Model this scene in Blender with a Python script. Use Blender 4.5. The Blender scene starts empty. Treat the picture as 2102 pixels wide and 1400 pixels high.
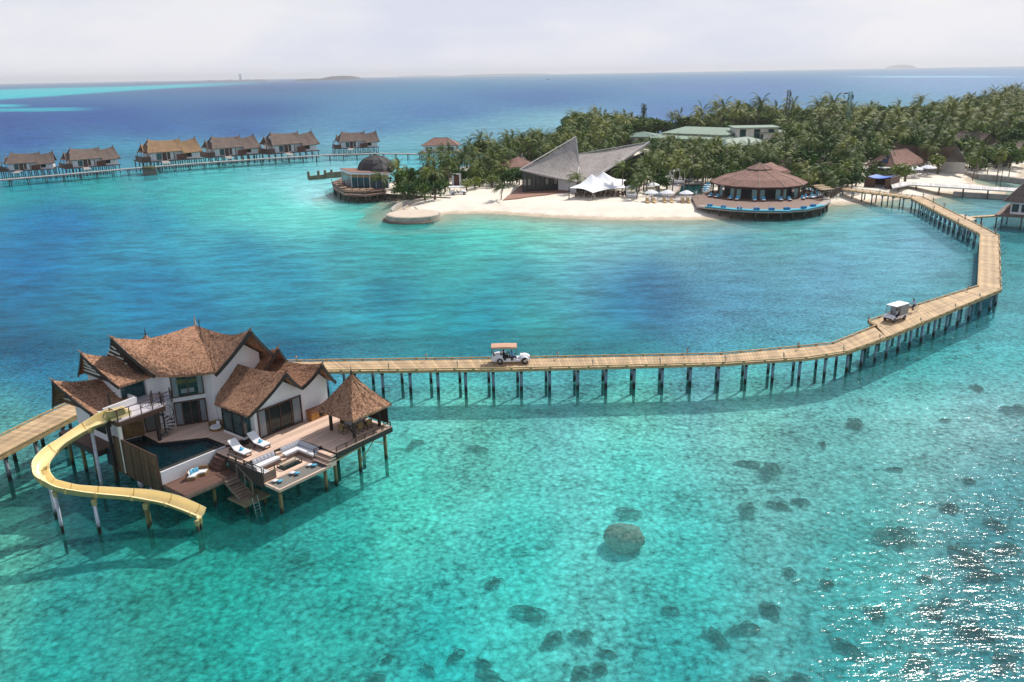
import bpy, bmesh, math, random
import numpy as np
from mathutils import Vector, Matrix
random.seed(7); rng = np.random.default_rng(11)
R = math.radians
SC = bpy.context.scene
COL = SC.collection

# ------------------------------------------------------------------ camera
CAMH = 31.0
ROLL = math.atan(36.5/2102); FPX = 1690.0
PITCH = math.atan(549*math.cos(ROLL)/FPX)
vf = np.array([0, math.cos(PITCH), -math.sin(PITCH)]); r0 = np.array([1., 0, 0]); u0 = np.cross(r0, vf)
vr = r0*math.cos(ROLL) - u0*math.sin(ROLL); vu = np.cross(vr, vf)
cam = bpy.data.cameras.new('camera'); camo = bpy.data.objects.new('camera', cam); COL.objects.link(camo)
M = Matrix([[vr[0], vu[0], -vf[0], 0], [vr[1], vu[1], -vf[1], 0], [vr[2], vu[2], -vf[2], CAMH], [0, 0, 0, 1]])
camo.matrix_world = M
cam.sensor_fit = 'HORIZONTAL'; cam.sensor_width = 36; cam.lens = FPX/2102*36
cam.clip_start = 1; cam.clip_end = 60000
SC.camera = camo

def proj(p):
    d = np.asarray(p, float) - np.array([0, 0, CAMH]); z = d @ vf
    return 1051+FPX*(d @ vr)/z, 700-FPX*(d @ vu)/z
def P(x, y, z=0.):                      # survey helper: where the ray of a photo point meets height z
    d = vf*FPX+vr*(x-1051)-vu*(y-700); t = (z-CAMH)/d[2]
    return Vector((d[0]*t, d[1]*t, z))
def up(B, py):                          # height of the point above B that shows at row py
    lo, hi = -5, 70
    for _ in range(40):
        m = (lo+hi)/2
        if proj((B[0], B[1], m))[1] > py: lo = m
        else: hi = m
    return m

# ------------------------------------------------------------------ light
SUN_AZ, SUN_EL = R(48), R(48)           # azimuth counted from +X towards +Y
sd = Vector((math.cos(SUN_AZ)*math.cos(SUN_EL), math.sin(SUN_AZ)*math.cos(SUN_EL), math.sin(SUN_EL)))
sun = bpy.data.lights.new('sun', 'SUN'); sun.energy = 4.2; sun.angle = R(0.53); sun.color = (1, .95, .87)
suno = bpy.data.objects.new('sun', sun); COL.objects.link(suno)
suno.rotation_euler = (-sd).to_track_quat('-Z', 'Y').to_euler(); suno.location = (40, 40, 120)
W = bpy.data.worlds.new('World'); SC.world = W; W.use_nodes = True
nt = W.node_tree; nt.nodes.clear()
def N(t, ty, **k):
    n = t.nodes.new(ty)
    for a, b in k.items():
        if a.startswith('i_'): n.inputs[a[2:].replace('_', ' ')].default_value = b
        else: setattr(n, a, b)
    return n
wo = N(nt, 'ShaderNodeOutputWorld'); bg = N(nt, 'ShaderNodeBackground')
sky = N(nt, 'ShaderNodeTexSky', sky_type='NISHITA', sun_disc=False, sun_elevation=SUN_EL, sun_rotation=R(90)-SUN_AZ,
        air_density=1.0, dust_density=2.5, ozone_density=1.0, altitude=0)
tc = N(nt, 'ShaderNodeTexCoord'); mp = N(nt, 'ShaderNodeMapping'); mp.inputs['Scale'].default_value = (1, 1, 3.2)
nz = N(nt, 'ShaderNodeTexNoise'); nz.inputs['Scale'].default_value = 2.6; nz.inputs['Detail'].default_value = 7; nz.inputs['Roughness'].default_value = .55
rp = N(nt, 'ShaderNodeValToRGB'); rp.color_ramp.elements[0].position = .40; rp.color_ramp.elements[1].position = .62
rp.color_ramp.elements[0].color = (7.1, 7.4, 8.8, 1); rp.color_ramp.elements[1].color = (8.7, 8.7, 9.2, 1)
sx = N(nt, 'ShaderNodeSeparateXYZ')
mr = N(nt, 'ShaderNodeMapRange'); mr.inputs['From Min'].default_value = 0.0; mr.inputs['From Max'].default_value = .75
mr.inputs['To Min'].default_value = .97; mr.inputs['To Max'].default_value = .2
mx = N(nt, 'ShaderNodeMix', data_type='RGBA')
nt.links.new(tc.outputs['Generated'], mp.inputs['Vector']); nt.links.new(mp.outputs[0], nz.inputs['Vector'])
nt.links.new(nz.outputs['Fac'], rp.inputs['Fac']); nt.links.new(tc.outputs['Generated'], sx.inputs[0])
nt.links.new(sx.outputs['Z'], mr.inputs['Value']); nt.links.new(mr.outputs[0], mx.inputs['Factor'])
nt.links.new(sky.outputs[0], mx.inputs['A']); nt.links.new(rp.outputs[0], mx.inputs['B'])
nt.links.new(mx.outputs['Result'], bg.inputs['Color']); bg.inputs['Strength'].default_value = .105
nt.links.new(bg.outputs[0], wo.inputs['Surface'])
SC.view_settings.view_transform = 'Standard'; SC.view_settings.look = 'None'
SC.view_settings.exposure = 0.0; SC.view_settings.gamma = 1
SC.view_settings.use_curve_mapping = False
SC.cycles.max_bounces = 8; SC.cycles.transparent_max_bounces = 12
SC.cycles.use_denoising = True
SC.cycles.volume_bounces = 0
SC.cycles.sample_clamp_indirect = 4

# ------------------------------------------------------------------ materials
MATS = {}
def srgb(r, g, b):
    f = lambda c: (c/255/12.92 if c/255 <= .04045 else ((c/255+.055)/1.055)**2.4)
    return (f(r), f(g), f(b))
def mat(name, col, rough=.7, var=.0, scale=3., col2=None, bump=0., bscale=None, metal=0., stripe=None, spec=.5, stretch=None,
        rand=0., trans=0.):
    """principled + noise mottling (+ board stripes along local X or Y)"""
    if name in MATS: return MATS[name]
    m = bpy.data.materials.new(name); m.use_nodes = True; t = m.node_tree
    b = t.nodes['Principled BSDF']; b.inputs['Roughness'].default_value = rough; b.inputs['Metallic'].default_value = metal
    b.inputs['Specular IOR Level'].default_value = spec
    c = (*col, 1); c2 = (*(col2 if col2 else [x*(1-var) for x in col]), 1)
    tcn = N(t, 'ShaderNodeTexCoord'); vec = tcn.outputs['Object']
    if stretch:
        mpn = N(t, 'ShaderNodeMapping'); mpn.inputs['Scale'].default_value = stretch
        t.links.new(vec, mpn.inputs[0]); vec = mpn.outputs[0]
    n = N(t, 'ShaderNodeTexNoise'); n.inputs['Scale'].default_value = scale; n.inputs['Detail'].default_value = 6
    n.inputs['Roughness'].default_value = .65
    t.links.new(vec, n.inputs['Vector'])
    r = N(t, 'ShaderNodeValToRGB'); r.color_ramp.elements[0].position = .33; r.color_ramp.elements[1].position = .67
    r.color_ramp.elements[0].color = c2; r.color_ramp.elements[1].color = c
    t.links.new(n.outputs['Fac'], r.inputs['Fac']); out = r.outputs[0]
    if rand:
        oi = N(t, 'ShaderNodeObjectInfo'); mrn = N(t, 'ShaderNodeMapRange')
        mrn.inputs['To Min'].default_value = 1-rand; mrn.inputs['To Max'].default_value = 1+rand
        t.links.new(oi.outputs['Random'], mrn.inputs['Value'])
        hs = N(t, 'ShaderNodeHueSaturation'); t.links.new(mrn.outputs[0], hs.inputs['Value']); t.links.new(out, hs.inputs['Color'])
        mh = N(t, 'ShaderNodeMapRange'); mh.inputs['To Min'].default_value = .5+rand*.07; mh.inputs['To Max'].default_value = .5-rand*.09
        t.links.new(oi.outputs['Random'], mh.inputs['Value']); t.links.new(mh.outputs[0], hs.inputs['Hue'])
        out = hs.outputs[0]
    if stripe:                                  # (axis, width, darkness, colour jitter)
        ax, w, dk, jit = stripe
        s2 = N(t, 'ShaderNodeSeparateXYZ'); t.links.new(tcn.outputs['Object'], s2.inputs[0])
        dv = N(t, 'ShaderNodeMath', operation='DIVIDE'); dv.inputs[1].default_value = w; t.links.new(s2.outputs[ax], dv.inputs[0])
        fr = N(t, 'ShaderNodeMath', operation='FRACT'); t.links.new(dv.outputs[0], fr.inputs[0])
        lt = N(t, 'ShaderNodeMath', operation='LESS_THAN'); lt.inputs[1].default_value = .12; t.links.new(fr.outputs[0], lt.inputs[0])
        fl = N(t, 'ShaderNodeMath', operation='FLOOR'); t.links.new(dv.outputs[0], fl.inputs[0])
        wn = N(t, 'ShaderNodeTexWhiteNoise', noise_dimensions='1D'); t.links.new(fl.outputs[0], wn.inputs['W'])
        m1 = N(t, 'ShaderNodeMapRange'); m1.inputs['To Min'].default_value = 1-jit; m1.inputs['To Max'].default_value = 1+jit
        t.links.new(wn.outputs['Value'], m1.inputs['Value'])
        m2 = N(t, 'ShaderNodeMath', operation='MULTIPLY_ADD'); m2.inputs[1].default_value = -dk; m2.inputs[2].default_value = 1
        t.links.new(lt.outputs[0], m2.inputs[0])
        m3 = N(t, 'ShaderNodeMath', operation='MULTIPLY'); t.links.new(m1.outputs[0], m3.inputs[0]); t.links.new(m2.outputs[0], m3.inputs[1])
        vm = N(t, 'ShaderNodeVectorMath', operation='SCALE'); t.links.new(out, vm.inputs[0]); t.links.new(m3.outputs[0], vm.inputs['Scale'])
        out = vm.outputs[0]
    t.links.new(out, b.inputs['Base Color'])
    if bump:
        n2 = N(t, 'ShaderNodeTexNoise'); n2.inputs['Scale'].default_value = bscale or scale*3; n2.inputs['Detail'].default_value = 4
        t.links.new(vec, n2.inputs['Vector'])
        bp = N(t, 'ShaderNodeBump'); bp.inputs['Strength'].default_value = bump; bp.inputs['Distance'].default_value = .05
        t.links.new(n2.outputs['Fac'], bp.inputs['Height']); t.links.new(bp.outputs[0], b.inputs['Normal'])
    if trans:
        tl = N(t, 'ShaderNodeBsdfTranslucent'); t.links.new(out, tl.inputs['Color'])
        ms = N(t, 'ShaderNodeMixShader'); ms.inputs[0].default_value = trans
        t.links.new(b.outputs[0], ms.inputs[1]); t.links.new(tl.outputs[0], ms.inputs[2])
        t.links.new(ms.outputs[0], t.nodes['Material Output'].inputs['Surface'])
    MATS[name] = m; return m

def thatch(name, dark, light, bump=1.):
    if name in MATS: return MATS[name]
    m = bpy.data.materials.new(name); m.use_nodes = True; t = m.node_tree; b = t.nodes['Principled BSDF']
    b.inputs['Roughness'].default_value = .95; b.inputs['Specular IOR Level'].default_value = .15
    tcn = N(t, 'ShaderNodeTexCoord')
    vo = N(t, 'ShaderNodeTexVoronoi'); vo.inputs['Scale'].default_value = 8; vo.inputs['Randomness'].default_value = 1
    n = N(t, 'ShaderNodeTexNoise'); n.inputs['Scale'].default_value = 15; n.inputs['Detail'].default_value = 5; n.inputs['Roughness'].default_value = .7
    n3 = N(t, 'ShaderNodeTexNoise'); n3.inputs['Scale'].default_value = .45; n3.inputs['Detail'].default_value = 3
    for q in (vo, n, n3): t.links.new(tcn.outputs['Object'], q.inputs['Vector'])
    sp = N(t, 'ShaderNodeSeparateColor'); t.links.new(vo.outputs['Color'], sp.inputs[0])
    a1 = N(t, 'ShaderNodeMath', operation='MULTIPLY_ADD'); a1.inputs[1].default_value = .34; t.links.new(sp.outputs[0], a1.inputs[0])
    t.links.new(n.outputs['Fac'], a1.inputs[2])
    a2 = N(t, 'ShaderNodeMath', operation='MULTIPLY_ADD'); a2.inputs[1].default_value = .35; t.links.new(n3.outputs['Fac'], a2.inputs[0])
    t.links.new(a1.outputs[0], a2.inputs[2])
    r = N(t, 'ShaderNodeValToRGB'); r.color_ramp.elements[0].position = .55; r.color_ramp.elements[1].position = 1.1
    r.color_ramp.elements[0].position = .58; r.color_ramp.elements[1].position = 1.0
    r.color_ramp.elements[0].color = (*dark, 1); r.color_ramp.elements[1].color = (*light, 1)
    t.links.new(a2.outputs[0], r.inputs['Fac']); t.links.new(r.outputs[0], b.inputs['Base Color'])
    bp = N(t, 'ShaderNodeBump'); bp.inputs['Strength'].default_value = bump*.7; bp.inputs['Distance'].default_value = .06
    t.links.new(a1.outputs[0], bp.inputs['Height']); t.links.new(bp.outputs[0], b.inputs['Normal'])
    MATS[name] = m; return m

def glass(name, col, tr=.35, rough=.03):
    if name in MATS: return MATS[name]
    m = bpy.data.materials.new(name); m.use_nodes = True; t = m.node_tree; b = t.nodes['Principled BSDF']
    b.inputs['Base Color'].default_value = (*col, 1); b.inputs['Roughness'].default_value = rough
    b.inputs['Specular IOR Level'].default_value = 1
    tr_ = N(t, 'ShaderNodeBsdfTransparent'); ms = N(t, 'ShaderNodeMixShader'); ms.inputs[0].default_value = tr
    t.links.new(b.outputs[0], ms.inputs[1]); t.links.new(tr_.outputs[0], ms.inputs[2])
    t.links.new(ms.outputs[0], t.nodes['Material Output'].inputs['Surface'])
    MATS[name] = m; return m

THATCH = thatch('brown_thatch', (.095, .044, .027), (.48, .27, .17))
THATCHG = thatch('grey_thatch', (.06, .046, .04), (.235, .18, .155), .7)
THATCHY = thatch('golden_thatch', (.12, .072, .042), (.38, .25, .145), .7)
SHINGLE = thatch('grey_shingle', (.17, .15, .14), (.46, .42, .40), .8)
SHINGLEB = thatch('brown_shingle', (.12, .062, .05), (.38, .235, .195), .8)
DOMEM = mat('dark_dome_shingle', (.07, .065, .065), .8, .4, 4, bump=.5)
WHITE = mat('white_render', (.80, .79, .80), .8, .10, .8)
WHITE2 = mat('cream_render', (.72, .69, .62), .8, .15, .8)
DARK = mat('dark_timber', (.035, .024, .02), .6, .4, 5)
BROWN = mat('brown_timber', (.11, .05, .032), .55, .4, 6)
DECK = mat('weathered_deck', (.80, .57, .44), .75, .25, 1.2, stretch=(.25, 3, 1), stripe=(1, .14, .4, .2))
DECKD = mat('dark_deck', (.17, .085, .06), .6, .3, 1.5, stretch=(.25, 3, 1), stripe=(1, .14, .5, .2))
CLAD = mat('cladding', (.26, .18, .14), .7, .35, 2, stripe=(2, .12, .6, .15))
CLADD = mat('dark_cladding', (.05, .04, .036), .7, .35, 2, stripe=(2, .12, .6, .15))
JRAIL = mat('jetty_kerb', (.50, .36, .17), .75, .45, 2)
PILE = mat('painted_pile', (.16, .22, .26), .7, .35, 2)
PILEM = mat('mossy_pile', (.15, .14, .05), .85, .6, 4)
PILEW = mat('weed_band', (.02, .022, .012), .9, .5, 5)
GALV = mat('slide_pole', (.36, .38, .45), .5, .2, 2)
STONE = mat('dark_pool_stone', (.045, .043, .04), .5, .5, 6)
CONC = mat('pale_concrete', (.50, .47, .42), .85, .35, 1.5, bump=.4)
SAND = mat('sand', (.86, .78, .66), .95, .10, .25, bump=.35, bscale=3)
_t = SAND.node_tree; _b = _t.nodes['Principled BSDF']; _src = _b.inputs['Base Color'].links[0].from_socket          # wet band and trampled patches
_g = N(_t, 'ShaderNodeNewGeometry'); _s = N(_t, 'ShaderNodeSeparateXYZ'); _t.links.new(_g.outputs['Position'], _s.inputs[0])
_n = N(_t, 'ShaderNodeTexNoise'); _n.inputs['Scale'].default_value = .35; _n.inputs['Detail'].default_value = 7; _n.inputs['Roughness'].default_value = .7; _t.links.new(_g.outputs['Position'], _n.inputs['Vector'])
_a = N(_t, 'ShaderNodeMath', operation='MULTIPLY_ADD'); _a.inputs[1].default_value = .5; _t.links.new(_n.outputs['Fac'], _a.inputs[0]); _t.links.new(_s.outputs['Z'], _a.inputs[2])
_r = N(_t, 'ShaderNodeValToRGB'); _r.color_ramp.elements[0].position = .38; _r.color_ramp.elements[0].color = (.66, .60, .52, 1); _r.color_ramp.elements[1].position = .62; _r.color_ramp.elements[1].color = (1, 1, 1, 1)
_t.links.new(_a.outputs[0], _r.inputs['Fac']); _r2 = N(_t, 'ShaderNodeValToRGB'); _r2.color_ramp.elements[0].position = .35; _r2.color_ramp.elements[0].color = (.88, .87, .86, 1); _r2.color_ramp.elements[1].position = .6; _r2.color_ramp.elements[1].color = (1, 1, 1, 1)
_t.links.new(_n.outputs['Fac'], _r2.inputs['Fac']); _m1 = N(_t, 'ShaderNodeMix', data_type='RGBA', blend_type='MULTIPLY'); _m1.inputs['Factor'].default_value = 1; _t.links.new(_src, _m1.inputs['A']); _t.links.new(_r.outputs[0], _m1.inputs['B'])
_m2 = N(_t, 'ShaderNodeMix', data_type='RGBA', blend_type='MULTIPLY'); _m2.inputs['Factor'].default_value = 1; _t.links.new(_m1.outputs['Result'], _m2.inputs['A']); _t.links.new(_r2.outputs[0], _m2.inputs['B']); _t.links.new(_m2.outputs['Result'], _b.inputs['Base Color'])
CUSH = mat('white_cushion', (.78, .78, .80), .9, .08, 5)
BLUEC = mat('blue_cushion', (.12, .46, .66), .9, .15, 6)
TURQ = mat('turquoise_mat', (.07, .42, .56), .9, .15, 4)
RATTAN = mat('rattan', (.30, .18, .07), .8, .4, 14)
TEAK = mat('teak', (.40, .17, .05), .5, .3, 5)
YELLOW = mat('slide_fibreglass', (1.0, .82, .42), .35, .05, 1)
YELLOWB = mat('slide_underside', (.42, .36, .16), .5, .2, 1.5)
CURT = mat('curtain', (.80, .86, .92), .9, .25, 9, stretch=(6, 6, .15))
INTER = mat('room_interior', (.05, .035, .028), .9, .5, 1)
BLACK = mat('black_metal', (.015, .014, .014), .45)
STEEL = mat('steel', (.45, .45, .45), .35, metal=.6)
GLASS = glass('window_glass', (.01, .04, .045), .72)
TEALG = glass('teal_glass', (.015, .08, .09), .35)
WHITEP = mat('white_paint', (.80, .81, .84), .35)
TYRE = mat('tyre', (.02, .02, .02), .85)
GREENR = mat('green_sheet_roof', (.20, .30, .22), .6, .2, .4, stripe=(0, .8, .15, .05))
GREEND = mat('dark_green_sheet_roof', (.10, .19, .15), .6, .2, .4, stripe=(0, .8, .15, .05))
FABW = mat('white_fabric', (.84, .85, .88), .8, .05, 1)
SKIN = mat('skin', (.25, .13, .08), .6); HAIR = mat('black_hair', (.01, .009, .008), .6)
CLB = mat('blue_shirt', (.12, .28, .55), .9); CLW = mat('white_shirt', (.68, .70, .78), .9); CLK = mat('black_clothes', (.02, .02, .03), .9)
CLY = mat('yellow_shirt', (.75, .42, .03), .9); NAVY = mat('navy_trousers', (.02, .03, .08), .9)

# ------------------------------------------------------------------ object helpers
def tag(o, label=None, cat=None, group=None, kind=None):
    if label: o['label'] = label
    if cat: o['category'] = cat
    if group: o['group'] = group
    if kind: o['kind'] = kind
    return o
def thing(name, label, cat, loc=(0, 0, 0), rz=0., group=None):
    o = bpy.data.objects.new(name, None); COL.objects.link(o); o.location = loc; o.rotation_euler = (0, 0, rz)
    o.empty_display_size = .3
    return tag(o, label, cat, group)
def copy_tree(o, parent=None):
    c = o.copy(); COL.objects.link(c)
    if parent: c.parent = parent
    for ch in KIDS.get(o.name, []):
        copy_tree(ch, c)
    if o.name in KIDS: KIDS[c.name] = [x for x in KIDS.get(c.name, [])]
    if parent: KIDS.setdefault(parent.name, []).append(c)
    return c
KIDS = {}
def dup(o, loc, rz, label=None, sc=None):
    c = copy_tree(o); c.location = loc; c.rotation_euler = (0, 0, rz)
    if label: c['label'] = label
    if sc: c.scale = (sc, sc, sc)
    return c
class MB:
    def __init__(s): s.v = []; s.f = []; s.mi = []; s.uv = None
    def add(s, vs, fs, mi=0):
        k = len(s.v); s.v += [tuple(x) for x in vs]; s.f += [tuple(i+k for i in q) for q in fs]; s.mi += [mi]*len(fs); return s
    def box(s, c, d, rz=0., mi=0):
        x, y, z = d[0]/2, d[1]/2, d[2]/2; cs, sn = math.cos(rz), math.sin(rz)
        vs = [(c[0]+a*cs-b*sn, c[1]+a*sn+b*cs, c[2]+e) for e in (-z, z) for a, b in ((-x, -y), (x, -y), (x, y), (-x, y))]
        return s.add(vs, [(0, 3, 2, 1), (4, 5, 6, 7), (0, 1, 5, 4), (1, 2, 6, 5), (2, 3, 7, 6), (3, 0, 4, 7)], mi)
    def bb(s, x0, x1, y0, y1, z0, z1, mi=0):
        return s.box(((x0+x1)/2, (y0+y1)/2, (z0+z1)/2), (x1-x0, y1-y0, z1-z0), 0, mi)
    def beam(s, p, q, w, h, mi=0):
        p = Vector(p); q = Vector(q); d = (q-p).normalized()
        sd_ = d.cross(Vector((0, 0, 1)))
        if sd_.length < .01: sd_ = Vector((1, 0, 0))
        sd_.normalize(); up_ = sd_.cross(d)
        vs = [e+sd_*a*w/2+up_*b*h/2 for e in (p, q) for a, b in ((-1, -1), (1, -1), (1, 1), (-1, 1))]
        return s.add(vs, [(0, 3, 2, 1), (4, 5, 6, 7), (0, 1, 5, 4), (1, 2, 6, 5), (2, 3, 7, 6), (3, 0, 4, 7)], mi)
    def prism(s, poly, z0, z1, mi=0):
        n = len(poly); a = sum(poly[i][0]*poly[(i+1) % n][1]-poly[(i+1) % n][0]*poly[i][1] for i in range(n))
        if a < 0: poly = poly[::-1]
        vs = [(p[0], p[1], z0) for p in poly]+[(p[0], p[1], z1) for p in poly]
        return s.add(vs, [tuple(range(n))[::-1], tuple(range(n, 2*n))]+[(i, (i+1) % n, n+(i+1) % n, n+i) for i in range(n)], mi)
    def extr(s, pts, d, mi=0):               # planar polygon (3D) extruded by vector d
        n = len(pts); d = Vector(d); vs = [Vector(p) for p in pts]+[Vector(p)+d for p in pts]
        nn = Vector((0, 0, 0))
        for i in range(n): nn += Vector(pts[i]).cross(Vector(pts[(i+1) % n]))
        fs = [tuple(range(n))[::-1], tuple(range(n, 2*n))]+[(i, (i+1) % n, n+(i+1) % n, n+i) for i in range(n)]
        if nn.dot(d) < 0: fs = [q[::-1] for q in fs]
        return s.add(vs, fs, mi)
    def cyl(s, p, q, r0, r1=None, n=8, mi=0):
        p = Vector(p); q = Vector(q); r1 = r0 if r1 is None else r1; d = (q-p).normalized()
        a = d.cross(Vector((0, 0, 1)));
        if a.length < .01: a = Vector((1, 0, 0))
        a.normalize(); b = d.cross(a)
        vs = [p+(a*math.cos(t)+b*math.sin(t))*r0 for t in [2*math.pi*i/n for i in range(n)]] + \
             [q+(a*math.cos(t)+b*math.sin(t))*r1 for t in [2*math.pi*i/n for i in range(n)]]
        return s.add(vs, [tuple(range(n)), tuple(range(n, 2*n))[::-1]]+[(i, n+i, n+(i+1) % n, (i+1) % n) for i in range(n)], mi)
    def tube(s, pts, r, n=6, mi=0):
        for i in range(len(pts)-1): s.cyl(pts[i], pts[i+1], r, r, n, mi)
        return s
    def lathe(s, prof, c=(0, 0, 0), n=16, mi=0, ang=2*math.pi):
        k = len(prof); full = abs(ang-2*math.pi) < 1e-6; m = n if full else n+1
        vs = [(c[0]+r*math.cos(ang*i/n), c[1]+r*math.sin(ang*i/n), c[2]+z) for i in range(m) for r, z in prof]
        fs = [(i*k+j, ((i+1) % m)*k+j, ((i+1) % m)*k+j+1, i*k+j+1) for i in range(n) for j in range(k-1)]
        return s.add(vs, fs, mi)
    def grid(s, rows, mi=0, flip=False):     # rows of equal-length point lists
        n = len(rows[0]); vs = [p for r_ in rows for p in r_]
        fs = [(i*n+j, i*n+j+1, (i+1)*n+j+1, (i+1)*n+j) for i in range(len(rows)-1) for j in range(n-1)]
        if flip: fs = [q[::-1] for q in fs]
        return s.add(vs, fs, mi)
    def slab(s, rows, th, mi=0):             # thick sheet
        n = len(rows[0]); m = len(rows); top_ = [Vector(p) for r_ in rows for p in r_]; bot = [p-Vector((0, 0, th)) for p in top_]
        k = n*m; fs = []
        for i in range(m-1):
            for j in range(n-1):
                q = (i*n+j, i*n+j+1, (i+1)*n+j+1, (i+1)*n+j); fs += [q, tuple(k+x for x in q[::-1])]
        ring = [(0, j) for j in range(n)]+[(i, n-1) for i in range(1, m)]+[(m-1, j) for j in range(n-2, -1, -1)]+[(i, 0) for i in range(m-2, 0, -1)]
        ids = [a*n+b for a, b in ring]
        for i in range(len(ids)):
            a, b = ids[i], ids[(i+1) % len(ids)]; fs.append((b, a, k+a, k+b))
        return s.add(top_+bot, fs, mi)
    def build(s, name, mats, parent=None, smooth=False, label=None):
        me = bpy.data.meshes.new(name); me.from_pydata(s.v, [], s.f)
        if not isinstance(mats, (list, tuple)): mats = [mats]
        for m in mats: me.materials.append(m)
        if len(mats) > 1: me.polygons.foreach_set('material_index', s.mi)
        if smooth: me.polygons.foreach_set('use_smooth', [True]*len(me.polygons))
        me.update()
        o = bpy.data.objects.new(name, me); COL.objects.link(o)
        if parent: o.parent = parent; KIDS.setdefault(parent.name, []).append(o)
        if label: o['label'] = label
        return o
ORD = ['first', 'second', 'third', 'fourth', 'fifth', 'sixth', 'seventh', 'eighth', 'ninth', 'tenth', 'eleventh', 'twelfth',
       'thirteenth', 'fourteenth', 'fifteenth', 'sixteenth', 'seventeenth', 'eighteenth', 'nineteenth', 'twentieth']
def lerp(a, b, t): return tuple(a[i]+(b[i]-a[i])*t for i in range(len(a)))
def curve(pts, n):                            # smooth resampling through points
    pts = [Vector(p) for p in pts]; out = []
    m = len(pts)-1
    for k in range(n+1):
        t = k/n*m; i = min(int(t), m-1); t -= i
        p1, p2 = pts[i], pts[i+1]; p0 = pts[i-1] if i > 0 else p1*2-p2; p3 = pts[i+2] if i+2 <= m else p2*2-p1
        out.append(.5*((2*p1)+(p2-p0)*t+(2*p0-5*p1+4*p2-p3)*t*t+(3*p1-p0-3*p2+p3)*t**3))
    return out
def slope(mb, top_pts, bot_pts, n=14, m=9, sag=.25, th=.2, jag=.035, mi=0):
    """thatched slope between a ridge curve and an eave curve"""
    T = curve(top_pts, n); B = curve(bot_pts, n); rows = []
    for i in range(m+1):
        t = i/m; r_ = []
        for j in range(n+1):
            p = T[j].lerp(B[j], t); p.z -= sag*4*t*(1-t)
            if 0 < i: p += Vector((random.uniform(-1, 1)*jag, random.uniform(-1, 1)*jag, random.uniform(-1, 1)*jag*.8))
            r_.append(p)
        rows.append(r_)
    a = (rows[-1][0]-rows[0][0]).cross(rows[0][-1]-rows[0][0])
    if a.z < 0: rows = rows[::-1]
    # orient so that the top faces up
    q = (rows[0][1]-rows[0][0]).cross(rows[1][0]-rows[0][0])
    if q.z < 0: rows = rows[::-1]
    mb.slab(rows, th, mi)

# ------------------------------------------------------------------ island outline (world metres)
WL = [(-47, 232), (-43, 222), (-36, 217), (-31, 214.5), (-27, 205), (-27.5, 197), (-27, 190), (-23, 184), (-17, 184.5), (-15, 192), (-5, 192), (8, 185), (21, 180),
      (39, 178), (47, 179), (55, 181), (66, 187), (75, 194), (87, 198), (97, 203), (103, 201), (109, 207), (112, 211), (122, 204),
      (131, 216), (129, 228), (133, 238), (143, 234), (150, 240), (158, 252), (167, 268), (180, 272), (215, 262), (290, 275), (420, 330), (560, 400), (800, 560),
      (1000, 900), (700, 960), (470, 800), (290, 570), (222, 500), (150, 540), (85, 430), (40, 500), (12, 400), (0, 318), (-20, 290), (-30, 262), (-44, 246)]
WLa = np.array(WL, float)
def sdist(px, py, poly):
    """signed distance, positive inside"""
    px = np.asarray(px, float); py = np.asarray(py, float); d = np.full(px.shape, 1e9); ins = np.zeros(px.shape, bool)
    n = len(poly)
    for i in range(n):
        ax, ay = poly[i]; bx, by = poly[(i+1) % n]
        ex, ey = bx-ax, by-ay; t = np.clip(((px-ax)*ex+(py-ay)*ey)/(ex*ex+ey*ey), 0, 1)
        d = np.minimum(d, np.hypot(px-ax-t*ex, py-ay-t*ey))
        c = ((ay > py) != (by > py)); xi = (bx-ax)*(py-ay)/((by-ay) if by != ay else 1e-9)+ax
        ins ^= c & (px < xi)
    return np.where(ins, d, -d)

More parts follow.
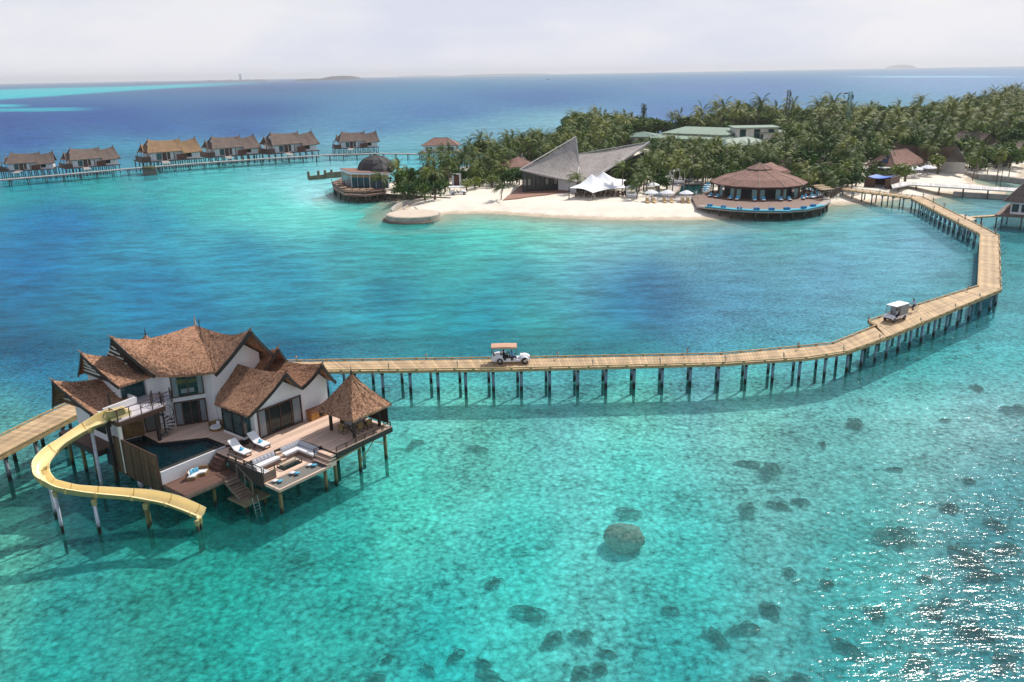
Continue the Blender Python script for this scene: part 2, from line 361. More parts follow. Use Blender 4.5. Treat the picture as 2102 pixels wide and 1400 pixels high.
# ------------------------------------------------------------------ water colours, surveyed point by point; far ones carry haze and sky reflection
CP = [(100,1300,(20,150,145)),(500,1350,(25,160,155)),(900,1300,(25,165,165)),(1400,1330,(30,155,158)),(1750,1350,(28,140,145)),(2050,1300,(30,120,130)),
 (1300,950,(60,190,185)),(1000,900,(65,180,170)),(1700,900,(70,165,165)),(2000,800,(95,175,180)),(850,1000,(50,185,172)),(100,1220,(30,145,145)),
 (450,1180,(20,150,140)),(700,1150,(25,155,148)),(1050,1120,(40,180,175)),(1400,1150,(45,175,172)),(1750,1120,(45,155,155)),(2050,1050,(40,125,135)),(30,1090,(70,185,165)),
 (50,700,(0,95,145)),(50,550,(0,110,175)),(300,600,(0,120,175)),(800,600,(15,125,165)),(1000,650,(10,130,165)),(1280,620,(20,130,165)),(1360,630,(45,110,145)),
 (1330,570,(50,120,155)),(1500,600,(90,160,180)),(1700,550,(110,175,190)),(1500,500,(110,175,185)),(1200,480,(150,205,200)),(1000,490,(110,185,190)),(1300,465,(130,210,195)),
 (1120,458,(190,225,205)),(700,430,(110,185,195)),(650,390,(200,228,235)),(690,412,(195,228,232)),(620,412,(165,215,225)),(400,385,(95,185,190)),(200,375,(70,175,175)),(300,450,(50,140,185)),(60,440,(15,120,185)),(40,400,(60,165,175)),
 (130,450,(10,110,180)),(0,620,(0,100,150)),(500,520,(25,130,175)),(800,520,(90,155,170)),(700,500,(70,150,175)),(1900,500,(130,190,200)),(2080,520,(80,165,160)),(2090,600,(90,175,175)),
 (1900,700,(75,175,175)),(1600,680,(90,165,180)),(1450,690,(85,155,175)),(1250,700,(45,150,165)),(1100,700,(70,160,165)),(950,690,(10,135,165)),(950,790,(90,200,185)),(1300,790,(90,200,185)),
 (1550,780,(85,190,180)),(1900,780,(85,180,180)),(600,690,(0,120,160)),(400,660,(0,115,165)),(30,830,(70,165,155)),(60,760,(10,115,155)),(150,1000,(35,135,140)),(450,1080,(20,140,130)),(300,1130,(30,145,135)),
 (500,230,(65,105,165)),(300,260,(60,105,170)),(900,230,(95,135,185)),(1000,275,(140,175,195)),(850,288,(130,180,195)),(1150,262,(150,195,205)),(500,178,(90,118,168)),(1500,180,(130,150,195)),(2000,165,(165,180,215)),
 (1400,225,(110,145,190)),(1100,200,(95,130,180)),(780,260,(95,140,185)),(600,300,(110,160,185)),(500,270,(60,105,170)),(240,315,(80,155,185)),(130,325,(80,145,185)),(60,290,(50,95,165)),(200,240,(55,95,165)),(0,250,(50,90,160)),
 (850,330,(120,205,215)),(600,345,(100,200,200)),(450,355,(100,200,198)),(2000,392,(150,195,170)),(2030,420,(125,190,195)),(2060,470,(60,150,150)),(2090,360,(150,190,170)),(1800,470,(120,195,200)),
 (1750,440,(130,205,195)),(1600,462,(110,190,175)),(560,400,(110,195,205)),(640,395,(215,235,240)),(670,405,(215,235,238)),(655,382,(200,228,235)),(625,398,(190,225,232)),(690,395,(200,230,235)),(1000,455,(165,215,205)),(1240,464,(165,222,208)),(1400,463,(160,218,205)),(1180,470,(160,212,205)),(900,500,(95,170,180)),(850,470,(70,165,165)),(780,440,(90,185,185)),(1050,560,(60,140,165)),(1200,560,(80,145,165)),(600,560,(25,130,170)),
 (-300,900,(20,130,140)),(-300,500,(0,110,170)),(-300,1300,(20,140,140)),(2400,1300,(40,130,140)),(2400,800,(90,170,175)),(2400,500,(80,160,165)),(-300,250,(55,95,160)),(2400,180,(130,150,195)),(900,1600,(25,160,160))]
# reef strips far out to the left, in photo rows/columns -> world
def water_field(x, y):
    """colour (linear) and turbidity at world points"""
    d = np.stack([x, y, np.full_like(x, -CAMH)], -1)
    z = d @ vf; z = np.where(z < 5, 5, z)
    px = 1051+FPX*(d @ vr)/z; py = 700-FPX*(d @ vu)/z
    px = np.clip(px, -800, 2900); py = np.clip(py, 100, 2000)
    hy = 170.3-(px/2102)*37.5; s = lambda q: np.log(np.maximum(q, 1)+25)*330
    Y = s(py-hy); num = np.zeros((*x.shape, 3)); den = np.zeros(x.shape)
    for cx, cy, c in CP:
        ch = 170.3-(cx/2102)*37.5; w = 1/(((px-cx)*.62)**2+(Y-s(np.array(cy-ch)))**2+1500)**1.8
        num += w[..., None]*np.array(srgb(*c)); den += w
    col = num/den[..., None]
    return col, px, py, hy
def nsm(a, b, x): t = np.clip((x-a)/(b-a), 0, 1); return t*t*(3-2*t)

angs = list(np.arange(28, 152.01, 1.0)); angs += list(np.arange(160, 388, 12.)); angs = np.radians(np.array(angs))
rad = [6.0]
while rad[-1] < 22000: rad.append(rad[-1]*1.028+.15)
rad = np.array(rad); AA, RR = np.meshgrid(angs, rad); GX, GY = RR*np.cos(AA), RR*np.sin(AA)
wc, wpx, wpy, whY = water_field(GX, GY)
sdI = sdist(GX, GY, WL)
below = wpy-whY
# deep-water turbidity (how much the water body hides the bottom)
turb = .25+.62*nsm(55, 120, 400-np.abs(wpy-560))*nsm(1500, 1250, wpx)*nsm(380, 520, wpy)*nsm(740, 660, wpy)
turb = np.maximum(turb, nsm(190, 130, below))
turb = np.maximum(turb, .5*nsm(900, 500, wpy))
turb = turb*nsm(0, 30, -sdI)+.45*nsm(0, 9, -sdI)*nsm(30, 9, -sdI)
turb = np.maximum(turb, .03)
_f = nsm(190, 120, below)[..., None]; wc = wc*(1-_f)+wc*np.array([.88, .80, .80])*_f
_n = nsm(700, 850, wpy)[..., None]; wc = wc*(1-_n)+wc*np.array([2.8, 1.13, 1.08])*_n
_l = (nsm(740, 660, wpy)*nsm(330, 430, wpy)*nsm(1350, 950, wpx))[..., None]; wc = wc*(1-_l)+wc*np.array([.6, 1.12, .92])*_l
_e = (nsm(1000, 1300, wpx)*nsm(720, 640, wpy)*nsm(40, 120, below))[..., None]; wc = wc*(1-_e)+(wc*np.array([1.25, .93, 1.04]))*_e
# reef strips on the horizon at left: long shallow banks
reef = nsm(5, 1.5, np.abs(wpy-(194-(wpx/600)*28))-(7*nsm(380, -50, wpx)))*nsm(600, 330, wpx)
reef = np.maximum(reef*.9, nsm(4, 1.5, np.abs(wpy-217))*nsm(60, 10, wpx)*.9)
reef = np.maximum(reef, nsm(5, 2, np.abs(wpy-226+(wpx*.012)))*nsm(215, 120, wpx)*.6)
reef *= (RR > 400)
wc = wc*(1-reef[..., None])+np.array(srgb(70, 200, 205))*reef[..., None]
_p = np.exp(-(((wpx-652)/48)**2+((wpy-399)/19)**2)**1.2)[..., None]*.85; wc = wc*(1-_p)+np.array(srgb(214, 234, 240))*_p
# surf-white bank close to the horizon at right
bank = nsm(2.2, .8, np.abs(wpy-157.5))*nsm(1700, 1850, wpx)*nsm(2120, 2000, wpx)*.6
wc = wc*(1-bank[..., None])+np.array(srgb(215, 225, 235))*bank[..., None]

def disc(name, z, material, hole=None):
    nA, nR = len(angs), len(rad)
    vs = [(0, 0, z)]+[(float(GX[i, j]), float(GY[i, j]), z) for i in range(nR) for j in range(nA)]
    fs = [(0, 1+j, 1+(j+1) % nA) for j in range(nA)]
    fs += [(1+i*nA+j, 1+(i+1)*nA+j, 1+(i+1)*nA+(j+1) % nA, 1+i*nA+(j+1) % nA) for i in range(nR-1) for j in range(nA)]
    me = bpy.data.meshes.new(name); me.from_pydata(vs, [], fs); me.materials.append(material)
    cc = np.ones((len(vs), 4), np.float32); cc[1:, :3] = wc.reshape(-1, 3); cc[0, :3] = wc[0].mean(0)
    ca = me.color_attributes.new('wcol', 'FLOAT_COLOR', 'POINT'); ca.data.foreach_set('color', cc.ravel())
    ta = me.attributes.new('turb', 'FLOAT', 'POINT'); tt = np.zeros(len(vs), np.float32)+.3; tt[1:] = turb.ravel(); ta.data.foreach_set('value', tt)
    me.update(); o = bpy.data.objects.new(name, me); COL.objects.link(o); tag(o, kind='structure'); return o

# water surface
wm = bpy.data.materials.new('sea_water'); wm.use_nodes = True; t = wm.node_tree; t.nodes.clear()
out = N(t, 'ShaderNodeOutputMaterial'); at = N(t, 'ShaderNodeAttribute', attribute_name='wcol'); tb = N(t, 'ShaderNodeAttribute', attribute_name='turb')
gain = N(t, 'ShaderNodeVectorMath', operation='MULTIPLY'); gain.inputs[1].default_value = (.5, .76, .80)
t.links.new(at.outputs['Color'], gain.inputs[0])
tcn = N(t, 'ShaderNodeTexCoord')
def wnoise(scale, st, rot, det=3, rough=.55):
    mpn = N(t, 'ShaderNodeMapping'); mpn.inputs['Rotation'].default_value = (0, 0, R(rot)); mpn.inputs['Scale'].default_value = st
    n = N(t, 'ShaderNodeTexNoise'); n.inputs['Scale'].default_value = scale; n.inputs['Detail'].default_value = det; n.inputs['Roughness'].default_value = rough
    t.links.new(tcn.outputs['Object'], mpn.inputs[0]); t.links.new(mpn.outputs[0], n.inputs['Vector']); return n.outputs['Fac']
w1 = wnoise(.42, (.42, 1, 1), -22, 5, .64); w2 = wnoise(1.5, (.55, 1, 1), -30, 4, .6); w3 = wnoise(.045, (.5, 1, 1), -15, 3)
w4 = wnoise(6.5, (.75, 1, 1), -10, 2)
def madd(a, k, b=None):
    m_ = N(t, 'ShaderNodeMath', operation='MULTIPLY_ADD'); m_.inputs[1].default_value = k; t.links.new(a, m_.inputs[0])
    if b is None: m_.inputs[2].default_value = 0
    else: t.links.new(b, m_.inputs[2])
    return m_.outputs[0]
h = madd(w1, .95, madd(w2, .30, madd(w3, 2.2, madd(w4, .045))))
bp = N(t, 'ShaderNodeBump'); bp.inputs['Strength'].default_value = 1; bp.inputs['Distance'].default_value = .21
t.links.new(h, bp.inputs['Height'])
# body
df = N(t, 'ShaderNodeBsdfDiffuse')
mot = N(t, 'ShaderNodeMapRange'); mot.inputs['From Min'].default_value = .36; mot.inputs['From Max'].default_value = .64
mot.inputs['To Min'].default_value = .70; mot.inputs['To Max'].default_value = 1.30; t.links.new(w1, mot.inputs['Value'])
mot2 = N(t, 'ShaderNodeMapRange'); mot2.inputs['From Min'].default_value = .3; mot2.inputs['From Max'].default_value = .7
mot2.inputs['To Min'].default_value = .80; mot2.inputs['To Max'].default_value = 1.20; t.links.new(w2, mot2.inputs['Value'])
mot3 = N(t, 'ShaderNodeMapRange'); mot3.inputs['From Min'].default_value = .35; mot3.inputs['From Max'].default_value = .65
mot3.inputs['To Min'].default_value = .82; mot3.inputs['To Max'].default_value = 1.18; t.links.new(wnoise(.11, (.3, 1, 1), -8, 6, .7), mot3.inputs['Value'])
mm0 = N(t, 'ShaderNodeMath', operation='MULTIPLY'); t.links.new(mot.outputs[0], mm0.inputs[0]); t.links.new(mot2.outputs[0], mm0.inputs[1])
mm = N(t, 'ShaderNodeMath', operation='MULTIPLY'); t.links.new(mm0.outputs[0], mm.inputs[0]); t.links.new(mot3.outputs[0], mm.inputs[1])
g2 = N(t, 'ShaderNodeVectorMath', operation='SCALE'); t.links.new(gain.outputs[0], g2.inputs[0]); t.links.new(mm.outputs[0], g2.inputs['Scale'])
t.links.new(g2.outputs[0], df.inputs['Color']); t.links.new(bp.outputs[0], df.inputs['Normal'])
tr = N(t, 'ShaderNodeBsdfTransparent'); tr.inputs['Color'].default_value = (.84, .97, .97, 1)
tm_ = N(t, 'ShaderNodeMapRange'); tm_.inputs['From Min'].default_value = .33; tm_.inputs['From Max'].default_value = .67; tm_.inputs['To Min'].default_value = .76; tm_.inputs['To Max'].default_value = 1.03
_wa = madd(w2, .62, madd(wnoise(3.6, (.6, 1, 1), -24, 3, .6), .38)); t.links.new(_wa, tm_.inputs['Value'])  # ripples of passing light put into the water tint
ts_ = N(t, 'ShaderNodeVectorMath', operation='SCALE'); ts_.inputs[0].default_value = (.84, .97, .97); t.links.new(tm_.outputs[0], ts_.inputs['Scale']); t.links.new(ts_.outputs[0], tr.inputs['Color'])
mxb = N(t, 'ShaderNodeMixShader'); t.links.new(tb.outputs['Fac'], mxb.inputs[0]); t.links.new(tr.outputs[0], mxb.inputs[1]); t.links.new(df.outputs[0], mxb.inputs[2])
gl = N(t, 'ShaderNodeBsdfGlossy'); gl.inputs['Roughness'].default_value = .13; gl.inputs['Color'].default_value = (1, 1, 1, 1); t.links.new(bp.outputs[0], gl.inputs['Normal'])
fz = N(t, 'ShaderNodeFresnel'); fz.inputs['IOR'].default_value = 1.33; t.links.new(bp.outputs[0], fz.inputs['Normal'])
fm0 = N(t, 'ShaderNodeMath', operation='MINIMUM'); fm0.inputs[1].default_value = .28; fm = N(t, 'ShaderNodeMath', operation='MULTIPLY_ADD'); fm.inputs[1].default_value = .28; fm.inputs[2].default_value = .008; t.links.new(fm0.outputs[0], fm.inputs[0]); t.links.new(fz.outputs[0], fm0.inputs[0])
ms = N(t, 'ShaderNodeMixShader'); t.links.new(fm.outputs[0], ms.inputs[0]); t.links.new(mxb.outputs[0], ms.inputs[1]); t.links.new(gl.outputs[0], ms.inputs[2])
t.links.new(ms.outputs[0], out.inputs['Surface'])
disc('water', 0.0, wm)

# seabed
sm = bpy.data.materials.new('reef_bottom'); sm.use_nodes = True; t = sm.node_tree; b = t.nodes['Principled BSDF']
b.inputs['Roughness'].default_value = 1; b.inputs['Specular IOR Level'].default_value = 0
at = N(t, 'ShaderNodeAttribute', attribute_name='wcol'); tcn = N(t, 'ShaderNodeTexCoord')
gn = N(t, 'ShaderNodeVectorMath', operation='MULTIPLY'); gn.inputs[1].default_value = (1.0, 1.0, 1.0); t.links.new(at.outputs['Color'], gn.inputs[0])
wp = N(t, 'ShaderNodeTexNoise'); wp.inputs['Scale'].default_value = .8; wp.inputs['Detail'].default_value = 3; t.links.new(tcn.outputs['Object'], wp.inputs['Vector'])
wa = N(t, 'ShaderNodeVectorMath', operation='MULTIPLY_ADD'); wa.inputs[1].default_value = (.7, .7, 0)
t.links.new(wp.outputs['Color'], wa.inputs[0]); t.links.new(tcn.outputs['Object'], wa.inputs[2])
vo = N(t, 'ShaderNodeTexVoronoi'); vo.inputs['Scale'].default_value = 2.2; t.links.new(wa.outputs[0], vo.inputs['Vector'])
vs_ = N(t, 'ShaderNodeSeparateColor'); t.links.new(vo.outputs['Color'], vs_.inputs[0])
n1 = N(t, 'ShaderNodeTexNoise'); n1.inputs['Scale'].default_value = .16; n1.inputs['Detail'].default_value = 6; n1.inputs['Roughness'].default_value = .62; t.links.new(tcn.outputs['Object'], n1.inputs['Vector'])
n2 = N(t, 'ShaderNodeTexNoise'); n2.inputs['Scale'].default_value = 2.6; n2.inputs['Detail'].default_value = 8; n2.inputs['Roughness'].default_value = .72; t.links.new(wa.outputs[0], n2.inputs['Vector'])
s1 = N(t, 'ShaderNodeMath', operation='MULTIPLY_ADD'); s1.inputs[1].default_value = -.32; t.links.new(vo.outputs['Distance'], s1.inputs[0]); t.links.new(n2.outputs['Fac'], s1.inputs[2])  # caustic-like light cells painted into the bottom colour, beside reef mottling
s2 = N(t, 'ShaderNodeMath', operation='MULTIPLY_ADD'); s2.inputs[1].default_value = .5; t.links.new(n1.outputs['Fac'], s2.inputs[0]); t.links.new(s1.outputs[0], s2.inputs[2])
mr_ = N(t, 'ShaderNodeMapRange'); mr_.inputs['From Min'].default_value = .34; mr_.inputs['From Max'].default_value = .84
mr_.inputs['To Min'].default_value = .22; mr_.inputs['To Max'].default_value = 2.25; t.links.new(s2.outputs[0], mr_.inputs['Value'])
sc_ = N(t, 'ShaderNodeVectorMath', operation='SCALE'); t.links.new(gn.outputs[0], sc_.inputs[0]); t.links.new(mr_.outputs[0], sc_.inputs['Scale'])
t.links.new(sc_.outputs[0], b.inputs['Base Color'])
disc('seabed', -1.7, sm)

# island ground: beach sand that dips under the water
def ground_grid(name, x0, x1, y0, y1, st, material, lift=0.):
    xs = np.arange(x0, x1+.01, st); ys = np.arange(y0, y1+.01, st); X, Y = np.meshgrid(xs, ys); S = sdist(X, Y, WL)
    Z = np.where(S > 0, 1.2*nsm(0, 11, S)+.03*S.clip(0, 2), np.maximum(-2.2, S*.2)) + .05*np.sin(X*.7+Y*.23)*nsm(3, 10, S)+lift
    keep = S > -10.5
    nX = len(xs); vs = np.stack([X, Y, Z], -1).reshape(-1, 3)
    fs = []; kk = keep.reshape(-1)
    for i in range(len(ys)-1):
        for j in range(nX-1):
            q = (i*nX+j, i*nX+j+1, (i+1)*nX+j+1, (i+1)*nX+j)
            if kk[q[0]] and kk[q[1]] and kk[q[2]] and kk[q[3]]: fs.append(q)
    me = bpy.data.meshes.new(name); me.from_pydata(vs.tolist(), [], fs); me.materials.append(material)
    me.polygons.foreach_set('use_smooth', [True]*len(me.polygons)); o = bpy.data.objects.new(name, me); COL.objects.link(o); return tag(o, kind='structure')
ground_grid('beach', -75, 205, 155, 341, 1.5, SAND)
g_ = ground_grid('ground', -60, 1100, 340, 1000, 12, mat('forest_floor', (.14, .12, .07), .95, .4, .1))

# =================================================================== the two-storey villa in the foreground
VO = Vector((-17.29, 54.32, 0)); VTH = R(52.5)
def vw(u, v, z=0): return Vector((VO.x+u*math.cos(VTH)-v*math.sin(VTH), VO.y+u*math.sin(VTH)+v*math.cos(VTH), z))
WATERL = 0.0
def pile(mb, x, y, z1, r=.13, z0=-1.9):
    mb.cyl((x, y, z0), (x, y, z1), r, r, 8, 0)
PILE_MATS = None
def pile_mat(name, top, split=.75):
    """pile paint that turns to dark weed near the waterline (object space height)"""
    m = bpy.data.materials.new(name); m.use_nodes = True; t = m.node_tree; b = t.nodes['Principled BSDF']; b.inputs['Roughness'].default_value = .8
    g = N(t, 'ShaderNodeNewGeometry'); s = N(t, 'ShaderNodeSeparateXYZ'); t.links.new(g.outputs['Position'], s.inputs[0])
    n = N(t, 'ShaderNodeTexNoise'); n.inputs['Scale'].default_value = 3; n.inputs['Detail'].default_value = 4; t.links.new(g.outputs['Position'], n.inputs['Vector'])
    a = N(t, 'ShaderNodeMath', operation='MULTIPLY_ADD'); a.inputs[1].default_value = .7; t.links.new(n.outputs['Fac'], a.inputs[0]); t.links.new(s.outputs['Z'], a.inputs[2])
    r = N(t, 'ShaderNodeValToRGB'); r.color_ramp.elements[0].position = 0.0; r.color_ramp.elements[0].color = (.012, .016, .009, 1)
    r.color_ramp.elements[1].position = 1; r.color_ramp.elements[1].color = (*top, 1)
    mr0 = N(t, 'ShaderNodeMapRange'); mr0.inputs['From Min'].default_value = split+.05; mr0.inputs['From Max'].default_value = split+.45
    t.links.new(a.outputs[0], mr0.inputs['Value']); t.links.new(mr0.outputs[0], r.inputs['Fac'])
    mu = N(t, 'ShaderNodeMix', data_type='RGBA', blend_type='MULTIPLY'); mu.inputs['Factor'].default_value = .55
    n2 = N(t, 'ShaderNodeTexNoise'); n2.inputs['Scale'].default_value = 6; n2.inputs['Detail'].default_value = 5; t.links.new(g.outputs['Position'], n2.inputs['Vector'])
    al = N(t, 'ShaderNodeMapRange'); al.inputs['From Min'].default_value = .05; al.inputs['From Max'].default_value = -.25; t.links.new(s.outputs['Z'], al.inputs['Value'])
    am = N(t, 'ShaderNodeMix', data_type='RGBA'); am.inputs['B'].default_value = (.03, .17, .13, 1); t.links.new(al.outputs[0], am.inputs['Factor']); t.links.new(r.outputs[0], am.inputs['A']); r = am  # underwater length tinted seabed teal, the water's veil put into its colour
    t.links.new(am.outputs['Result'], mu.inputs['A']); t.links.new(n2.outputs['Fac'], mu.inputs['B']); t.links.new(mu.outputs['Result'], b.inputs['Base Color'])
    return m
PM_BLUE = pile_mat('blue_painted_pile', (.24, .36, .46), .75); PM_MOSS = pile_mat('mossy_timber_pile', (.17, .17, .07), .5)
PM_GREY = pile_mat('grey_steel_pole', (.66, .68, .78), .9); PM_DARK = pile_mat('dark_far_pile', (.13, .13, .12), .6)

V = thing('overwater_villa', 'large two storey white villa on stilts with steep brown thatched roofs and plunge pool', 'villa', VO, VTH)
def gable(tip, inner, eFt, eFi, eBt, eBi, sag=.15, rs=.25, name='roof', mt=None, parent=None, board=True, finial=True):
    """tip/inner: ridge ends; F front eave, B back eave (t at the tip side, i at the inner side)"""
    mt = mt or THATCH; parent = parent or V
    rid = [Vector(lerp(tip, inner, s)) for s in (0, .14, .35, .65, 1)]
    for k, s in enumerate((0, .55, 1, .8, .0)): rid[k].z -= rs*s
    mb = MB(); slope(mb, rid, [eFt, lerp(eFt, eFi, .5), eFi], 18, 9, sag, .2); slope(mb, rid, [eBt, lerp(eBt, eBi, .5), eBi], 18, 9, sag, .2)
    o = mb.build(name, mt, parent)
    if board:
        m2 = MB()
        for e in (eFt, eBt):
            pts = []
            for i in range(9):
                s = i/8; p = Vector(rid[0]).lerp(Vector(e), s); p.z -= sag*4*s*(1-s)+.2; pts.append(p)
            for i in range(8): m2.beam(pts[i], pts[i+1], .09, .26)
        m2.build('bargeboard', DARK, o)
    if finial:
        d = (Vector(tip)-Vector(inner)).normalized(); m3 = MB()
        p = Vector(tip); q = p+d*.16+Vector((0, 0, .2)); m3.cyl(p-d*.15-Vector((0, 0, .1)), q, .11, .02, 6)
        m3.cyl(q, q+Vector((0, 0, .12))+d*.02, .025, .008, 5); m3.build('finial', mt, o)
    return o
# --- roofs
gable((-6.0, 19.9, 8.35), (-1.2, 19.7, 7.3), (-4.8, 15.8, 5.75), (-1.7, 16.3, 6.15), (-5.2, 22.9, 5.2), (-1.2, 23.2, 5.6))
gable((-3.7, 19.3, 10.15), (.4, 18.8, 9.0), (-2.75, 15.9, 7.7), (.6, 15.9, 7.75), (-2.9, 22.4, 7.45), (.6, 22.6, 7.6))
# main roof: two wings meeting at a peak over the chamfered front
PK = (5.75, 17.9, 10.35); TL = (-1.7, 18.0, 11.15); TR = (6.0, 10.1, 11.2); CN = (3.1, 11.5, 8.1)
mb = MB()
rl = [Vector(lerp(TL, PK, s)) for s in (0, .14, .35, .65, 1)]; rr = [Vector(lerp(TR, PK, s)) for s in (0, .14, .35, .65, 1)]
for k, s in enumerate((0, .5, .95, .7, 0)): rl[k].z -= .6*s; rr[k].z -= .65*s
slope(mb, rl, [(0, 15.25, 7.95), (1.6, 13.5, 7.85), CN], 20, 12, .12, .22)
slope(mb, rr, [(2.75, 10.9, 8.15), (2.95, 11.2, 8.1), (3.15, 11.55, 8.05)], 20, 12, .12, .22)
slope(mb, rl, [(0, 22.6, 8.0), (5, 22.9, 7.8), (9.6, 23.0, 8.0)], 16, 10, .25, .22)
slope(mb, rr, [(8.5, 10.9, 8.3), (9.0, 16, 7.9), (9.6, 23.0, 8.0)], 16, 10, .25, .22)
mroof = mb.build('roof', THATCH, V)
m2 = MB()
for a, e in ((TL, (0, 15.25, 7.95)), (TL, (0, 22.6, 8.0)), (TR, (2.75, 10.9, 8.15)), (TR, (8.5, 10.9, 8.3))):
    pts = []
    for i in range(9):
        s = i/8; p = Vector(a).lerp(Vector(e), s); p.z -= .5*s*(1-s)+.2; pts.append(p)
    for i in range(8): m2.beam(pts[i], pts[i+1], .1, .3)
m2.build('bargeboard', DARK, mroof)
m3 = MB()
for tp, d in ((TL, (-1, 0, 0)), (TR, (0, -1, 0))):
    d = Vector(d); p = Vector(tp); q = p+d*.2+Vector((0, 0, .22)); m3.cyl(p-d*.2-Vector((0, 0, .12)), q, .13, .02, 6); m3.cyl(q, q+Vector((0, 0, .15)), .025, .008, 5)
m3.build('finial', THATCH, mroof)
m3 = MB(); m3.cyl((5.8, 17.9, 10.3), (5.8, 17.9, 10.75), .14, .08, 6); m3.cyl((5.8, 17.9, 10.75), (5.8, 17.9, 11.3), .07, .02, 5); m3.build('finial', CONC, mroof)
m3 = MB(); m3.beam((5.2, 16.3, 9.9), (5.2, 16.3, 11.2), .05, .05); m3.beam((5.2, 16.3, 10.4), (4.7, 15.2, 9.4), .04, .04); m3.build('lightning_rod', BLACK, mroof)
# small round-looking roof behind
_w = P(299, 690, 10.3)-VO; BR = Vector((_w.x*math.cos(VTH)+_w.y*math.sin(VTH), -_w.x*math.sin(VTH)+_w.y*math.cos(VTH), 0))
mb = MB(); mb.lathe([(1.9, 0), (1.0, .95), (.05, 2.0)], (BR.x, BR.y, 8.4), 10); o = mb.build('roof', THATCH, V)
mb = MB(); mb.cyl((BR.x, BR.y, 10.3), (BR.x, BR.y, 11.1), .08, .01, 6); mb.build('finial', DARK, o)
# french pavilion, next gable, and the small gable behind
gable((6.1, 6.0, 8.3), (5.75, 13.2, 7.85), (2.35, 6.4, 5.68), (2.75, 11.6, 5.4), (7.75, 6.45, 6.45), (7.75, 13.2, 6.4))
gable((9.8, 6.0, 7.95), (9.65, 13.2, 7.15), (7.8, 6.5, 6.35), (7.8, 13.2, 6.25), (11.5, 6.5, 5.75), (11.6, 13.2, 5.6))
gable((8.9, 10.6, 8.75), (8.8, 15.0, 7.9), (7.3, 11.2, 6.9), (7.2, 15, 6.9), (10.5, 11.2, 6.6), (10.5, 15, 6.6), sag=.15)
# --- walls
mb = MB(); mb.extr([(3.35, 7.1, 2.6), (10.95, 7.1, 2.6), (10.95, 7.1, 5.9), (9.7, 7.1, 7.15), (7.8, 7.1, 6.15), (6.0, 7.1, 7.45), (3.35, 7.1, 5.6)], (0, .3, 0)); mb.prism([(3.36, 7.4), (10.94, 7.4), (10.94, 13.3), (3.36, 13.3)], 2.6, 5.3); mb.build('wall', WHITE, V)
mb = MB(); mb.prism([(.8, 14.7), (3.2, 13.4), (3.2, 12.2), (8.0, 12.2), (8.0, 22), (-.2, 22), (-.2, 16.45), (.8, 16.4)], 2.6, 7.7)
mb.extr([(3.4, 12.205, 7.7), (8.0, 12.205, 7.7), (8.0, 12.205, 8.25), (5.95, 12.205, 9.85), (3.5, 12.205, 8.0)], (0, .25, 0)); mb.build('wall', WHITE, V)
mb = MB(); mb.prism([(-2.3, 16.9), (-.2, 16.9), (-.2, 22), (-2.3, 22)], 5.6, 7.35); mb.build('wall', WHITE, V)
mb = MB(); mb.prism([(-3.9, 16.7), (-.21, 16.7), (-.21, 21.7), (-3.9, 21.7)], 2.6, 5.6); mb.extr([(-3.895, 16.7, 5.6), (-3.895, 21.7, 5.6), (-3.895, 19.7, 6.4), (-3.895, 18.6, 6.5)], (3, 0, 0)); mb.build('wall', WHITE, V)
mb = MB(); mb.prism([(-3.2, 16.15), (-.6, 15.35), (.8, 14.9), (.8, 16.6), (-3.2, 16.68)], 2.6, 5.7); mb.build('wall', WHITE, V)
# dark timber gable infill with pale battens
for u_, (vF, vT, vB), (zF, zT, zB) in ((-4.3, (16.6, 19.8, 22.7), (5.6, 7.9, 5.2)), (-2.6, (16.5, 19.2, 22.0), (7.6, 9.7, 7.5)), (-.6, (16.0, 18.1, 22.2), (8.0, 10.6, 8.0))):
    mb = MB(); mb.extr([(u_, vF, zF), (u_-.9, vT, zT), (u_, vB, zB)], (.12, 0, 0)); g = mb.build('gable_infill', DARK, V)
    m2 = MB()
    for s in (.25, .45, .65, .85):
        a = Vector((u_-.06, vB-.1, zB)).lerp(Vector((u_-.96, vT+.1, zT)), s); b_ = Vector((u_-.06, vF+1.6, zF+.1)).lerp(Vector((u_-.9, vT+.2, zT-.3)), s)
        m2.beam(a, b_, .05, .12)
    m2.build('batten', WHITE2, g)
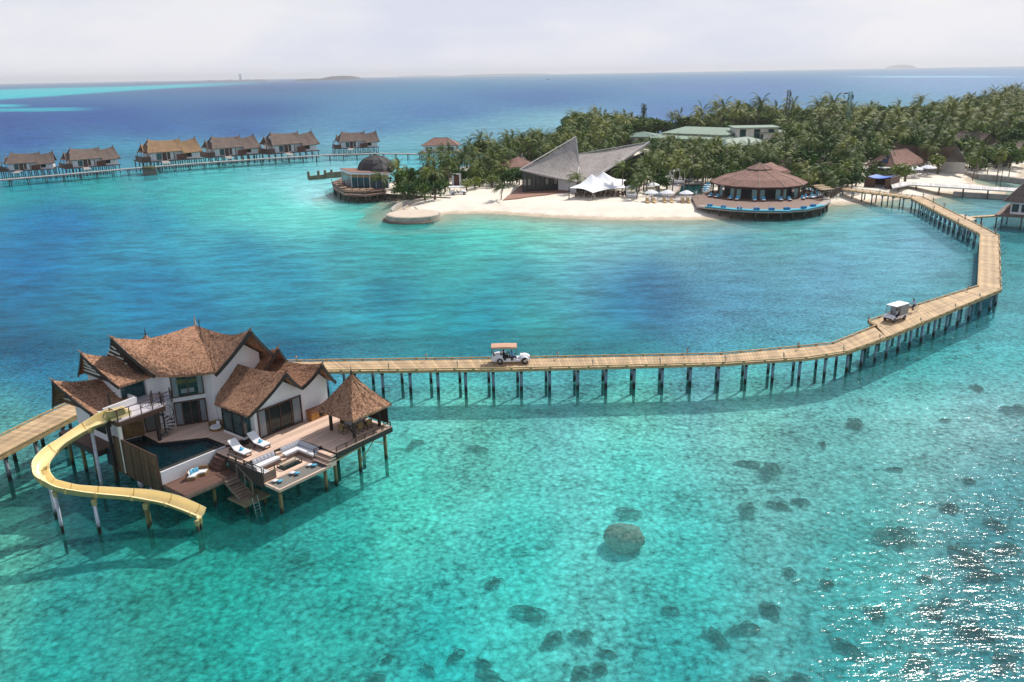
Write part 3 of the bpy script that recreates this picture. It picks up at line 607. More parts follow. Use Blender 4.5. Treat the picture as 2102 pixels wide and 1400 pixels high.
# --- windows and doors (frame, pane, curtains over a dark room)
def opening(name, A, B, z0, z1, n, frame, off=(0, 0), curt=(.16, .16), fw=.09, sill=False, wid=WHITE, gm=None, extra=None):
    """A,B: plan ends of the opening along the wall, outward normal to the right of A->B"""
    A = Vector((*A, 0)); B = Vector((*B, 0)); d = (B-A).normalized(); nn = Vector((d.y, -d.x, 0)); L_ = (B-A).length
    def q(mb, s0, s1, a, b, o0, o1):
        mb.extr([A+d*s0+nn*o0+Vector((0, 0, a)), A+d*s1+nn*o0+Vector((0, 0, a)), A+d*s1+nn*o0+Vector((0, 0, b)), A+d*s0+nn*o0+Vector((0, 0, b))], nn*(o1-o0))
    fr = MB(); q(fr, 0, L_, z0, z0+fw, .003, .14); q(fr, 0, L_, z1-fw, z1, .003, .14)
    q(fr, 0, fw, z0+fw, z1-fw, .003, .14); q(fr, L_-fw, L_, z0+fw, z1-fw, .003, .14)
    for i in range(1, n): q(fr, L_*i/n-.04, L_*i/n+.04, z0+fw, z1-fw, .05, .13)
    f = fr.build(name, frame, V)
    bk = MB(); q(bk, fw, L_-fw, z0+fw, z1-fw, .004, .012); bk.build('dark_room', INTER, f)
    for s, side in ((curt[0], 0), (curt[1], 1)):
        if not s: continue
        c = MB()
        w = L_*s; k = 10; rows = [[], []]
        for i in range(k+1):
            x = fw+w*i/k if side == 0 else L_-fw-w*i/k; o_ = .035+.018*(i % 2)
            p = A+d*x+nn*o_; rows[0].append(p+Vector((0, 0, z0+fw))); rows[1].append(p+Vector((0, 0, z1-fw)))
        c.grid(rows); c.build('curtain', CURT, f)
    pn = MB(); q(pn, fw, L_-fw, z0+fw, z1-fw, .085, .09); pn.build('pane', gm or GLASS, f)
    return f
opening('french_door', (3.62, 7.1), (8.0, 7.1), 3.02, 5.45, 4, BROWN, curt=(.15, .17))
opening('french_door', (.88, 14.657), (3.12, 13.443), 3.22, 5.35, 4, BROWN, curt=(.2, .16))
o = opening('bedroom_window', (.88, 14.657), (3.12, 13.443), 5.75, 7.75, 2, BROWN, curt=(.17, .15))
mb = MB(); d_ = Vector((2.24, -1.214, 0)).normalized(); nn_ = Vector((d_.y, -d_.x, 0)); c0 = Vector((2.0, 14.05, 6.05))+nn_*.04
mb.extr([c0-d_*.55, c0+d_*.5, c0+d_*.5+Vector((0, 0, .38)), c0-d_*.55+Vector((0, 0, .38))], nn_*.02); mb.build('bed', CUSH, o)
mb = MB(); c0 = Vector((2.0, 14.05, 6.85))+nn_*.03
mb.extr([c0-d_*.85, c0+d_*.85, c0+d_*.85+Vector((0, 0, .3)), c0-d_*.85+Vector((0, 0, .45))], nn_*.015); mb.build('wall_painting', mat('ochre_painting', (.45, .28, .03), .8, .5, 3), o)
opening('bathroom_window', (-2.2, 16.9), (-.25, 16.9), 5.95, 7.5, 2, TEALG, curt=(0, 0), fw=.05, gm=TEALG)
opening('bedroom_window', (-3.9, 19.0), (-3.9, 16.9), 3.7, 5.0, 1, DARK, curt=(0, 0))
opening('frosted_door', (-1.35, 15.58), (-.2, 15.22), 3.22, 5.4, 1, BROWN, curt=(0, 0), gm=glass('frosted_glass', (.12, .13, .12), .1, .3))
mb = MB(); mb.extr([(-3.1, 16.06, 3.1), (-1.45, 15.55, 3.1), (-1.45, 15.55, 5.6), (-3.1, 16.06, 5.6)], (-.04, -.12, 0)); mb.build('carved_panel', mat('carved_bronze', (.26, .15, .05), .6, .75, 1.6, bump=.6), V)
# bay window box of the pavilion
mb = MB(); mb.bb(2.55, 3.6, 7.65, 10.4, 2.95, 3.38); by = mb.build('bay_window', WHITE, V)
mb = MB(); mb.bb(2.55, 3.6, 7.65, 10.4, 5.2, 5.3)
for x, y in ((2.6, 7.7), (2.6, 9.05), (2.6, 10.35), (3.45, 7.7)): mb.bb(x-.05, x+.05, y-.05, y+.05, 3.38, 5.2)
mb.bb(2.553, 3.597, 7.653, 10.397, 3.38, 3.46); mb.build('window_frame', DARK, by)
mb = MB(); mb.bb(2.62, 2.64, 7.7, 10.3, 3.46, 5.2); mb.bb(2.62, 3.4, 7.69, 7.71, 3.46, 5.2); mb.build('pane', TEALG, by)
mb = MB(); mb.bb(2.7, 2.72, 8.0, 10.3, 4.5, 5.2); mb.build('roller_blind', CURT, by)
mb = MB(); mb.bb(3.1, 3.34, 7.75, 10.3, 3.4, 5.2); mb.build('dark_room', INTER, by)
# --- decks
def rimdeck(name, poly, z, th, m, rim=DARK, label=None):
    mb = MB(); mb.prism(poly, z-.06, z); o = mb.build(name, m, V, label=label)
    m2 = MB(); n = len(poly); a = sum(poly[i][0]*poly[(i+1) % n][1]-poly[(i+1) % n][0]*poly[i][1] for i in range(n))
    if a < 0: poly = poly[::-1]
    cx = sum(p[0] for p in poly)/n; cy = sum(p[1] for p in poly)/n
    for i in range(n):
        p, q = Vector((*poly[i], z-.065-th/2)), Vector((*poly[(i+1) % n], z-.065-th/2)); m2.beam(p, q, .12, th)
    m2.build('fascia', rim, o); return o
rimdeck('deck', [(5.55, 0), (11.65, 0), (11.65, 7.1), (3.35, 7.1), (3.35, 7.9), (.1, 7.9), (.1, 4.42), (5.55, 4.42)], 3.0, .4, DECK)
rimdeck('deck', [(1.2, 7.9), (3.3, 7.9), (3.3, 13.3), (.8, 14.7), (.8, 15.0), (-1.6, 15.65), (-1.75, 12.95), (1.15, 10.65)], 3.18, .4, DECK)
rimdeck('deck', [(-5.35, 15.9), (-3.9, 15.9), (-3.9, 22.2), (-5.35, 22.2)], 3.0, .45, DECKD)
rimdeck('lower_deck', [(-4.45, 5.2), (.0, 5.2), (.0, 8.1), (-4.45, 8.1)], 2.02, .3, DECKD, CLAD)
rimdeck('sunken_lounge_floor', [(.1, 1.85), (5.5, 1.85), (5.5, 4.4), (.1, 4.4)], 2.1, .15, DECK)
mb = MB()
for k, (u0_, z_) in enumerate(((5.3, 2.85), (5.05, 2.6), (4.8, 2.35))): mb.bb(u0_-.25, 5.56, .02, 1.7, z_-.1, z_)
mb.bb(4.9, 5.5, .04, 1.68, 1.95, 2.25); mb.build('steps', DECK, V)
mb = MB()
for k in range(3): mb.bb(2.98, 3.42, 4.35-.28*(k+1), 4.35-.28*k, 2.1, 2.8-.22*k)
mb.build('steps', DECK, V)
mb = MB()
for k in range(3): mb.bb(-.24*(k+1), -.24*k+.05, 6.5, 7.85, 2.02, 2.8-.26*k)
mb.build('steps', DECKD, V)
mb = MB()
for k in range(2): mb.bb(1.25+.0, 3.3, 7.9-.35*(k+1), 7.9-.35*k, 3.0, 3.14-.06*k)
mb.build('steps', DARK, V)
# retaining faces of the sunken lounge
mb = MB(); mb.bb(-.08, .02, 1.85, 6.15, 1.75, 2.95); mb.build('dark_cladding', CLADD, V); mb = MB(); mb.bb(.02, 5.55, 4.42, 4.5, 2.0, 2.93); mb.build('cladding', CLAD, V)
mb = MB(); mb.bb(.02, 1.15, 1.83, 1.93, 1.95, 2.85); mb.build('cladding', CLAD, V); mb = MB(); mb.bb(5.5, 5.56, 1.72, 4.4, 2.0, 2.93); mb.build('cladding', CLAD, V)
# hammock net over the water with its timber frame
mb = MB(); mb.bb(0, 4.9, 1.7, 1.86, 1.98, 2.14); mb.bb(0, 4.9, 0, .14, 1.92, 2.14); mb.bb(0, .14, .14, 1.7, 1.92, 2.14); mb.bb(4.78, 4.9, .14, 1.7, 1.92, 2.14)
nf = mb.build('net_frame', DECK, V)
mb = MB(); mb.slab([[(.14+4.64*i/10, .14+1.56*j/5, 2.09-.07*math.sin(math.pi*i/10)*math.sin(math.pi*j/5)) for i in range(11)] for j in range(6)], .02)
mb.build('hammock_net', mat('grey_net', (.20, .19, .17), .9, .15, 30), nf)
# --- railings
def rail(pts, z, h=.55, step=.95, m=BROWN, name='railing', wires=2, r=.03):
    mb = MB()
    for a, b_ in zip(pts[:-1], pts[1:]):
        A, B = Vector((*a, z)), Vector((*b_, z)); L_ = (B-A).length; n = max(1, round(L_/step)); zz = Vector((0, 0, 1))
        for i in range(n+1):
            p = A.lerp(B, i/n); mb.beam(p, p+zz*h, .06, .06)
            if i and i < n and wires == 2 and h < .6: mb.beam(p+(B-A).normalized()*.14, p+(B-A).normalized()*.14+zz*h, .04, .04)
        mb.beam(A+zz*h, B+zz*h, .07, .05)
        for w in range(wires): mb.beam(A+zz*h*(w+1)/(wires+1), B+zz*h*(w+1)/(wires+1), .025, .025)
    return mb.build(name, m, V)
rail([(5.62, .06), (11.55, .06)], 3.0, .42, .95); rail([(11.58, .1), (11.58, .9)], 3.0, .42)
rail([(.0, 1.95), (.0, 6.15)], 2.95, .42, .95, DARK); rail([(.1, 1.9), (1.1, 1.9)], 2.85, .4, .9, DARK)
rail([(5.5, 1.72), (4.75, 1.72)], 2.6, .5, .8, BLACK)
# --- pool
mb = MB(); PO = [(-4.5, 8.62), (1.0, 8.62), (1.15, 10.6), (-1.8, 12.9), (-1.7, 15.6), (-3.2, 16.1), (-4.5, 16.1)]
mb.prism(PO, 1.5, 1.62)
for i in range(len(PO)):
    a, b_ = PO[i], PO[(i+1) % len(PO)]; mb.beam((*a, 2.25), (*b_, 2.25), .14, 1.45)
pb = mb.build('pool_basin', mat('dark_pool_tile', (.008, .03, .045), .5, .4, 3), V)
wt = glass('pool_water', (.0, .02, .03), .3, .02)
_t = wt.node_tree; _n = N(_t, 'ShaderNodeTexNoise'); _n.inputs['Scale'].default_value = 3.; _n.inputs['Detail'].default_value = 3; _b = N(_t, 'ShaderNodeBump'); _b.inputs['Distance'].default_value = .1; _b.inputs['Strength'].default_value = .7
_c = N(_t, 'ShaderNodeTexCoord'); _t.links.new(_c.outputs['Object'], _n.inputs['Vector']); _t.links.new(_n.outputs['Fac'], _b.inputs['Height']); _t.links.new(_b.outputs[0], _t.nodes['Principled BSDF'].inputs['Normal'])
mb = MB(); mb.prism(PO, 2.9, 2.93); mb.build('pool_water', wt, pb)
mb = MB(); mb.bb(-4.55, 1.25, 8.22, 8.7, 2.95, 3.03); mb.beam((1.2, 8.7, 2.99), (1.25, 10.5, 2.99), .2, .08); mb.build('pool_coping', STONE, pb)
mb = MB(); mb.bb(-4.5, 1.3, 8.1, 8.22, 1.9, 3.06); mb.bb(1.25, 2.0, 8.1, 8.22, 2.6, 3.06); mb.build('pool_wall', WHITE, pb)
mb = MB()
for k in range(4): mb.bb(-3.9+.45*k, -3.45+.45*k, 15.0-.1*k, 15.9, 1.6, 2.75-.25*k)
mb.build('pool_step', mat('pool_step_tile', (.02, .07, .09), .5), pb)
# --- slatted privacy screen beside the pool
mb = MB()
for k in range(6):
    v_ = 8.1+6.1*k/5; mb.bb(-4.72, -4.6, v_-.07, v_+.07, 1.4, 4.5)
mb.bb(-4.7, -4.62, 8.1, 14.2, 4.42, 4.52); mb.bb(-4.7, -4.62, 8.1, 14.2, 3.45, 3.53); mb.bb(-4.7, -4.62, 8.1, 14.2, 1.42, 1.52)
sc0 = mb.build('privacy_screen', BROWN, V)
slat = mat('bamboo_slats', (.16, .10, .05), .8, .5, 3, stripe=(1, .09, .85, .35)); mb = MB(); mb.bb(-4.68, -4.64, 8.15, 14.15, 1.5, 3.45); mb.bb(-4.68, -4.64, 8.15, 14.15, 3.53, 4.42)
mb.build('slat_panel', slat, sc0)
mb = MB(); mb.bb(-4.62, -4.54, 8.2, 12.8, 2.75, 2.83); mb.build('pale_rail', JRAIL, sc0)
# --- upper terrace
mb = MB(); mb.prism([(-4.6, 13.1), (-.7, 13.25), (.6, 14.5), (.8, 14.75), (.8, 16.4), (-.2, 16.45), (-2.3, 16.9), (-4.6, 16.6)], 5.7, 5.92); tr0 = mb.build('upper_terrace', mat('terrace_paving', (.55, .52, .56), .8, .15, 1), V)
mb = MB(); mb.beam((-4.65, 13.05, 5.72), (-.65, 13.2, 5.72), .12, .34); mb.beam((-4.68, 13.05, 5.72), (-4.68, 16.6, 5.72), .1, .34); mb.build('fascia', BROWN, tr0)
mb = MB(); mb.extr([(-4.6, 15.15, 5.9), (-1.7, 15.45, 5.9), (-1.7, 15.45, 6.55), (-4.6, 15.15, 6.55)], (0, .15, 0)); mb.extr([(-1.7, 15.45, 5.9), (-1.7, 16.6, 5.9), (-1.7, 16.6, 6.55), (-1.7, 15.45, 6.55)], (-.15, 0, 0)); mb.extr([(-1.7, 15.61, 5.92), (-4.6, 15.31, 5.92), (-4.6, 16.6, 5.92), (-1.7, 16.6, 5.92)], (0, 0, .1)); mb.build('parapet', WHITE, tr0)
for a in ((-4.6, 13.1), (-1.5, 13.2)):
    mb = MB(); mb.bb(a[0]-.12, a[0]+.12, a[1]-.1, a[1]+.12, 1.6, 5.6); mb.build('column', WHITE2 if a[0] < -4 else DARK, tr0)
rail([(-4.6, 13.1), (-.7, 13.25)], 5.92, .95, 1.0, BROWN, wires=1); rail([(-4.62, 13.1), (-4.62, 14.2)], 5.92, .9, 1.1, BROWN, wires=0)
rail([(-.7, 14.9), (-1.15, 14.3), (-.7, 13.5), (.2, 13.5), (.5, 14.3)], 5.92, .95, 1.0, BLACK, wires=2)
# outdoor shower post on the terrace
mb = MB(); mb.beam((-3.9, 15.45, 5.92), (-3.9, 15.45, 7.5), .14, .14); mb.beam((-3.9, 15.45, 7.5), (-3.5, 15.3, 7.55), .06, .06); mb.lathe([(.01, 0), (.1, 0), (.1, .04), (.01, .05)], (-3.5, 15.3, 7.48), 8); mb.build('shower', DARK, V)
# --- spiral stair
mb = MB(); cx, cy = -.5, 14.0; mb.cyl((cx, cy, 3.18), (cx, cy, 6.9), .07, .07, 8)
sp = mb.build('spiral_stair', BLACK, V); mb = MB(); hand = []
for k in range(15):
    a = R(200)+R(30)*k; z = 3.38+k*.18; a2 = a+R(27)
    mb.prism([(cx+.07*math.cos(a), cy+.07*math.sin(a)), (cx+.85*math.cos(a), cy+.85*math.sin(a)), (cx+.85*math.cos(a2), cy+.85*math.sin(a2)), (cx+.07*math.cos(a2), cy+.07*math.sin(a2))], z-.03, z)
    p = (cx+.85*math.cos(a), cy+.85*math.sin(a), z); hand.append((p[0], p[1], z+.9))
mb.build('tread', mat('grey_metal_tread', (.10, .10, .11), .4), sp)
mb = MB()
for h_ in hand: mb.cyl((h_[0], h_[1], h_[2]-.9), h_, .015, .015, 5)
mb.tube(hand, .025, 5); mb.tube([(x, y, z-.3) for x, y, z in hand], .012, 4); mb.tube([(x, y, z-.6) for x, y, z in hand], .012, 4); mb.build('handrail', BLACK, sp)
# --- stair down to the bathing platform
mb = MB()
for k in range(8): mb.bb(-1.25, -.15, 5.05-.24*(k+1), 5.05-.24*k+.04, 1.78-.14*k-.05, 1.84-.14*k)
st = mb.build('water_stair', CLAD, V)
mb = MB(); mb.beam((-1.25, 5.1, 1.75), (-1.25, 3.15, .72), .06, .2); mb.beam((-.15, 5.1, 1.75), (-.15, 3.15, .72), .06, .2)
for v_, z_ in ((5.0, 1.85), (4.1, 1.35), (3.2, .85)): mb.beam((-.12, v_, z_), (-.12, v_, z_+1.0), .07, .07)
mb.beam((-.12, 5.0, 2.85), (-.12, 3.1, 1.83), .07, .06); mb.build('handrail', mat('grey_timber', (.25, .22, .17), .8, .3, 3), st)
mb = MB(); mb.bb(-1.6, .7, 2.2, 4.4, .68, .78); bp0 = mb.build('bathing_platform', mat('green_boards', (.24, .22, .13), .8, .35, 2, stripe=(0, .15, .5, .2)), V)
mb = MB()
for u_ in (-.95, -.5): mb.cyl((u_, 2.15, 1.25), (u_, 1.85, -.5), .03, .03, 6)
for k in range(5): mb.beam((-.95, 2.12-.05*k, .7-.25*k), (-.5, 2.12-.05*k, .7-.25*k), .05, .03)
mb.build('ladder', STEEL, bp0)
# --- stilts
def px_uv(x, y, z=0): w = P(x, y, z)-VO; return (w.x*math.cos(VTH)+w.y*math.sin(VTH), -w.x*math.sin(VTH)+w.y*math.cos(VTH))
for (u_, v_, zt, k) in [(.25, .35, 2.0, 0), (4.55, .35, 2.0, 0), (5.7, .5, 2.6, 0), (8.4, .6, 2.6, 0), (11.3, .6, 2.6, 0), (11.3, 3.4, 2.6, 0), (8.4, 3.4, 2.6, 0), (8.4, 6.6, 2.6, 0), (11.3, 6.6, 2.6, 0),
        (.3, 4.0, 2.0, 0), (4.6, 4.0, 2.0, 0), (-4.0, 5.6, 1.8, 0), (-1.9, 5.6, 1.8, 0), (-.4, 5.6, 1.8, 0), (-4.0, 7.8, 1.8, 0), (-1.2, 2.6, .7, 0), (.4, 2.6, .7, 0), (.3, 7.5, 2.6, 0), (3.3, 7.5, 2.6, 0),
        (-4.3, 10, 1.5, 1), (-4.3, 11.8, 1.5, 1), (-4.4, 15.5, 2.6, 0), (-4.9, 17.5, 2.6, 0), (-4.9, 19.5, 2.6, 0), (-4.9, 21.8, 2.6, 0), (-1.5, 9.5, 1.5, 0), (-1.2, 13.5, 2.6, 0), (2, 12, 2.6, 0), (-2, 18, 2.6, 0), (2, 17, 2.6, 0), (6, 10, 2.6, 0), (6, 15, 2.6, 0), (10.8, 10, 2.6, 0), (6, 20, 2.6, 0), (0, 21, 2.6, 0)]:
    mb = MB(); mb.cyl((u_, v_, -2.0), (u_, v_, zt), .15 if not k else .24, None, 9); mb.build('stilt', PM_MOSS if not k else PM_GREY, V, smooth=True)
mb = MB(); mb.beam((11.3, .6, 1.4), (9.2, .55, 2.5), .08, .08); mb.beam((8.4, .7, .6), (10.6, .7, 2.5), .06, .06); mb.beam((4.55, .4, 1.6), (3.5, .4, 1.95), .1, .1)
mb.beam((5.7, .45, 2.05), (8.4, .45, 2.25), .1, .14); mb.build('brace', mat('pale_brace', (.45, .33, .2), .7), V)
for v_ in (.6, 3.4, 6.6):
    mb = MB(); mb.beam((5.7, v_, 2.45), (11.5, v_, 2.45), .16, .2); mb.build('joist_beam', DARK, V)
# under-floor mass of the house
mb = MB(); mb.bb(3.4, 10.9, 7.2, 13.3, 2.35, 2.6); mb.bb(-3.8, 7.9, 16.7, 21.8, 2.35, 2.6); mb.build('floor_frame', DARK, V)

# =================================================================== things on the villa's deck
def at_v(u, v, z): p = vw(u, v, z); return (p.x, p.y, p.z)
# gazebo
G = thing('gazebo', 'small square gazebo with a steep pyramid thatched roof on the deck corner', 'gazebo', at_v(9.6, 2.2, 3.0), VTH)
mb = MB(); h = 2.2; ap = (0, 0, 4.95)
cs = [(-h, -h, 2.0), (h, -h, 2.0), (h, h, 2.0), (-h, h, 2.0)]
for i in range(4):
    a, b_ = cs[i], cs[(i+1) % 4]; slope(mb, [(0, 0, 4.95), (0, 0, 4.955), (0, 0, 4.96)], [a, lerp(a, b_, .5), b_], 12, 9, .16, .18, .05)
gr = mb.build('roof', THATCH, G); mb = MB(); mb.cyl((0, 0, 4.8), (0, 0, 5.2), .12, .05, 6); mb.cyl((0, 0, 5.2), (0, 0, 5.6), .03, .01, 5); mb.build('finial', DARK, gr)
for x, y in ((-1.4, -1.4), (1.4, -1.4), (1.4, 1.4), (-1.4, 1.4)):
    mb = MB(); mb.beam((x, y, 0), (x, y, 2.2), .2, .2); mb.build('post', DARK, G)
mb = MB(); mb.bb(-1.6, 1.6, -1.5, -1.3, 2.0, 2.18); mb.bb(-1.6, 1.6, 1.3, 1.5, 2.0, 2.18); mb.bb(-1.5, -1.3, -1.3, 1.3, 2.0, 2.18); mb.bb(1.3, 1.5, -1.3, 1.3, 2.0, 2.18); mb.build('roof_beam', DARK, G)
mb = MB(); mb.bb(1.93, 1.98, -1.9, 2.2, .25, 2.0); mb.build('slat_screen', mat('dark_slats', (.05, .035, .025), .8, .4, 3, stripe=(1, .09, .8, .3)), G)
# dining table + chairs
t0 = thing('dining_table', 'dark dining table with a pale top in the gazebo shade', 'table', at_v(9.7, 2.2, 3.0), VTH)
mb = MB(); mb.bb(-.95, .95, -.42, .42, .7, .75); mb.build('tabletop', mat('pale_tabletop', (.45, .47, .52), .4), t0)
for x in (-.8, .8):
    mb = MB(); mb.beam((x, -.35, 0), (x, .35, .7), .06, .06); mb.beam((x, .35, 0), (x, -.35, .7), .06, .06); mb.build('leg', BLACK, t0)
ch = None
for (u_, v_, a, lb) in ((9.2, 1.35, 180, 'rattan dining chair on the water side of the gazebo table, nearer the steps'), (10.2, 1.35, 180, 'rattan dining chair on the water side of the gazebo table, nearer the slatted screen'),
                        (9.2, 3.05, 0, 'rattan dining chair on the house side of the gazebo table, nearer the steps'), (10.2, 3.05, 0, 'rattan dining chair on the house side of the gazebo table, nearer the slatted screen'), (8.3, 2.3, 90, 'rattan dining chair at the end of the gazebo table facing the villa doors')):
    if ch is None:
        ch = thing('dining_chair', lb, 'chair', at_v(u_, v_, 3), VTH+R(a), 'rattan chairs round the gazebo table')
        mb = MB(); mb.bb(-.25, .25, -.25, .25, .42, .5); mb.build('seat', RATTAN, ch)
        mb = MB(); mb.slab([[(-.27, .24, .95), (0, .3, .95), (.27, .24, .95)], [(-.27, .2, .5), (0, .26, .5), (.27, .2, .5)]], .04); mb.bb(-.28, .28, .2, .26, .5, .9); mb.build('backrest', RATTAN, ch)
        for x in (-.24, .24):
            mb = MB(); mb.beam((x, -.24, 0), (x, -.22, .62), .035, .035); mb.beam((x, .24, 0), (x, .22, .62), .035, .035); mb.beam((x, -.24, .62), (x, .24, .62), .04, .03); mb.beam((x, -.24, .02), (x, .24, .02), .03, .03); mb.build('leg_frame', BLACK, ch)
    else: dup(ch, at_v(u_, v_, 3), VTH+R(a), lb)
# outdoor kitchen cabinet
k0 = thing('wooden_cabinet', 'orange brown wooden bar cabinet standing against the white gable wall', 'cabinet', at_v(9.55, 6.7, 3.0), VTH)
mb = MB(); mb.bb(-1.15, 1.15, -.3, .3, 0, .82); bd = mb.build('carcass', TEAK, k0); mb = MB(); mb.bb(-1.2, 1.2, -.36, .34, .82, .9); mb.build('countertop', mat('red_timber', (.30, .10, .04), .5, .3, 4), k0)
mb = MB(); mb.bb(-.25, .25, -.32, -.3, .12, .62); mb.build('open_niche', INTER, k0)
for x in (-.7, .7):
    mb = MB(); mb.bb(x-.4, x+.4, -.325, -.3, .08, .74); d0 = mb.build('cabinet_door', mat('amber_timber', (.50, .24, .05), .5, .3, 5), k0); mb = MB(); mb.bb(x-.3, x+.3, -.35, -.325, .66, .69); mb.build('handle', CONC, d0)
# sun loungers
l0 = thing('sun_lounger', 'white sun lounger with a blue towel, the one nearer the pool corner', 'sun lounger', at_v(1.0, 6.0, 3.0), VTH, 'sun loungers on the villa deck')
mb = MB(); mb.bb(-.36, .36, -1.0, 1.0, .26, .32)
for y in (-.92, .1, .9):
    for x in (-.33, .33): mb.beam((x, y, 0), (x, y, .28), .06, .06)
mb.beam((-.33, -.92, .06), (.33, -.92, .06), .05, .05); mb.beam((-.33, .5, .3), (-.33, .8, .75), .05, .05); mb.beam((.33, .5, .3), (.33, .8, .75), .05, .05); mb.build('frame', BROWN, l0)
mb = MB(); mb.slab([[(-.37, -1.03, .42), (0, -1.03, .43), (.37, -1.03, .42)], [(-.37, .2, .42), (0, .2, .43), (.37, .2, .42)]], .09); mb.build('mattress', CUSH, l0)
mb = MB(); mb.slab([[(-.37, .2, .42), (0, .2, .43), (.37, .2, .42)], [(-.37, .98, 1.0), (0, .98, 1.01), (.37, .98, 1.0)]], .09); mb.build('backrest', CUSH, l0)
l1 = dup(l0, at_v(2.75, 5.95, 3.0), VTH, 'white sun lounger with a blue towel, the one nearer the glass doors')
for u_, lb in ((1.0, 'folded blue towel on the lounger nearer the pool'), (2.75, 'folded blue towel on the lounger nearer the glass doors')):
    mb = MB(); mb.box((0, 0, .03), (.42, .26, .06), .2); mb.box((.02, .03, .085), (.3, .2, .05), .5); mb.extr([(-.12, .02, .11), (.12, .02, .11), (0, .02, .26)], (0, .08, 0)); o = mb.build('towel', BLUEC)
    o.location = at_v(u_, 5.75, 3.43); o.rotation_euler = (0, 0, VTH+.3); tag(o, lb, 'towel', 'blue towels on loungers')
t1 = thing('side_table', 'low dark side table between the two white sun loungers', 'side table', at_v(1.9, 6.1, 3), VTH)
mb = MB(); mb.bb(-.25, .25, -.4, .4, .32, .37); mb.build('tabletop', DARK, t1)
for x, y in ((-.2, -.35), (.2, -.35), (.2, .35), (-.2, .35)):
    mb = MB(); mb.beam((x, y, 0), (x, y, .32), .05, .05); mb.build('leg', DARK, t1)
# sunken sofas with cushions
def sofa(name, label, rects, zc):
    s = thing(name, label, 'sofa', at_v(0, 0, 0), VTH); b_ = MB(); m_ = MB()
    for (a, b2, c, d) in rects: b_.bb(a+.003, b2-.003, c+.003, d-.003, 2.1, 2.46); m_.bb(a, b2, c, d, 2.46, 2.62)
    b_.build('base', CLAD, s); m_.build('seat_cushion', CUSH, s)
sofa('sunken_sofa', 'long L shaped white sofa sunk into the deck below the gazebo', [(3.45, 5.45, 3.62, 4.38), (4.7, 5.45, 1.8, 3.62)], 0)
sofa('sunken_sofa', 'shorter L shaped white sofa sunk into the deck below the loungers', [(.12, 2.95, 3.62, 4.38), (.12, .95, 2.1, 3.62)], 0)
cu = MB()
def pillow(mb, c=(0, 0, 0), w=.42, th=.16, n=6):
    rows_t, rows_b = [], []
    for i in range(n+1):
        rt, rb = [], []
        for j in range(n+1):
            a, b_ = i/n*2-1, j/n*2-1; e = max(abs(a), abs(b_)); q = (1-e**3)*.5*th; pin = 1-.06*(1-abs(a))*(abs(b_) > .9)-.06*(1-abs(b_))*(abs(a) > .9)
            rt.append((c[0]+a*w/2*pin, c[1]+q+.008, c[2]+b_*w/2*pin)); rb.append((c[0]+a*w/2*pin, c[1]-q-.008, c[2]+b_*w/2*pin))
        rows_t.append(rt); rows_b.append(rb)
    mb.grid(rows_t); mb.grid(rows_b, flip=True)
pillow(cu); cume = cu.build('cushion', CUSH, smooth=True); cume_mesh = cume.data; bpy.data.objects.remove(cume)
bm_ = cume_mesh.copy(); bm_.materials.clear(); bm_.materials.append(BLUEC); bm_.name = 'blue_cushion'
tm_ = cume_mesh.copy(); tm_.materials.clear(); tm_.materials.append(TURQ); tm_.name = 'turquoise_cushion'
gm_ = cume_mesh.copy(); gm_.materials.clear(); gm_.materials.append(mat('pale_grey_fabric', (.50, .50, .55), .9, .2, 6)); gm_.name = 'grey_cushion'
def cushion(me, u, v, z, a, lean, label, group, name='cushion', sc=1.):
    o = bpy.data.objects.new(name, me); COL.objects.link(o); o.location = at_v(u, v, z); o.rotation_euler = (lean, random.uniform(-.06, .06), VTH+a); o.scale = (sc, sc, sc)
    return tag(o, label, 'cushion', group)
for k in range(7): cushion(gm_, 3.65+k*.27, 4.24, 2.84, random.uniform(-.12, .12), -.25, ORD[k]+' pale cushion from the stair end on the sunlit back of the long sunken sofa', 'cushions on the long sunken sofa back')
for k in range(8): cushion(gm_, 5.3, 4.1-k*.3, 2.84, R(-90)+random.uniform(-.12, .12), -.25, ORD[k]+' pale cushion from the corner on the gazebo side arm of the long sunken sofa', 'cushions on the shaded sofa arm')
for k in range(6): cushion(gm_, 1.0+k*.33, 4.24, 2.84, random.uniform(-.12, .12), -.25, ORD[k]+' pale cushion from the dark railing on the back of the shorter sunken sofa', 'cushions on the shorter sunken sofa')
for k in range(3): cushion(cume_mesh, .25, 3.9-k*.4, 2.82, R(90), -.25, ORD[k]+' white cushion from the sofa corner against the dark railing', 'cushions against the railing')
for k, (u_, nm) in enumerate(((.75, 'nearest the dark clad wall'), (2.35, 'at the middle'), (4.0, 'nearest the wooden steps'))):
    cushion(cume_mesh, u_-.1, 1.4, 2.2, .2, R(78), 'white cushion on the grey net behind a blue one, '+nm, 'white cushions on the net')
    cushion(bm_, u_+.12, 1.05, 2.2, -.2, R(74), 'light blue cushion lying on the grey net, '+nm, 'blue cushions on the net')
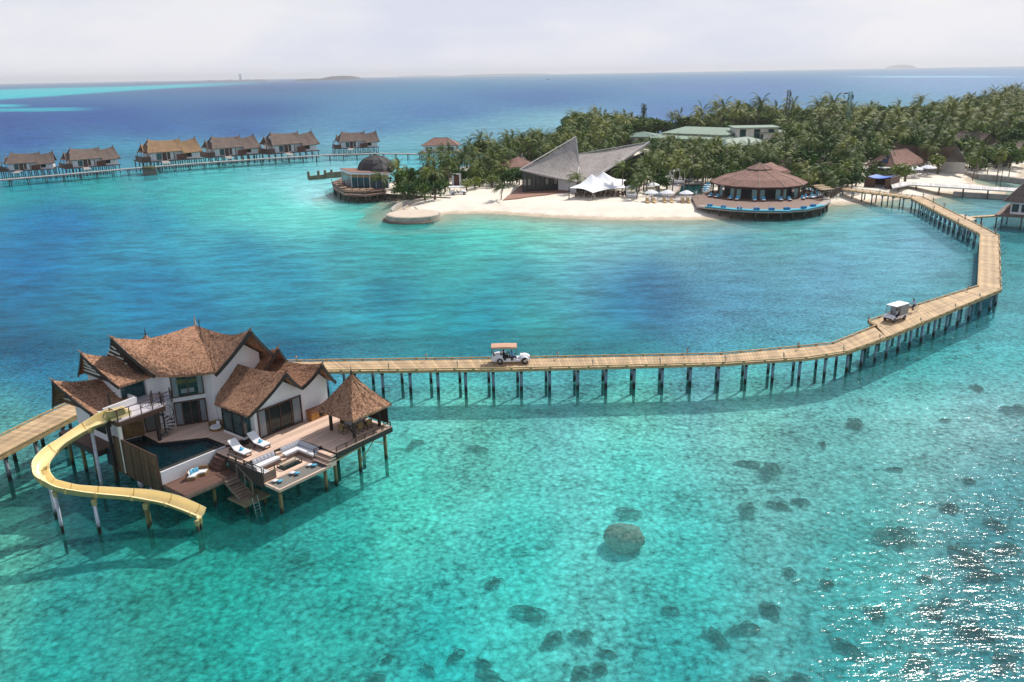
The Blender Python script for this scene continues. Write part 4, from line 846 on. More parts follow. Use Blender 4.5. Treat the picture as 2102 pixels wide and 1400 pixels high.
# glass topped water viewing well
f0 = thing('glass_table', 'low black framed glass table over an opening in the sunken lounge floor', 'table', at_v(3.1, 2.75, 2.1), VTH)
mb = MB()
for x, y in ((-.85, -.42), (.85, -.42), (.85, .42), (-.85, .42)): mb.beam((x, y, 0), (x, y, .34), .05, .05)
for z in (.03, .34):
    mb.bb(-.85, .85, -.45, -.39, z-.02, z+.02); mb.bb(-.85, .85, .39, .45, z-.02, z+.02); mb.bb(-.88, -.82, -.4, .4, z-.018, z+.018); mb.bb(.82, .88, -.4, .4, z-.018, z+.018)
mb.build('frame', BLACK, f0); mb = MB(); mb.bb(-.8, .8, -.38, .38, .004, .02); mb.build('dark_well', mat('dark_water_view', (.01, .03, .03), .15), f0)
mb = MB(); mb.bb(-.82, .82, -.39, .39, .345, .355); mb.build('glass_top', glass('clear_glass', (.5, .45, .35), .8), f0)
# curved rattan daybed on the lower deck
DBS = .68
b0 = thing('rattan_daybed', 'curved rattan daybed with white seat on the lower red brown deck', 'daybed', at_v(-2.15, 7.35, 2.02), VTH)
def crescent(mb, r0, r1, z0, z1, a0, a1, cx=0, cy=0, n=14):
    rows = []
    pts = [(cx+r1*math.cos(a0+(a1-a0)*i/n), cy+r1*math.sin(a0+(a1-a0)*i/n)) for i in range(n+1)]+[(cx+r0*math.cos(a1+(a0-a1)*i/n), cy+r0*math.sin(a1+(a0-a1)*i/n)) for i in range(n+1)]
    for i in range(n):
        q = [pts[i], pts[i+1], pts[2*n-i], pts[2*n+1-i]]; mb.prism(q, z0, z1)
mb = MB(); crescent(mb, .75, 1.75, .0, .34, R(35), R(145), 0, -1.3); mb.build('base', RATTAN, b0)
mb = MB(); crescent(mb, 1.62, 1.76, .34, .85, R(35), R(145), 0, -1.3); mb.build('backrest', mat('open_rattan', (.30, .16, .06), .8, .5, 14, stripe=(0, .07, .7, .2)), b0)
mb = MB(); crescent(mb, .78, 1.62, .34, .48, R(36), R(144), 0, -1.3); mb.build('seat_cushion', CUSH, b0)
for k, (a, me, lb) in enumerate(((130, cume_mesh, 'white cushion at the screen end of the curved daybed'), (118, bm_, 'blue cushion next to the white one at the end of the curved daybed'), (105, cume_mesh, 'white cushion behind the blue ones on the curved daybed'), (97, bm_, 'blue cushion second from the daybed middle'), (84, bm_, 'blue cushion at the middle of the curved daybed'))):
    rr_ = 1.45-.13*(k in (1, 3, 4)); x, y = rr_*math.cos(R(a)), -1.3+rr_*math.sin(R(a)); cushion(me, -2.15+x*DBS, 7.35+y*DBS, 2.02+.5, R(a-90), -.2, lb, None, sc=.8)
b0.scale = (DBS,)*3
# wicker tub sofa by the ground floor window
w0 = thing('wicker_sofa', 'round backed wicker tub sofa with pale cushions beside the villa wall', 'sofa', at_v(2.45, 11.3, 3.18), VTH+R(-75)); w0.scale = (.8, .8, .8)
mb = MB(); mb.lathe([(.05, .02), (.62, .02), (.72, .3), (.05, .3)], n=20); mb.build('base', RATTAN, w0)
mb = MB(); mb.lathe([(.66, .28), (.76, .28), (.8, .78), (.7, .8), (.66, .28)], n=14, ang=R(200)); mb.build('backrest', RATTAN, w0)
mb = MB(); mb.lathe([(.02, .42), (.58, .42), (.64, .36), (.64, .3), (.02, .3)], n=20); mb.build('seat_cushion', CUSH, w0)
mb = MB(); pillow(mb, (0, .35, .62), .45, .18); mb.build('back_cushion', CUSH, w0, smooth=True)

# =================================================================== yellow water slide
S = thing('water_slide', 'long curving pale yellow open water slide dropping from the upper terrace to the sea', 'water slide', at_v(-4.6, 14, 0), 0)
so = Vector(at_v(-4.6, 14, 0))
cpx = [(250, 848, 6.25), (233, 856, 6.2), (219, 860, 6.0), (178.6, 883, 5.6), (135.7, 911, 5.15), (103.6, 934, 4.75), (84, 957, 4.35), (81, 975, 4.0), (93, 993, 3.7), (114, 1003, 3.45), (146, 1011, 3.15), (178.6, 1015, 2.9),
       (221, 1018, 2.6), (264, 1021, 2.3), (307, 1025, 2.0), (350, 1034, 1.65), (382, 1046, 1.3), (412, 1060, .95)]
pts = curve([P(x, y, z)-so for x, y, z in cpx], 110)
mb = MB(); mo = MB(); rows, rows2 = [], []
for i, p in enumerate(pts):
    d = (pts[min(i+1, 110)]-pts[max(i-1, 0)]).normalized(); sd_ = Vector((d.y, -d.x, 0)).normalized(); nu = sd_.cross(d)
    i0, i2 = max(i-6, 0), min(i+6, 110)
    d0 = (pts[i]-pts[i0]).normalized() if i > i0 else d; d2 = (pts[i2]-pts[i]).normalized() if i2 > i else d
    bank = max(-.45, min(.45, (d0.x*d2.y-d0.y*d2.x)*1.0))
    s_, n_ = sd_*math.cos(bank)+nu*math.sin(bank), nu*math.cos(bank)-sd_*math.sin(bank)
    W_ = .52; prof = [(-W_-.07, .42), (-W_, .46), (-W_+.02, .40), (-W_+.09, .1), (-W_+.28, -.04), (0, -.09), (W_-.28, -.04), (W_-.09, .1), (W_-.02, .40), (W_, .46), (W_+.07, .42)]
    rows.append([p+s_*a+n_*b_ for a, b_ in prof]); rows2.append([p+s_*a*1.03+n_*(b_-.05) for a, b_ in prof])
mb.grid(rows, flip=True); mo.grid(rows2)
tr_ = mb.build('trough', YELLOW, S, smooth=True); mo.build('underside', YELLOWB, tr_, smooth=True)
mb = MB(); q = Vector(at_v(-3.9, 14.25, 5.92))-so
for dd in ((.0, 0, .2), ): pass
e1v = Vector((math.cos(VTH), math.sin(VTH), 0)); e2v = Vector((-math.sin(VTH), math.cos(VTH), 0))
for (a0, a1, b0_, b1, z0, z1) in ((-.9, .7, -.6, -.5, 0, .45), (-.9, .7, .5, .6, 0, .45), (.6, .7, -.5, .5, 0, .4), (-.9, .6, -.5, .5, .0, .12)):
    poly = [q+e1v*a+e2v*b_ for a, b_ in ((a0, b0_), (a1, b0_), (a1, b1), (a0, b1))]; mb.prism([(p.x, p.y) for p in poly], 5.93+z0, 5.93+z1)
mb.build('entry_tub', YELLOW, S)
for k_ in range(8, 110, 11):                     # bolted section joints
    m2 = MB(); pr_ = []
    for rr0 in (rows2[k_], rows2[min(k_+1, 110)]): pr_.append([q_+(q_-(rr0[0]+rr0[-1])/2)*.03+Vector((0, 0, -.02)) for q_ in rr0])
    m2.grid(pr_); m2.grid([[a_.lerp(b_, t_)+Vector((0, 0, .012)) for a_, b_ in zip(rows[k_], rows[k_+1])] for t_ in (0, .4)], flip=True); m2.build('section_joint', mat('slide_joint', (.62, .45, .17), .4), S)
def slide_pole(bx, by, ty, rad_=.11, m=None):
    b_ = P(bx, by, 0); mb = MB(); b_ -= so; near = min(pts, key=lambda p_: (p_.x-b_.x)**2+(p_.y-b_.y)**2); zt = near.z-.1
    b_ = Vector((b_.x*.35+near.x*.65, b_.y*.35+near.y*.65, 0)); mb.cyl((b_.x, b_.y, -1.9), (b_.x, b_.y, zt), rad_, rad_, 9)
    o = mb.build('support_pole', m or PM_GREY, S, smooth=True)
    mb = MB(); mb.cyl((b_.x, b_.y, zt-.35), (b_.x, b_.y, zt+.06), rad_*1.35, rad_*1.6, 9); mb.build('collar', YELLOWB, o)
slide_pole(119, 1103, 1011); slide_pole(134, 1065, 1017); slide_pole(197, 1113, 1032, .13); slide_pole(209, 1010, 905, .13)
slide_pole(295, 1103, 1035, .12, PM_MOSS); slide_pole(305, 1083, 1035, .1, PM_MOSS); slide_pole(391, 1104, 1058, .12, PM_MOSS); slide_pole(410, 1090, 1068, .1, PM_MOSS)
b_ = Vector(at_v(-4.75, 14.6, 0))-so; mb = MB(); mb.box((b_.x, b_.y, 3.2), (.22, .22, 5.4), VTH); mb.box((b_.x, b_.y, 5.45), (.4, .4, .5), VTH); mb.build('support_post', DARK, S)

# =================================================================== jetties
def jetty_mat(name, col, col2, w=.32):
    m = bpy.data.materials.new(name); m.use_nodes = True; t = m.node_tree; b = t.nodes['Principled BSDF']; b.inputs['Roughness'].default_value = .8
    uv = N(t, 'ShaderNodeUVMap'); s = N(t, 'ShaderNodeSeparateXYZ'); t.links.new(uv.outputs[0], s.inputs[0])
    n = N(t, 'ShaderNodeTexNoise'); n.inputs['Scale'].default_value = 1; n.inputs['Detail'].default_value = 5
    mpn = N(t, 'ShaderNodeMapping'); mpn.inputs['Scale'].default_value = (.25, 1.6, 1); t.links.new(uv.outputs[0], mpn.inputs[0]); t.links.new(mpn.outputs[0], n.inputs['Vector'])
    # worn wheel tracks (V is metres from the centre line)
    ab = N(t, 'ShaderNodeMath', operation='ABSOLUTE'); t.links.new(s.outputs[1], ab.inputs[0])
    sb = N(t, 'ShaderNodeMath', operation='SUBTRACT'); sb.inputs[1].default_value = .52; t.links.new(ab.outputs[0], sb.inputs[0])
    a2 = N(t, 'ShaderNodeMath', operation='ABSOLUTE'); t.links.new(sb.outputs[0], a2.inputs[0])
    mr0 = N(t, 'ShaderNodeMapRange'); mr0.inputs['From Min'].default_value = .42; mr0.inputs['From Max'].default_value = .05; t.links.new(a2.outputs[0], mr0.inputs['Value'])
    ml = N(t, 'ShaderNodeMath', operation='MULTIPLY'); t.links.new(mr0.outputs[0], ml.inputs[0]); t.links.new(n.outputs['Fac'], ml.inputs[1])
    mx_ = N(t, 'ShaderNodeMix', data_type='RGBA'); mx_.inputs['A'].default_value = (*col, 1); mx_.inputs['B'].default_value = (*col2, 1); t.links.new(ml.outputs[0], mx_.inputs['Factor'])
    dv = N(t, 'ShaderNodeMath', operation='DIVIDE'); dv.inputs[1].default_value = w; t.links.new(s.outputs[0], dv.inputs[0])
    fr = N(t, 'ShaderNodeMath', operation='FRACT'); t.links.new(dv.outputs[0], fr.inputs[0]); lt = N(t, 'ShaderNodeMath', operation='LESS_THAN'); lt.inputs[1].default_value = .16; t.links.new(fr.outputs[0], lt.inputs[0])
    fl = N(t, 'ShaderNodeMath', operation='FLOOR'); t.links.new(dv.outputs[0], fl.inputs[0]); wn = N(t, 'ShaderNodeTexWhiteNoise', noise_dimensions='1D'); t.links.new(fl.outputs[0], wn.inputs['W'])
    m1 = N(t, 'ShaderNodeMapRange'); m1.inputs['To Min'].default_value = .80; m1.inputs['To Max'].default_value = 1.18; t.links.new(wn.outputs['Value'], m1.inputs['Value'])
    m2_ = N(t, 'ShaderNodeMath', operation='MULTIPLY_ADD'); m2_.inputs[1].default_value = -.35; m2_.inputs[2].default_value = 1; t.links.new(lt.outputs[0], m2_.inputs[0])
    m3_ = N(t, 'ShaderNodeMath', operation='MULTIPLY'); t.links.new(m1.outputs[0], m3_.inputs[0]); t.links.new(m2_.outputs[0], m3_.inputs[1])
    vm = N(t, 'ShaderNodeVectorMath', operation='SCALE'); t.links.new(mx_.outputs['Result'], vm.inputs[0]); t.links.new(m3_.outputs[0], vm.inputs['Scale'])
    n9 = N(t, 'ShaderNodeTexNoise'); n9.inputs['Scale'].default_value = .35; n9.inputs['Detail'].default_value = 8; n9.inputs['Roughness'].default_value = .75; t.links.new(uv.outputs[0], n9.inputs['Vector'])
    r9 = N(t, 'ShaderNodeMapRange'); r9.inputs['From Min'].default_value = .35; r9.inputs['From Max'].default_value = .65; r9.inputs['To Min'].default_value = .72; r9.inputs['To Max'].default_value = 1.12; t.links.new(n9.outputs['Fac'], r9.inputs['Value'])
    v9 = N(t, 'ShaderNodeVectorMath', operation='SCALE'); t.links.new(vm.outputs[0], v9.inputs[0]); t.links.new(r9.outputs[0], v9.inputs['Scale'])
    t.links.new(v9.outputs[0], b.inputs['Base Color']); return m
JDECK = jetty_mat('jetty_boards', (.58, .41, .235), (.34, .225, .13))
JWHITE = jetty_mat('pale_jetty_slabs', (.66, .64, .62), (.55, .52, .5), .6)
JGREY = jetty_mat('grey_jetty_boards', (.50, .47, .44), (.40, .37, .34), .5)
def jetty(name, label, outer, inner, z, th, deckm, railm, pilem, step=2.9, pr=.16, pile_in=.35, maxp=100, zb=-1.9, kerb=True, blocks=1.9, capbeam=True):
    """outer/inner: matching edge points (world xy)"""
    o0 = Vector((*outer[0], 0)); J = thing(name, label, 'jetty', o0)
    A = [Vector((*p, 0))-o0 for p in outer]; B = [Vector((*p, 0))-o0 for p in inner]; C_ = [(a+b_)/2 for a, b_ in zip(A, B)]
    Ls = [0]
    for i in range(1, len(C_)): Ls.append(Ls[-1]+(C_[i]-C_[i-1]).length)
    vs, fs, uvs = [], [], []
    for i in range(len(A)-1):
        L_ = Ls[i+1]-Ls[i]; n = max(1, int(L_/3))
        for k in range(n):
            q = []
            for s, f_ in ((k/n, 0), (k/n, 1), ((k+1)/n, 1), ((k+1)/n, 0)):
                p = (B if f_ else A)[i].lerp((B if f_ else A)[i+1], s); q.append((p.x, p.y, z)); hw = (A[i]-B[i]).length/2; uvs.append((Ls[i]+L_*s, hw if f_ else -hw))
            k0 = len(vs); vs += q; fs.append((k0, k0+1, k0+2, k0+3))
    me = bpy.data.meshes.new('deck'); 
    a = Vector(vs[1])-Vector(vs[0]); b_ = Vector(vs[3])-Vector(vs[0])
    if a.cross(b_).z < 0: fs = [f_[::-1] for f_ in fs]
    n0 = len(vs); vs2 = vs+[(p[0], p[1], z-.16) for p in vs]; fs2 = fs+[tuple(n0+x for x in f_[::-1]) for f_ in fs]
    me.from_pydata(vs2, [], fs2); ul = me.uv_layers.new(name='UVMap')
    for li, lp in enumerate(me.loops): ul.data[li].uv = uvs[lp.vertex_index % n0]
    me.materials.append(deckm); d = bpy.data.objects.new('deck', me); COL.objects.link(d); d.parent = J; KIDS.setdefault(J.name, []).append(d)
    for E_, sg in ((A, 0), (B, 1)):
        mb = MB(); mk = MB()
        for i in range(len(E_)-1):
            p, q = E_[i], E_[i+1]
            if (q-p).length < .3: continue
            zz = Vector((0, 0, 1)); mb.beam(p+zz*(z-.02-th/2), q+zz*(z-.02-th/2), .14, th)
            if kerb:
                mk.beam(p+zz*(z+.16), q+zz*(z+.16), .13, .10); L_ = (q-p).length; n = max(1, int(L_/blocks)); ins = ((B if not sg else A)[i]-p).normalized()*.02
                for k in range(n+1): c = p.lerp(q, k/n); mk.box((c.x+ins.x, c.y+ins.y, z+.06), (.22, .16, .12), math.atan2(q.y-p.y, q.x-p.x))
        e = mb.build('edge_beam', railm, J)
        if kerb: mk.build('kerb_rail', railm, J)
    # piles and cross heads
    cnt = 0; rest = MB(); total = Ls[-1]; s = step*.4
    items = []
    while s < total:
        i = max(j for j in range(len(Ls)) if Ls[j] <= s); i = min(i, len(C_)-2); t_ = (s-Ls[i])/(Ls[i+1]-Ls[i]+1e-9)
        a = A[i].lerp(A[i+1], t_); b_ = B[i].lerp(B[i+1], t_); ax = (b_-a).normalized(); hw = (b_-a).length
        items.append((a+ax*pile_in, b_-ax*pile_in, a, b_)); s += step
    items.sort(key=lambda q: (q[0]+o0).length)
    for k, (a, b_, a0, b0__) in enumerate(items):
        for p in (a, b_):
            mb = MB() if cnt < maxp else rest; mb.cyl((p.x, p.y, zb), (p.x, p.y, z-.3), pr, pr, 8)
            if cnt < maxp: mb.build('pile', pilem, J, smooth=True)
            cnt += 1
        if capbeam and k < 45: mb = MB(); mb.beam(a0.lerp(b0__, .04)+Vector((0, 0, z-.42)), b0__.lerp(a0, .04)+Vector((0, 0, z-.42)), .24, .26); mb.build('cross_head', DARK, J)
        elif capbeam: rest.beam(a0+Vector((0, 0, z-.42)), b0__+Vector((0, 0, z-.42)), .24, .26)
    if rest.v: r_ = rest.build('pile', pilem, J); r_['kind'] = 'stuff'
    return J
xy = lambda pts, z: [tuple(P(x, y, z)[:2]) for x, y in pts]
near = [(590, 764), (700, 762), (1050, 758), (1484, 747), (1655, 736), (1738, 723.5), (1822, 693.5), (1828, 691), (1900, 661), (2055, 596)]
far = [(560, 743), (670, 741), (1040, 736), (1480, 727.5), (1640, 713), (1710, 705.5), (1799, 669.5), (1782, 660), (1868, 631.5), (2007, 588)]
# measured outer edge after the bend
near2 = near+[(2050.7, 484), (1894, 404.7), (1729, 385)]
far2 = far+[(2012, 481), (1868, 406.5), (1728, 389)]
JZ = 2.5
jo, ji = xy(near2, JZ), xy(far2, JZ)
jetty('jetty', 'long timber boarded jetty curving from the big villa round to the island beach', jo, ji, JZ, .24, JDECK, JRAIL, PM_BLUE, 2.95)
# branch to the left, passing behind the villa
c1 = [(-50, 33), (-47.5, 42), (-42.6, 60.8), (-40.8, 67.7), (-38.2, 76), (-33.5, 79.6), (-24.5, 80.55)]
oo, ii = [], []
for i, c in enumerate(c1):
    a = Vector(c1[max(i-1, 0)]); b_ = Vector(c1[min(i+1, len(c1)-1)]); d = (b_-a).normalized(); n_ = Vector((d.y, -d.x)); oo.append(tuple(Vector(c)+n_*1.6)); ii.append(tuple(Vector(c)-n_*1.6))
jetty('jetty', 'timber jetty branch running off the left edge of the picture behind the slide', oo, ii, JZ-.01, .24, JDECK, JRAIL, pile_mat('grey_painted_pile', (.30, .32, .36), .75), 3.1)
# second link to the edge villa
jetty('walkway', 'narrow timber walkway from the jetty landing to the villa at the right edge', xy([(1991, 446), (2075, 441)], 2.4), xy([(1991, 443.5), (2075, 438.6)], 2.4), 2.4, .25, JDECK, JRAIL, PM_DARK, 7, .12, .15, kerb=False)
lp = xy([(1957, 437.5), (1979, 440.5), (2004, 449), (1990, 455.5)], 2.5)
L0 = thing('jetty_landing', 'triangular boarded landing on the outer side of the far jetty bend', 'landing', (lp[0][0], lp[0][1], 0))
mb = MB(); mb.prism([(x-lp[0][0], y-lp[0][1]) for x, y in lp], 2.3, 2.49); mb.build('deck', mat('landing_boards', (.62, .48, .34), .8, .25, 1), L0)
for x, y in lp[1:]:
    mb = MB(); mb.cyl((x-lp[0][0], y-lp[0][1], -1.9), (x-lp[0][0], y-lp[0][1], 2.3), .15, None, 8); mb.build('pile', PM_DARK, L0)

# jetty lamps: short forked posts on both kerbs
lamp0 = None
def lamp_at(x, y, ang, label, s=1.0, z=JZ+.2):
    global lamp0
    p = P(x, y, z)
    if lamp0 is None:
        lamp0 = thing('jetty_lamp', label, 'lamp', p, ang, 'small lamps along the jetty kerb')
        mb = MB(); mb.tube([(0, 0, -.15), (0, 0, .1), (-.16, 0, .35), (-.22, 0, .6), (-.1, 0, .72)], .03, 5); mb.tube([(0, 0, .1), (.2, 0, .3), (.42, 0, .48)], .025, 5); mb.build('bracket', mat('lamp_bracket', (.10, .08, .06), .5), lamp0)
        mb = MB(); mb.lathe([(.01, .62), (.09, .56), (.11, .42), (.06, .34), (.01, .33)], (-.1, 0, 0), 8); mb.build('shade', mat('lamp_shade', (.5, .42, .34), .6), lamp0)
        lamp0.scale = (s, s, s)
    else:
        o = dup(lamp0, p, ang, label, s)
front = [(664, 756), (798, 757.5), (939, 753.5), (1081, 748.5), (1217, 750), (1355, 747), (1489, 742), (1609, 736), (1732, 722), (1807, 698), (1891, 663), (1962, 634), (2012, 613)]
for k, (x, y) in enumerate(front): lamp_at(x, y, R(-90)+(.4 if k > 8 else 0), 'forked jetty lamp, %s from the villa on the near kerb' % ORD[k], .95)
back = [(609, 741), (875, 737), (1145, 733), (1410, 727), (1638, 713.5), (1782, 660), (1986, 595)]
for k, (x, y) in enumerate(back): lamp_at(x, y, R(90), 'forked jetty lamp, %s from the villa on the lagoon side kerb' % ORD[k], 1.0)
bend = [(2055, 588), (2055, 567), (2054.5, 546), (2054, 526), (2053, 510), (2052, 493)]
for k, (x, y) in enumerate(bend): lamp_at(x, y, R(-10), 'forked lamp leaning over the sea, %s up the straight far jetty leg' % ORD[k], 1.35)
topl = [(2043, 481), (2015, 467), (1981, 449), (1938, 426), (1916, 415), (1895, 405.5), (1850, 398)]
for k, (x, y) in enumerate(topl): lamp_at(x, y, R(40), 'small forked lamp on the seaward kerb, %s after the upper jetty bend' % ORD[k], 1.5)
for k, (x, y) in enumerate([(1966, 459), (1916, 432), (1871, 407.5), (1805, 397)]): lamp_at(x, y, R(-140), 'small forked lamp on the lagoon kerb, %s after the upper jetty bend' % ORD[k], 1.4)

# =================================================================== people
def person(label, skel, shirt, trousers, loc, rz, parent=None, hair=True, scale=1.):
    """one skinned body from a joint list: skel = dict joint -> (x,y,z,radius), facing -Y"""
    J = dict(pelvis=(0, 0, .95, .13), waist=(0, 0, 1.1, .12), chest=(0, 0, 1.32, .15), neck=(0, 0, 1.5, .055), head0=(0, -.01, 1.58, .075), head1=(0, -.015, 1.68, .092), head2=(0, 0, 1.75, .06),
             shL=(.19, 0, 1.42, .06), elL=(.25, 0, 1.14, .045), wrL=(.25, -.08, .9, .03), haL=(.25, -.11, .82, .032), shR=(-.19, 0, 1.42, .06), elR=(-.25, 0, 1.14, .045), wrR=(-.25, -.08, .9, .03), haR=(-.25, -.11, .82, .032),
             hiL=(.1, 0, .9, .09), knL=(.11, -.02, .5, .06), anL=(.11, .02, .09, .042), toL=(.12, -.15, .03, .032), hiR=(-.1, 0, .9, .09), knR=(-.11, -.02, .5, .06), anR=(-.11, .02, .09, .042), toR=(-.12, -.15, .03, .032))
    J.update(skel); names = list(J); idx = {n: i for i, n in enumerate(names)}
    bones = [('pelvis', 'waist'), ('waist', 'chest'), ('chest', 'neck'), ('neck', 'head0'), ('head0', 'head1'), ('head1', 'head2')]
    for s_ in 'LR': bones += [('chest', 'sh'+s_), ('sh'+s_, 'el'+s_), ('el'+s_, 'wr'+s_), ('wr'+s_, 'ha'+s_), ('pelvis', 'hi'+s_), ('hi'+s_, 'kn'+s_), ('kn'+s_, 'an'+s_), ('an'+s_, 'to'+s_)]
    vs = [J[n][:3] for n in names]; rd = [J[n][3] for n in names]; es = [(idx[a], idx[b]) for a, b in bones]
    for s_, sg in (('L', 1), ('R', -1)):                 # five fingers per hand
        h_ = Vector(J['ha'+s_][:3]); w_ = Vector(J['wr'+s_][:3]); d = (h_-w_).normalized(); sd_ = d.cross(Vector((0, 1, .2))).normalized()
        for k, ln in enumerate((.065, .08, .085, .078, .06)):
            o_ = (k-2)*.017; b0 = h_+sd_*o_*(2.0 if k == 0 else 1); t1_ = b0+d*ln*.55+sd_*o_*.3; t2_ = t1_+d*ln*.4+Vector((0, -.01, -.012))
            i0 = len(vs); vs += [tuple(t1_), tuple(t2_)]; rd += [.0095, .008]; es += [(idx['ha'+s_], i0), (i0, i0+1)]
    me = bpy.data.meshes.new('person'); me.from_pydata(vs, es, []); o = bpy.data.objects.new('person', me); COL.objects.link(o)
    sk = o.modifiers.new('skin', 'SKIN')
    for i, v in enumerate(me.skin_vertices[0].data): v.radius = (rd[i], rd[i]); v.use_root = (i == 0)
    o.modifiers.new('sub', 'SUBSURF').levels = 1; o.modifiers['sub'].render_levels = 1
    dg = bpy.context.evaluated_depsgraph_get(); ev = o.evaluated_get(dg); m2 = bpy.data.meshes.new_from_object(ev)
    o.modifiers.clear(); o.data = m2; m2.materials.clear()
    for m_ in (SKIN, shirt, trousers, HAIR): m2.materials.append(m_)
    legs = [Vector(J[n][:3]) for n in ('hiL', 'knL', 'anL', 'hiR', 'knR', 'anR', 'pelvis')]; arms = [Vector(J[n][:3]) for n in ('wrL', 'haL', 'wrR', 'haR')]
    tor = [Vector(J[n][:3]) for n in ('waist', 'chest', 'shL', 'shR', 'elL', 'elR')]; hd = [Vector(J[n][:3]) for n in ('head0', 'head1', 'head2', 'neck')]; ft = [Vector(J[n][:3]) for n in ('toL', 'toR')]
    hc = Vector(J['head1'][:3])
    for p in m2.polygons:
        c = p.center; dm = [min((c-q).length for q in g) for g in (hd, arms, tor, legs, ft)]
        k = dm.index(min(dm)); mi = (0, 0, 1, 2, 3)[k]
        if k == 0 and (c.z > hc.z+.03 or c.y > hc.y+.03) and hair: mi = 3
        p.material_index = mi; p.use_smooth = True
    # face: brow ridge, nose, mouth, eyes, ears are small additions to the same head
    mb = MB(); f = hc; mb.cyl((f.x, f.y-.085, f.z+.0), (f.x, f.y-.115, f.z-.02), .014, .01, 5); mb.build('nose', SKIN, o)
    mb = MB()
    for sx_ in (-.032, .032): mb.box((f.x+sx_, f.y-.088, f.z+.018), (.022, .01, .01))
    mb.build('eyes', BLACK, o); mb = MB(); mb.box((f.x, f.y-.085, f.z-.05), (.04, .01, .008)); mb.build('mouth', mat('lips', (.18, .06, .05), .6), o)
    for sx_ in (-.092, .092): mb = MB(); mb.box((f.x+sx_, f.y, f.z), (.015, .03, .05)); mb.build('ear', SKIN, o)
    o.location = loc; o.rotation_euler = (0, 0, rz); o.scale = (scale,)*3
    return tag(o, label, 'person')
SIT = dict(pelvis=(0, 0, .5, .14), waist=(0, .02, .66, .12), chest=(0, .03, .9, .15), neck=(0, .02, 1.07, .055), head0=(0, 0, 1.15, .075), head1=(0, -.01, 1.25, .092), head2=(0, 0, 1.32, .06),
           shL=(.19, .02, 1.0, .06), elL=(.23, -.15, .76, .045), wrL=(.16, -.36, .82, .03), haL=(.13, -.43, .85, .032), shR=(-.19, .02, 1.0, .06), elR=(-.23, -.15, .76, .045), wrR=(-.16, -.36, .82, .03), haR=(-.13, -.43, .85, .032),
           hiL=(.1, -.05, .5, .09), knL=(.12, -.44, .5, .065), anL=(.12, -.5, .1, .042), toL=(.12, -.66, .05, .032), hiR=(-.1, -.05, .5, .09), knR=(-.12, -.44, .5, .065), anR=(-.12, -.5, .1, .042), toR=(-.12, -.66, .05, .032))

def wheel(par, x, y, r, w, hub=STEEL):
    mb = MB(); s = 1 if y > 0 else -1
    mb.lathe([(r*.55, -w/2), (r*.93, -w/2), (r, -w*.3), (r, w*.3), (r*.93, w/2), (r*.55, w/2)], (0, 0, 0), 18); o = mb.build('wheel', TYRE, par, smooth=False)
    m2 = MB(); m2.lathe([(.01, -w*.4), (r*.2, -w*.42), (r*.58, -w*.3), (r*.58, w*.3), (r*.2, w*.42), (.01, w*.4)], (0, 0, 0), 14); m2.build('rim', hub, o)
    o.location = (x, y, r); o.rotation_euler = (R(90), 0, 0)
# =================================================================== vintage style white buggy with a pink brown canopy (faces +X)
bp_ = P(1050, 744, JZ)
BG = thing('buggy', 'white vintage style open passenger buggy with a tan canopy on the near jetty', 'buggy', (bp_.x-.05, bp_.y+.05, JZ+.004), R(0))
mb = MB()
def prof(pts, y0, y1, mb): mb.extr([(x, y0, z) for x, z in pts], (0, y1-y0, 0))
# body tub
prof([(-1.95, .32), (-1.5, .28), (1.0, .28), (1.0, .5), (.45, .5), (.4, .36), (.0, .36), (-.05, .62), (-.45, .62), (-.5, .4), (-.82, .4), (-.88, .95), (-1.35, 1.0), (-1.85, .88), (-2.0, .6)], -.62, .62, mb)
o = mb.build('body', WHITEP, BG)
mb = MB()
rows = []                                        # rounded bonnet
for i in range(9):
    x = .95+1.0*i/8; hgt = .98-.14*(i/8)**2-(.18 if i == 8 else 0); wd = .5-.16*(i/8)
    rows.append([(x, wd*math.cos(a), .35+(hgt-.35)*max(0, math.sin(a))**.7) for a in [math.pi*k/10 for k in range(11)]])
mb.grid(rows); mb.add([rows[-1][k] for k in range(11)], [tuple(range(11))]); mb.add([rows[0][k] for k in range(11)], [tuple(range(10, -1, -1))]); mb.build('bonnet', WHITEP, BG, smooth=True)
for y in (-.56, .56):                            # swooping wings over the wheels
    for cx_, r_, a0_, a1_, nm in ((1.42, .46, 10, 200, 'front_wing'), (-1.15, .44, 15, 175, 'rear_wing')):
        mb = MB(); rows = []
        for k in range(13):
            a = R(a0_+(a1_-a0_)*k/12); x, z = cx_+r_*math.cos(a), .32+r_*math.sin(a)
            if nm == 'front_wing' and k > 10: x -= .18*(k-10); z = .36
            rows.append([(x, y-.14, z-.02), (x, y-.1, z+.03), (x, y+.1, z+.03), (x, y+.14, z-.02)])
        mb.grid(rows, flip=True); mb.grid([[(p[0], p[1], p[2]-.03) for p in r_] for r_ in rows]); mb.build(nm, WHITEP, BG, smooth=True)
for y in (-.6, .6):
    wheel(BG, 1.42, y, .31, .2); wheel(BG, -1.15, y, .31, .2)
mb = MB(); mb.slab([[(-2.0, -.68, 1.86), (-.7, -.68, 1.9), (.62, -.68, 1.86)], [(-2.0, 0, 1.93), (-.7, 0, 1.98), (.62, 0, 1.93)], [(-2.0, .68, 1.86), (-.7, .68, 1.9), (.62, .68, 1.86)]], .06)
for y in (-.68, .68): mb.extr([(-2.0, y, 1.86), (.62, y, 1.86), (.62, y, 1.7), (-2.0, y, 1.7)], (0, -.02 if y < 0 else .02, 0))
mb.extr([(-2.01, -.68, 1.86), (-2.01, .68, 1.86), (-2.01, .68, 1.7), (-2.01, -.68, 1.7)], (-.02, 0, 0))
mb.build('canopy', mat('tan_canopy', (.62, .36, .24), .9, .1, 2), BG)
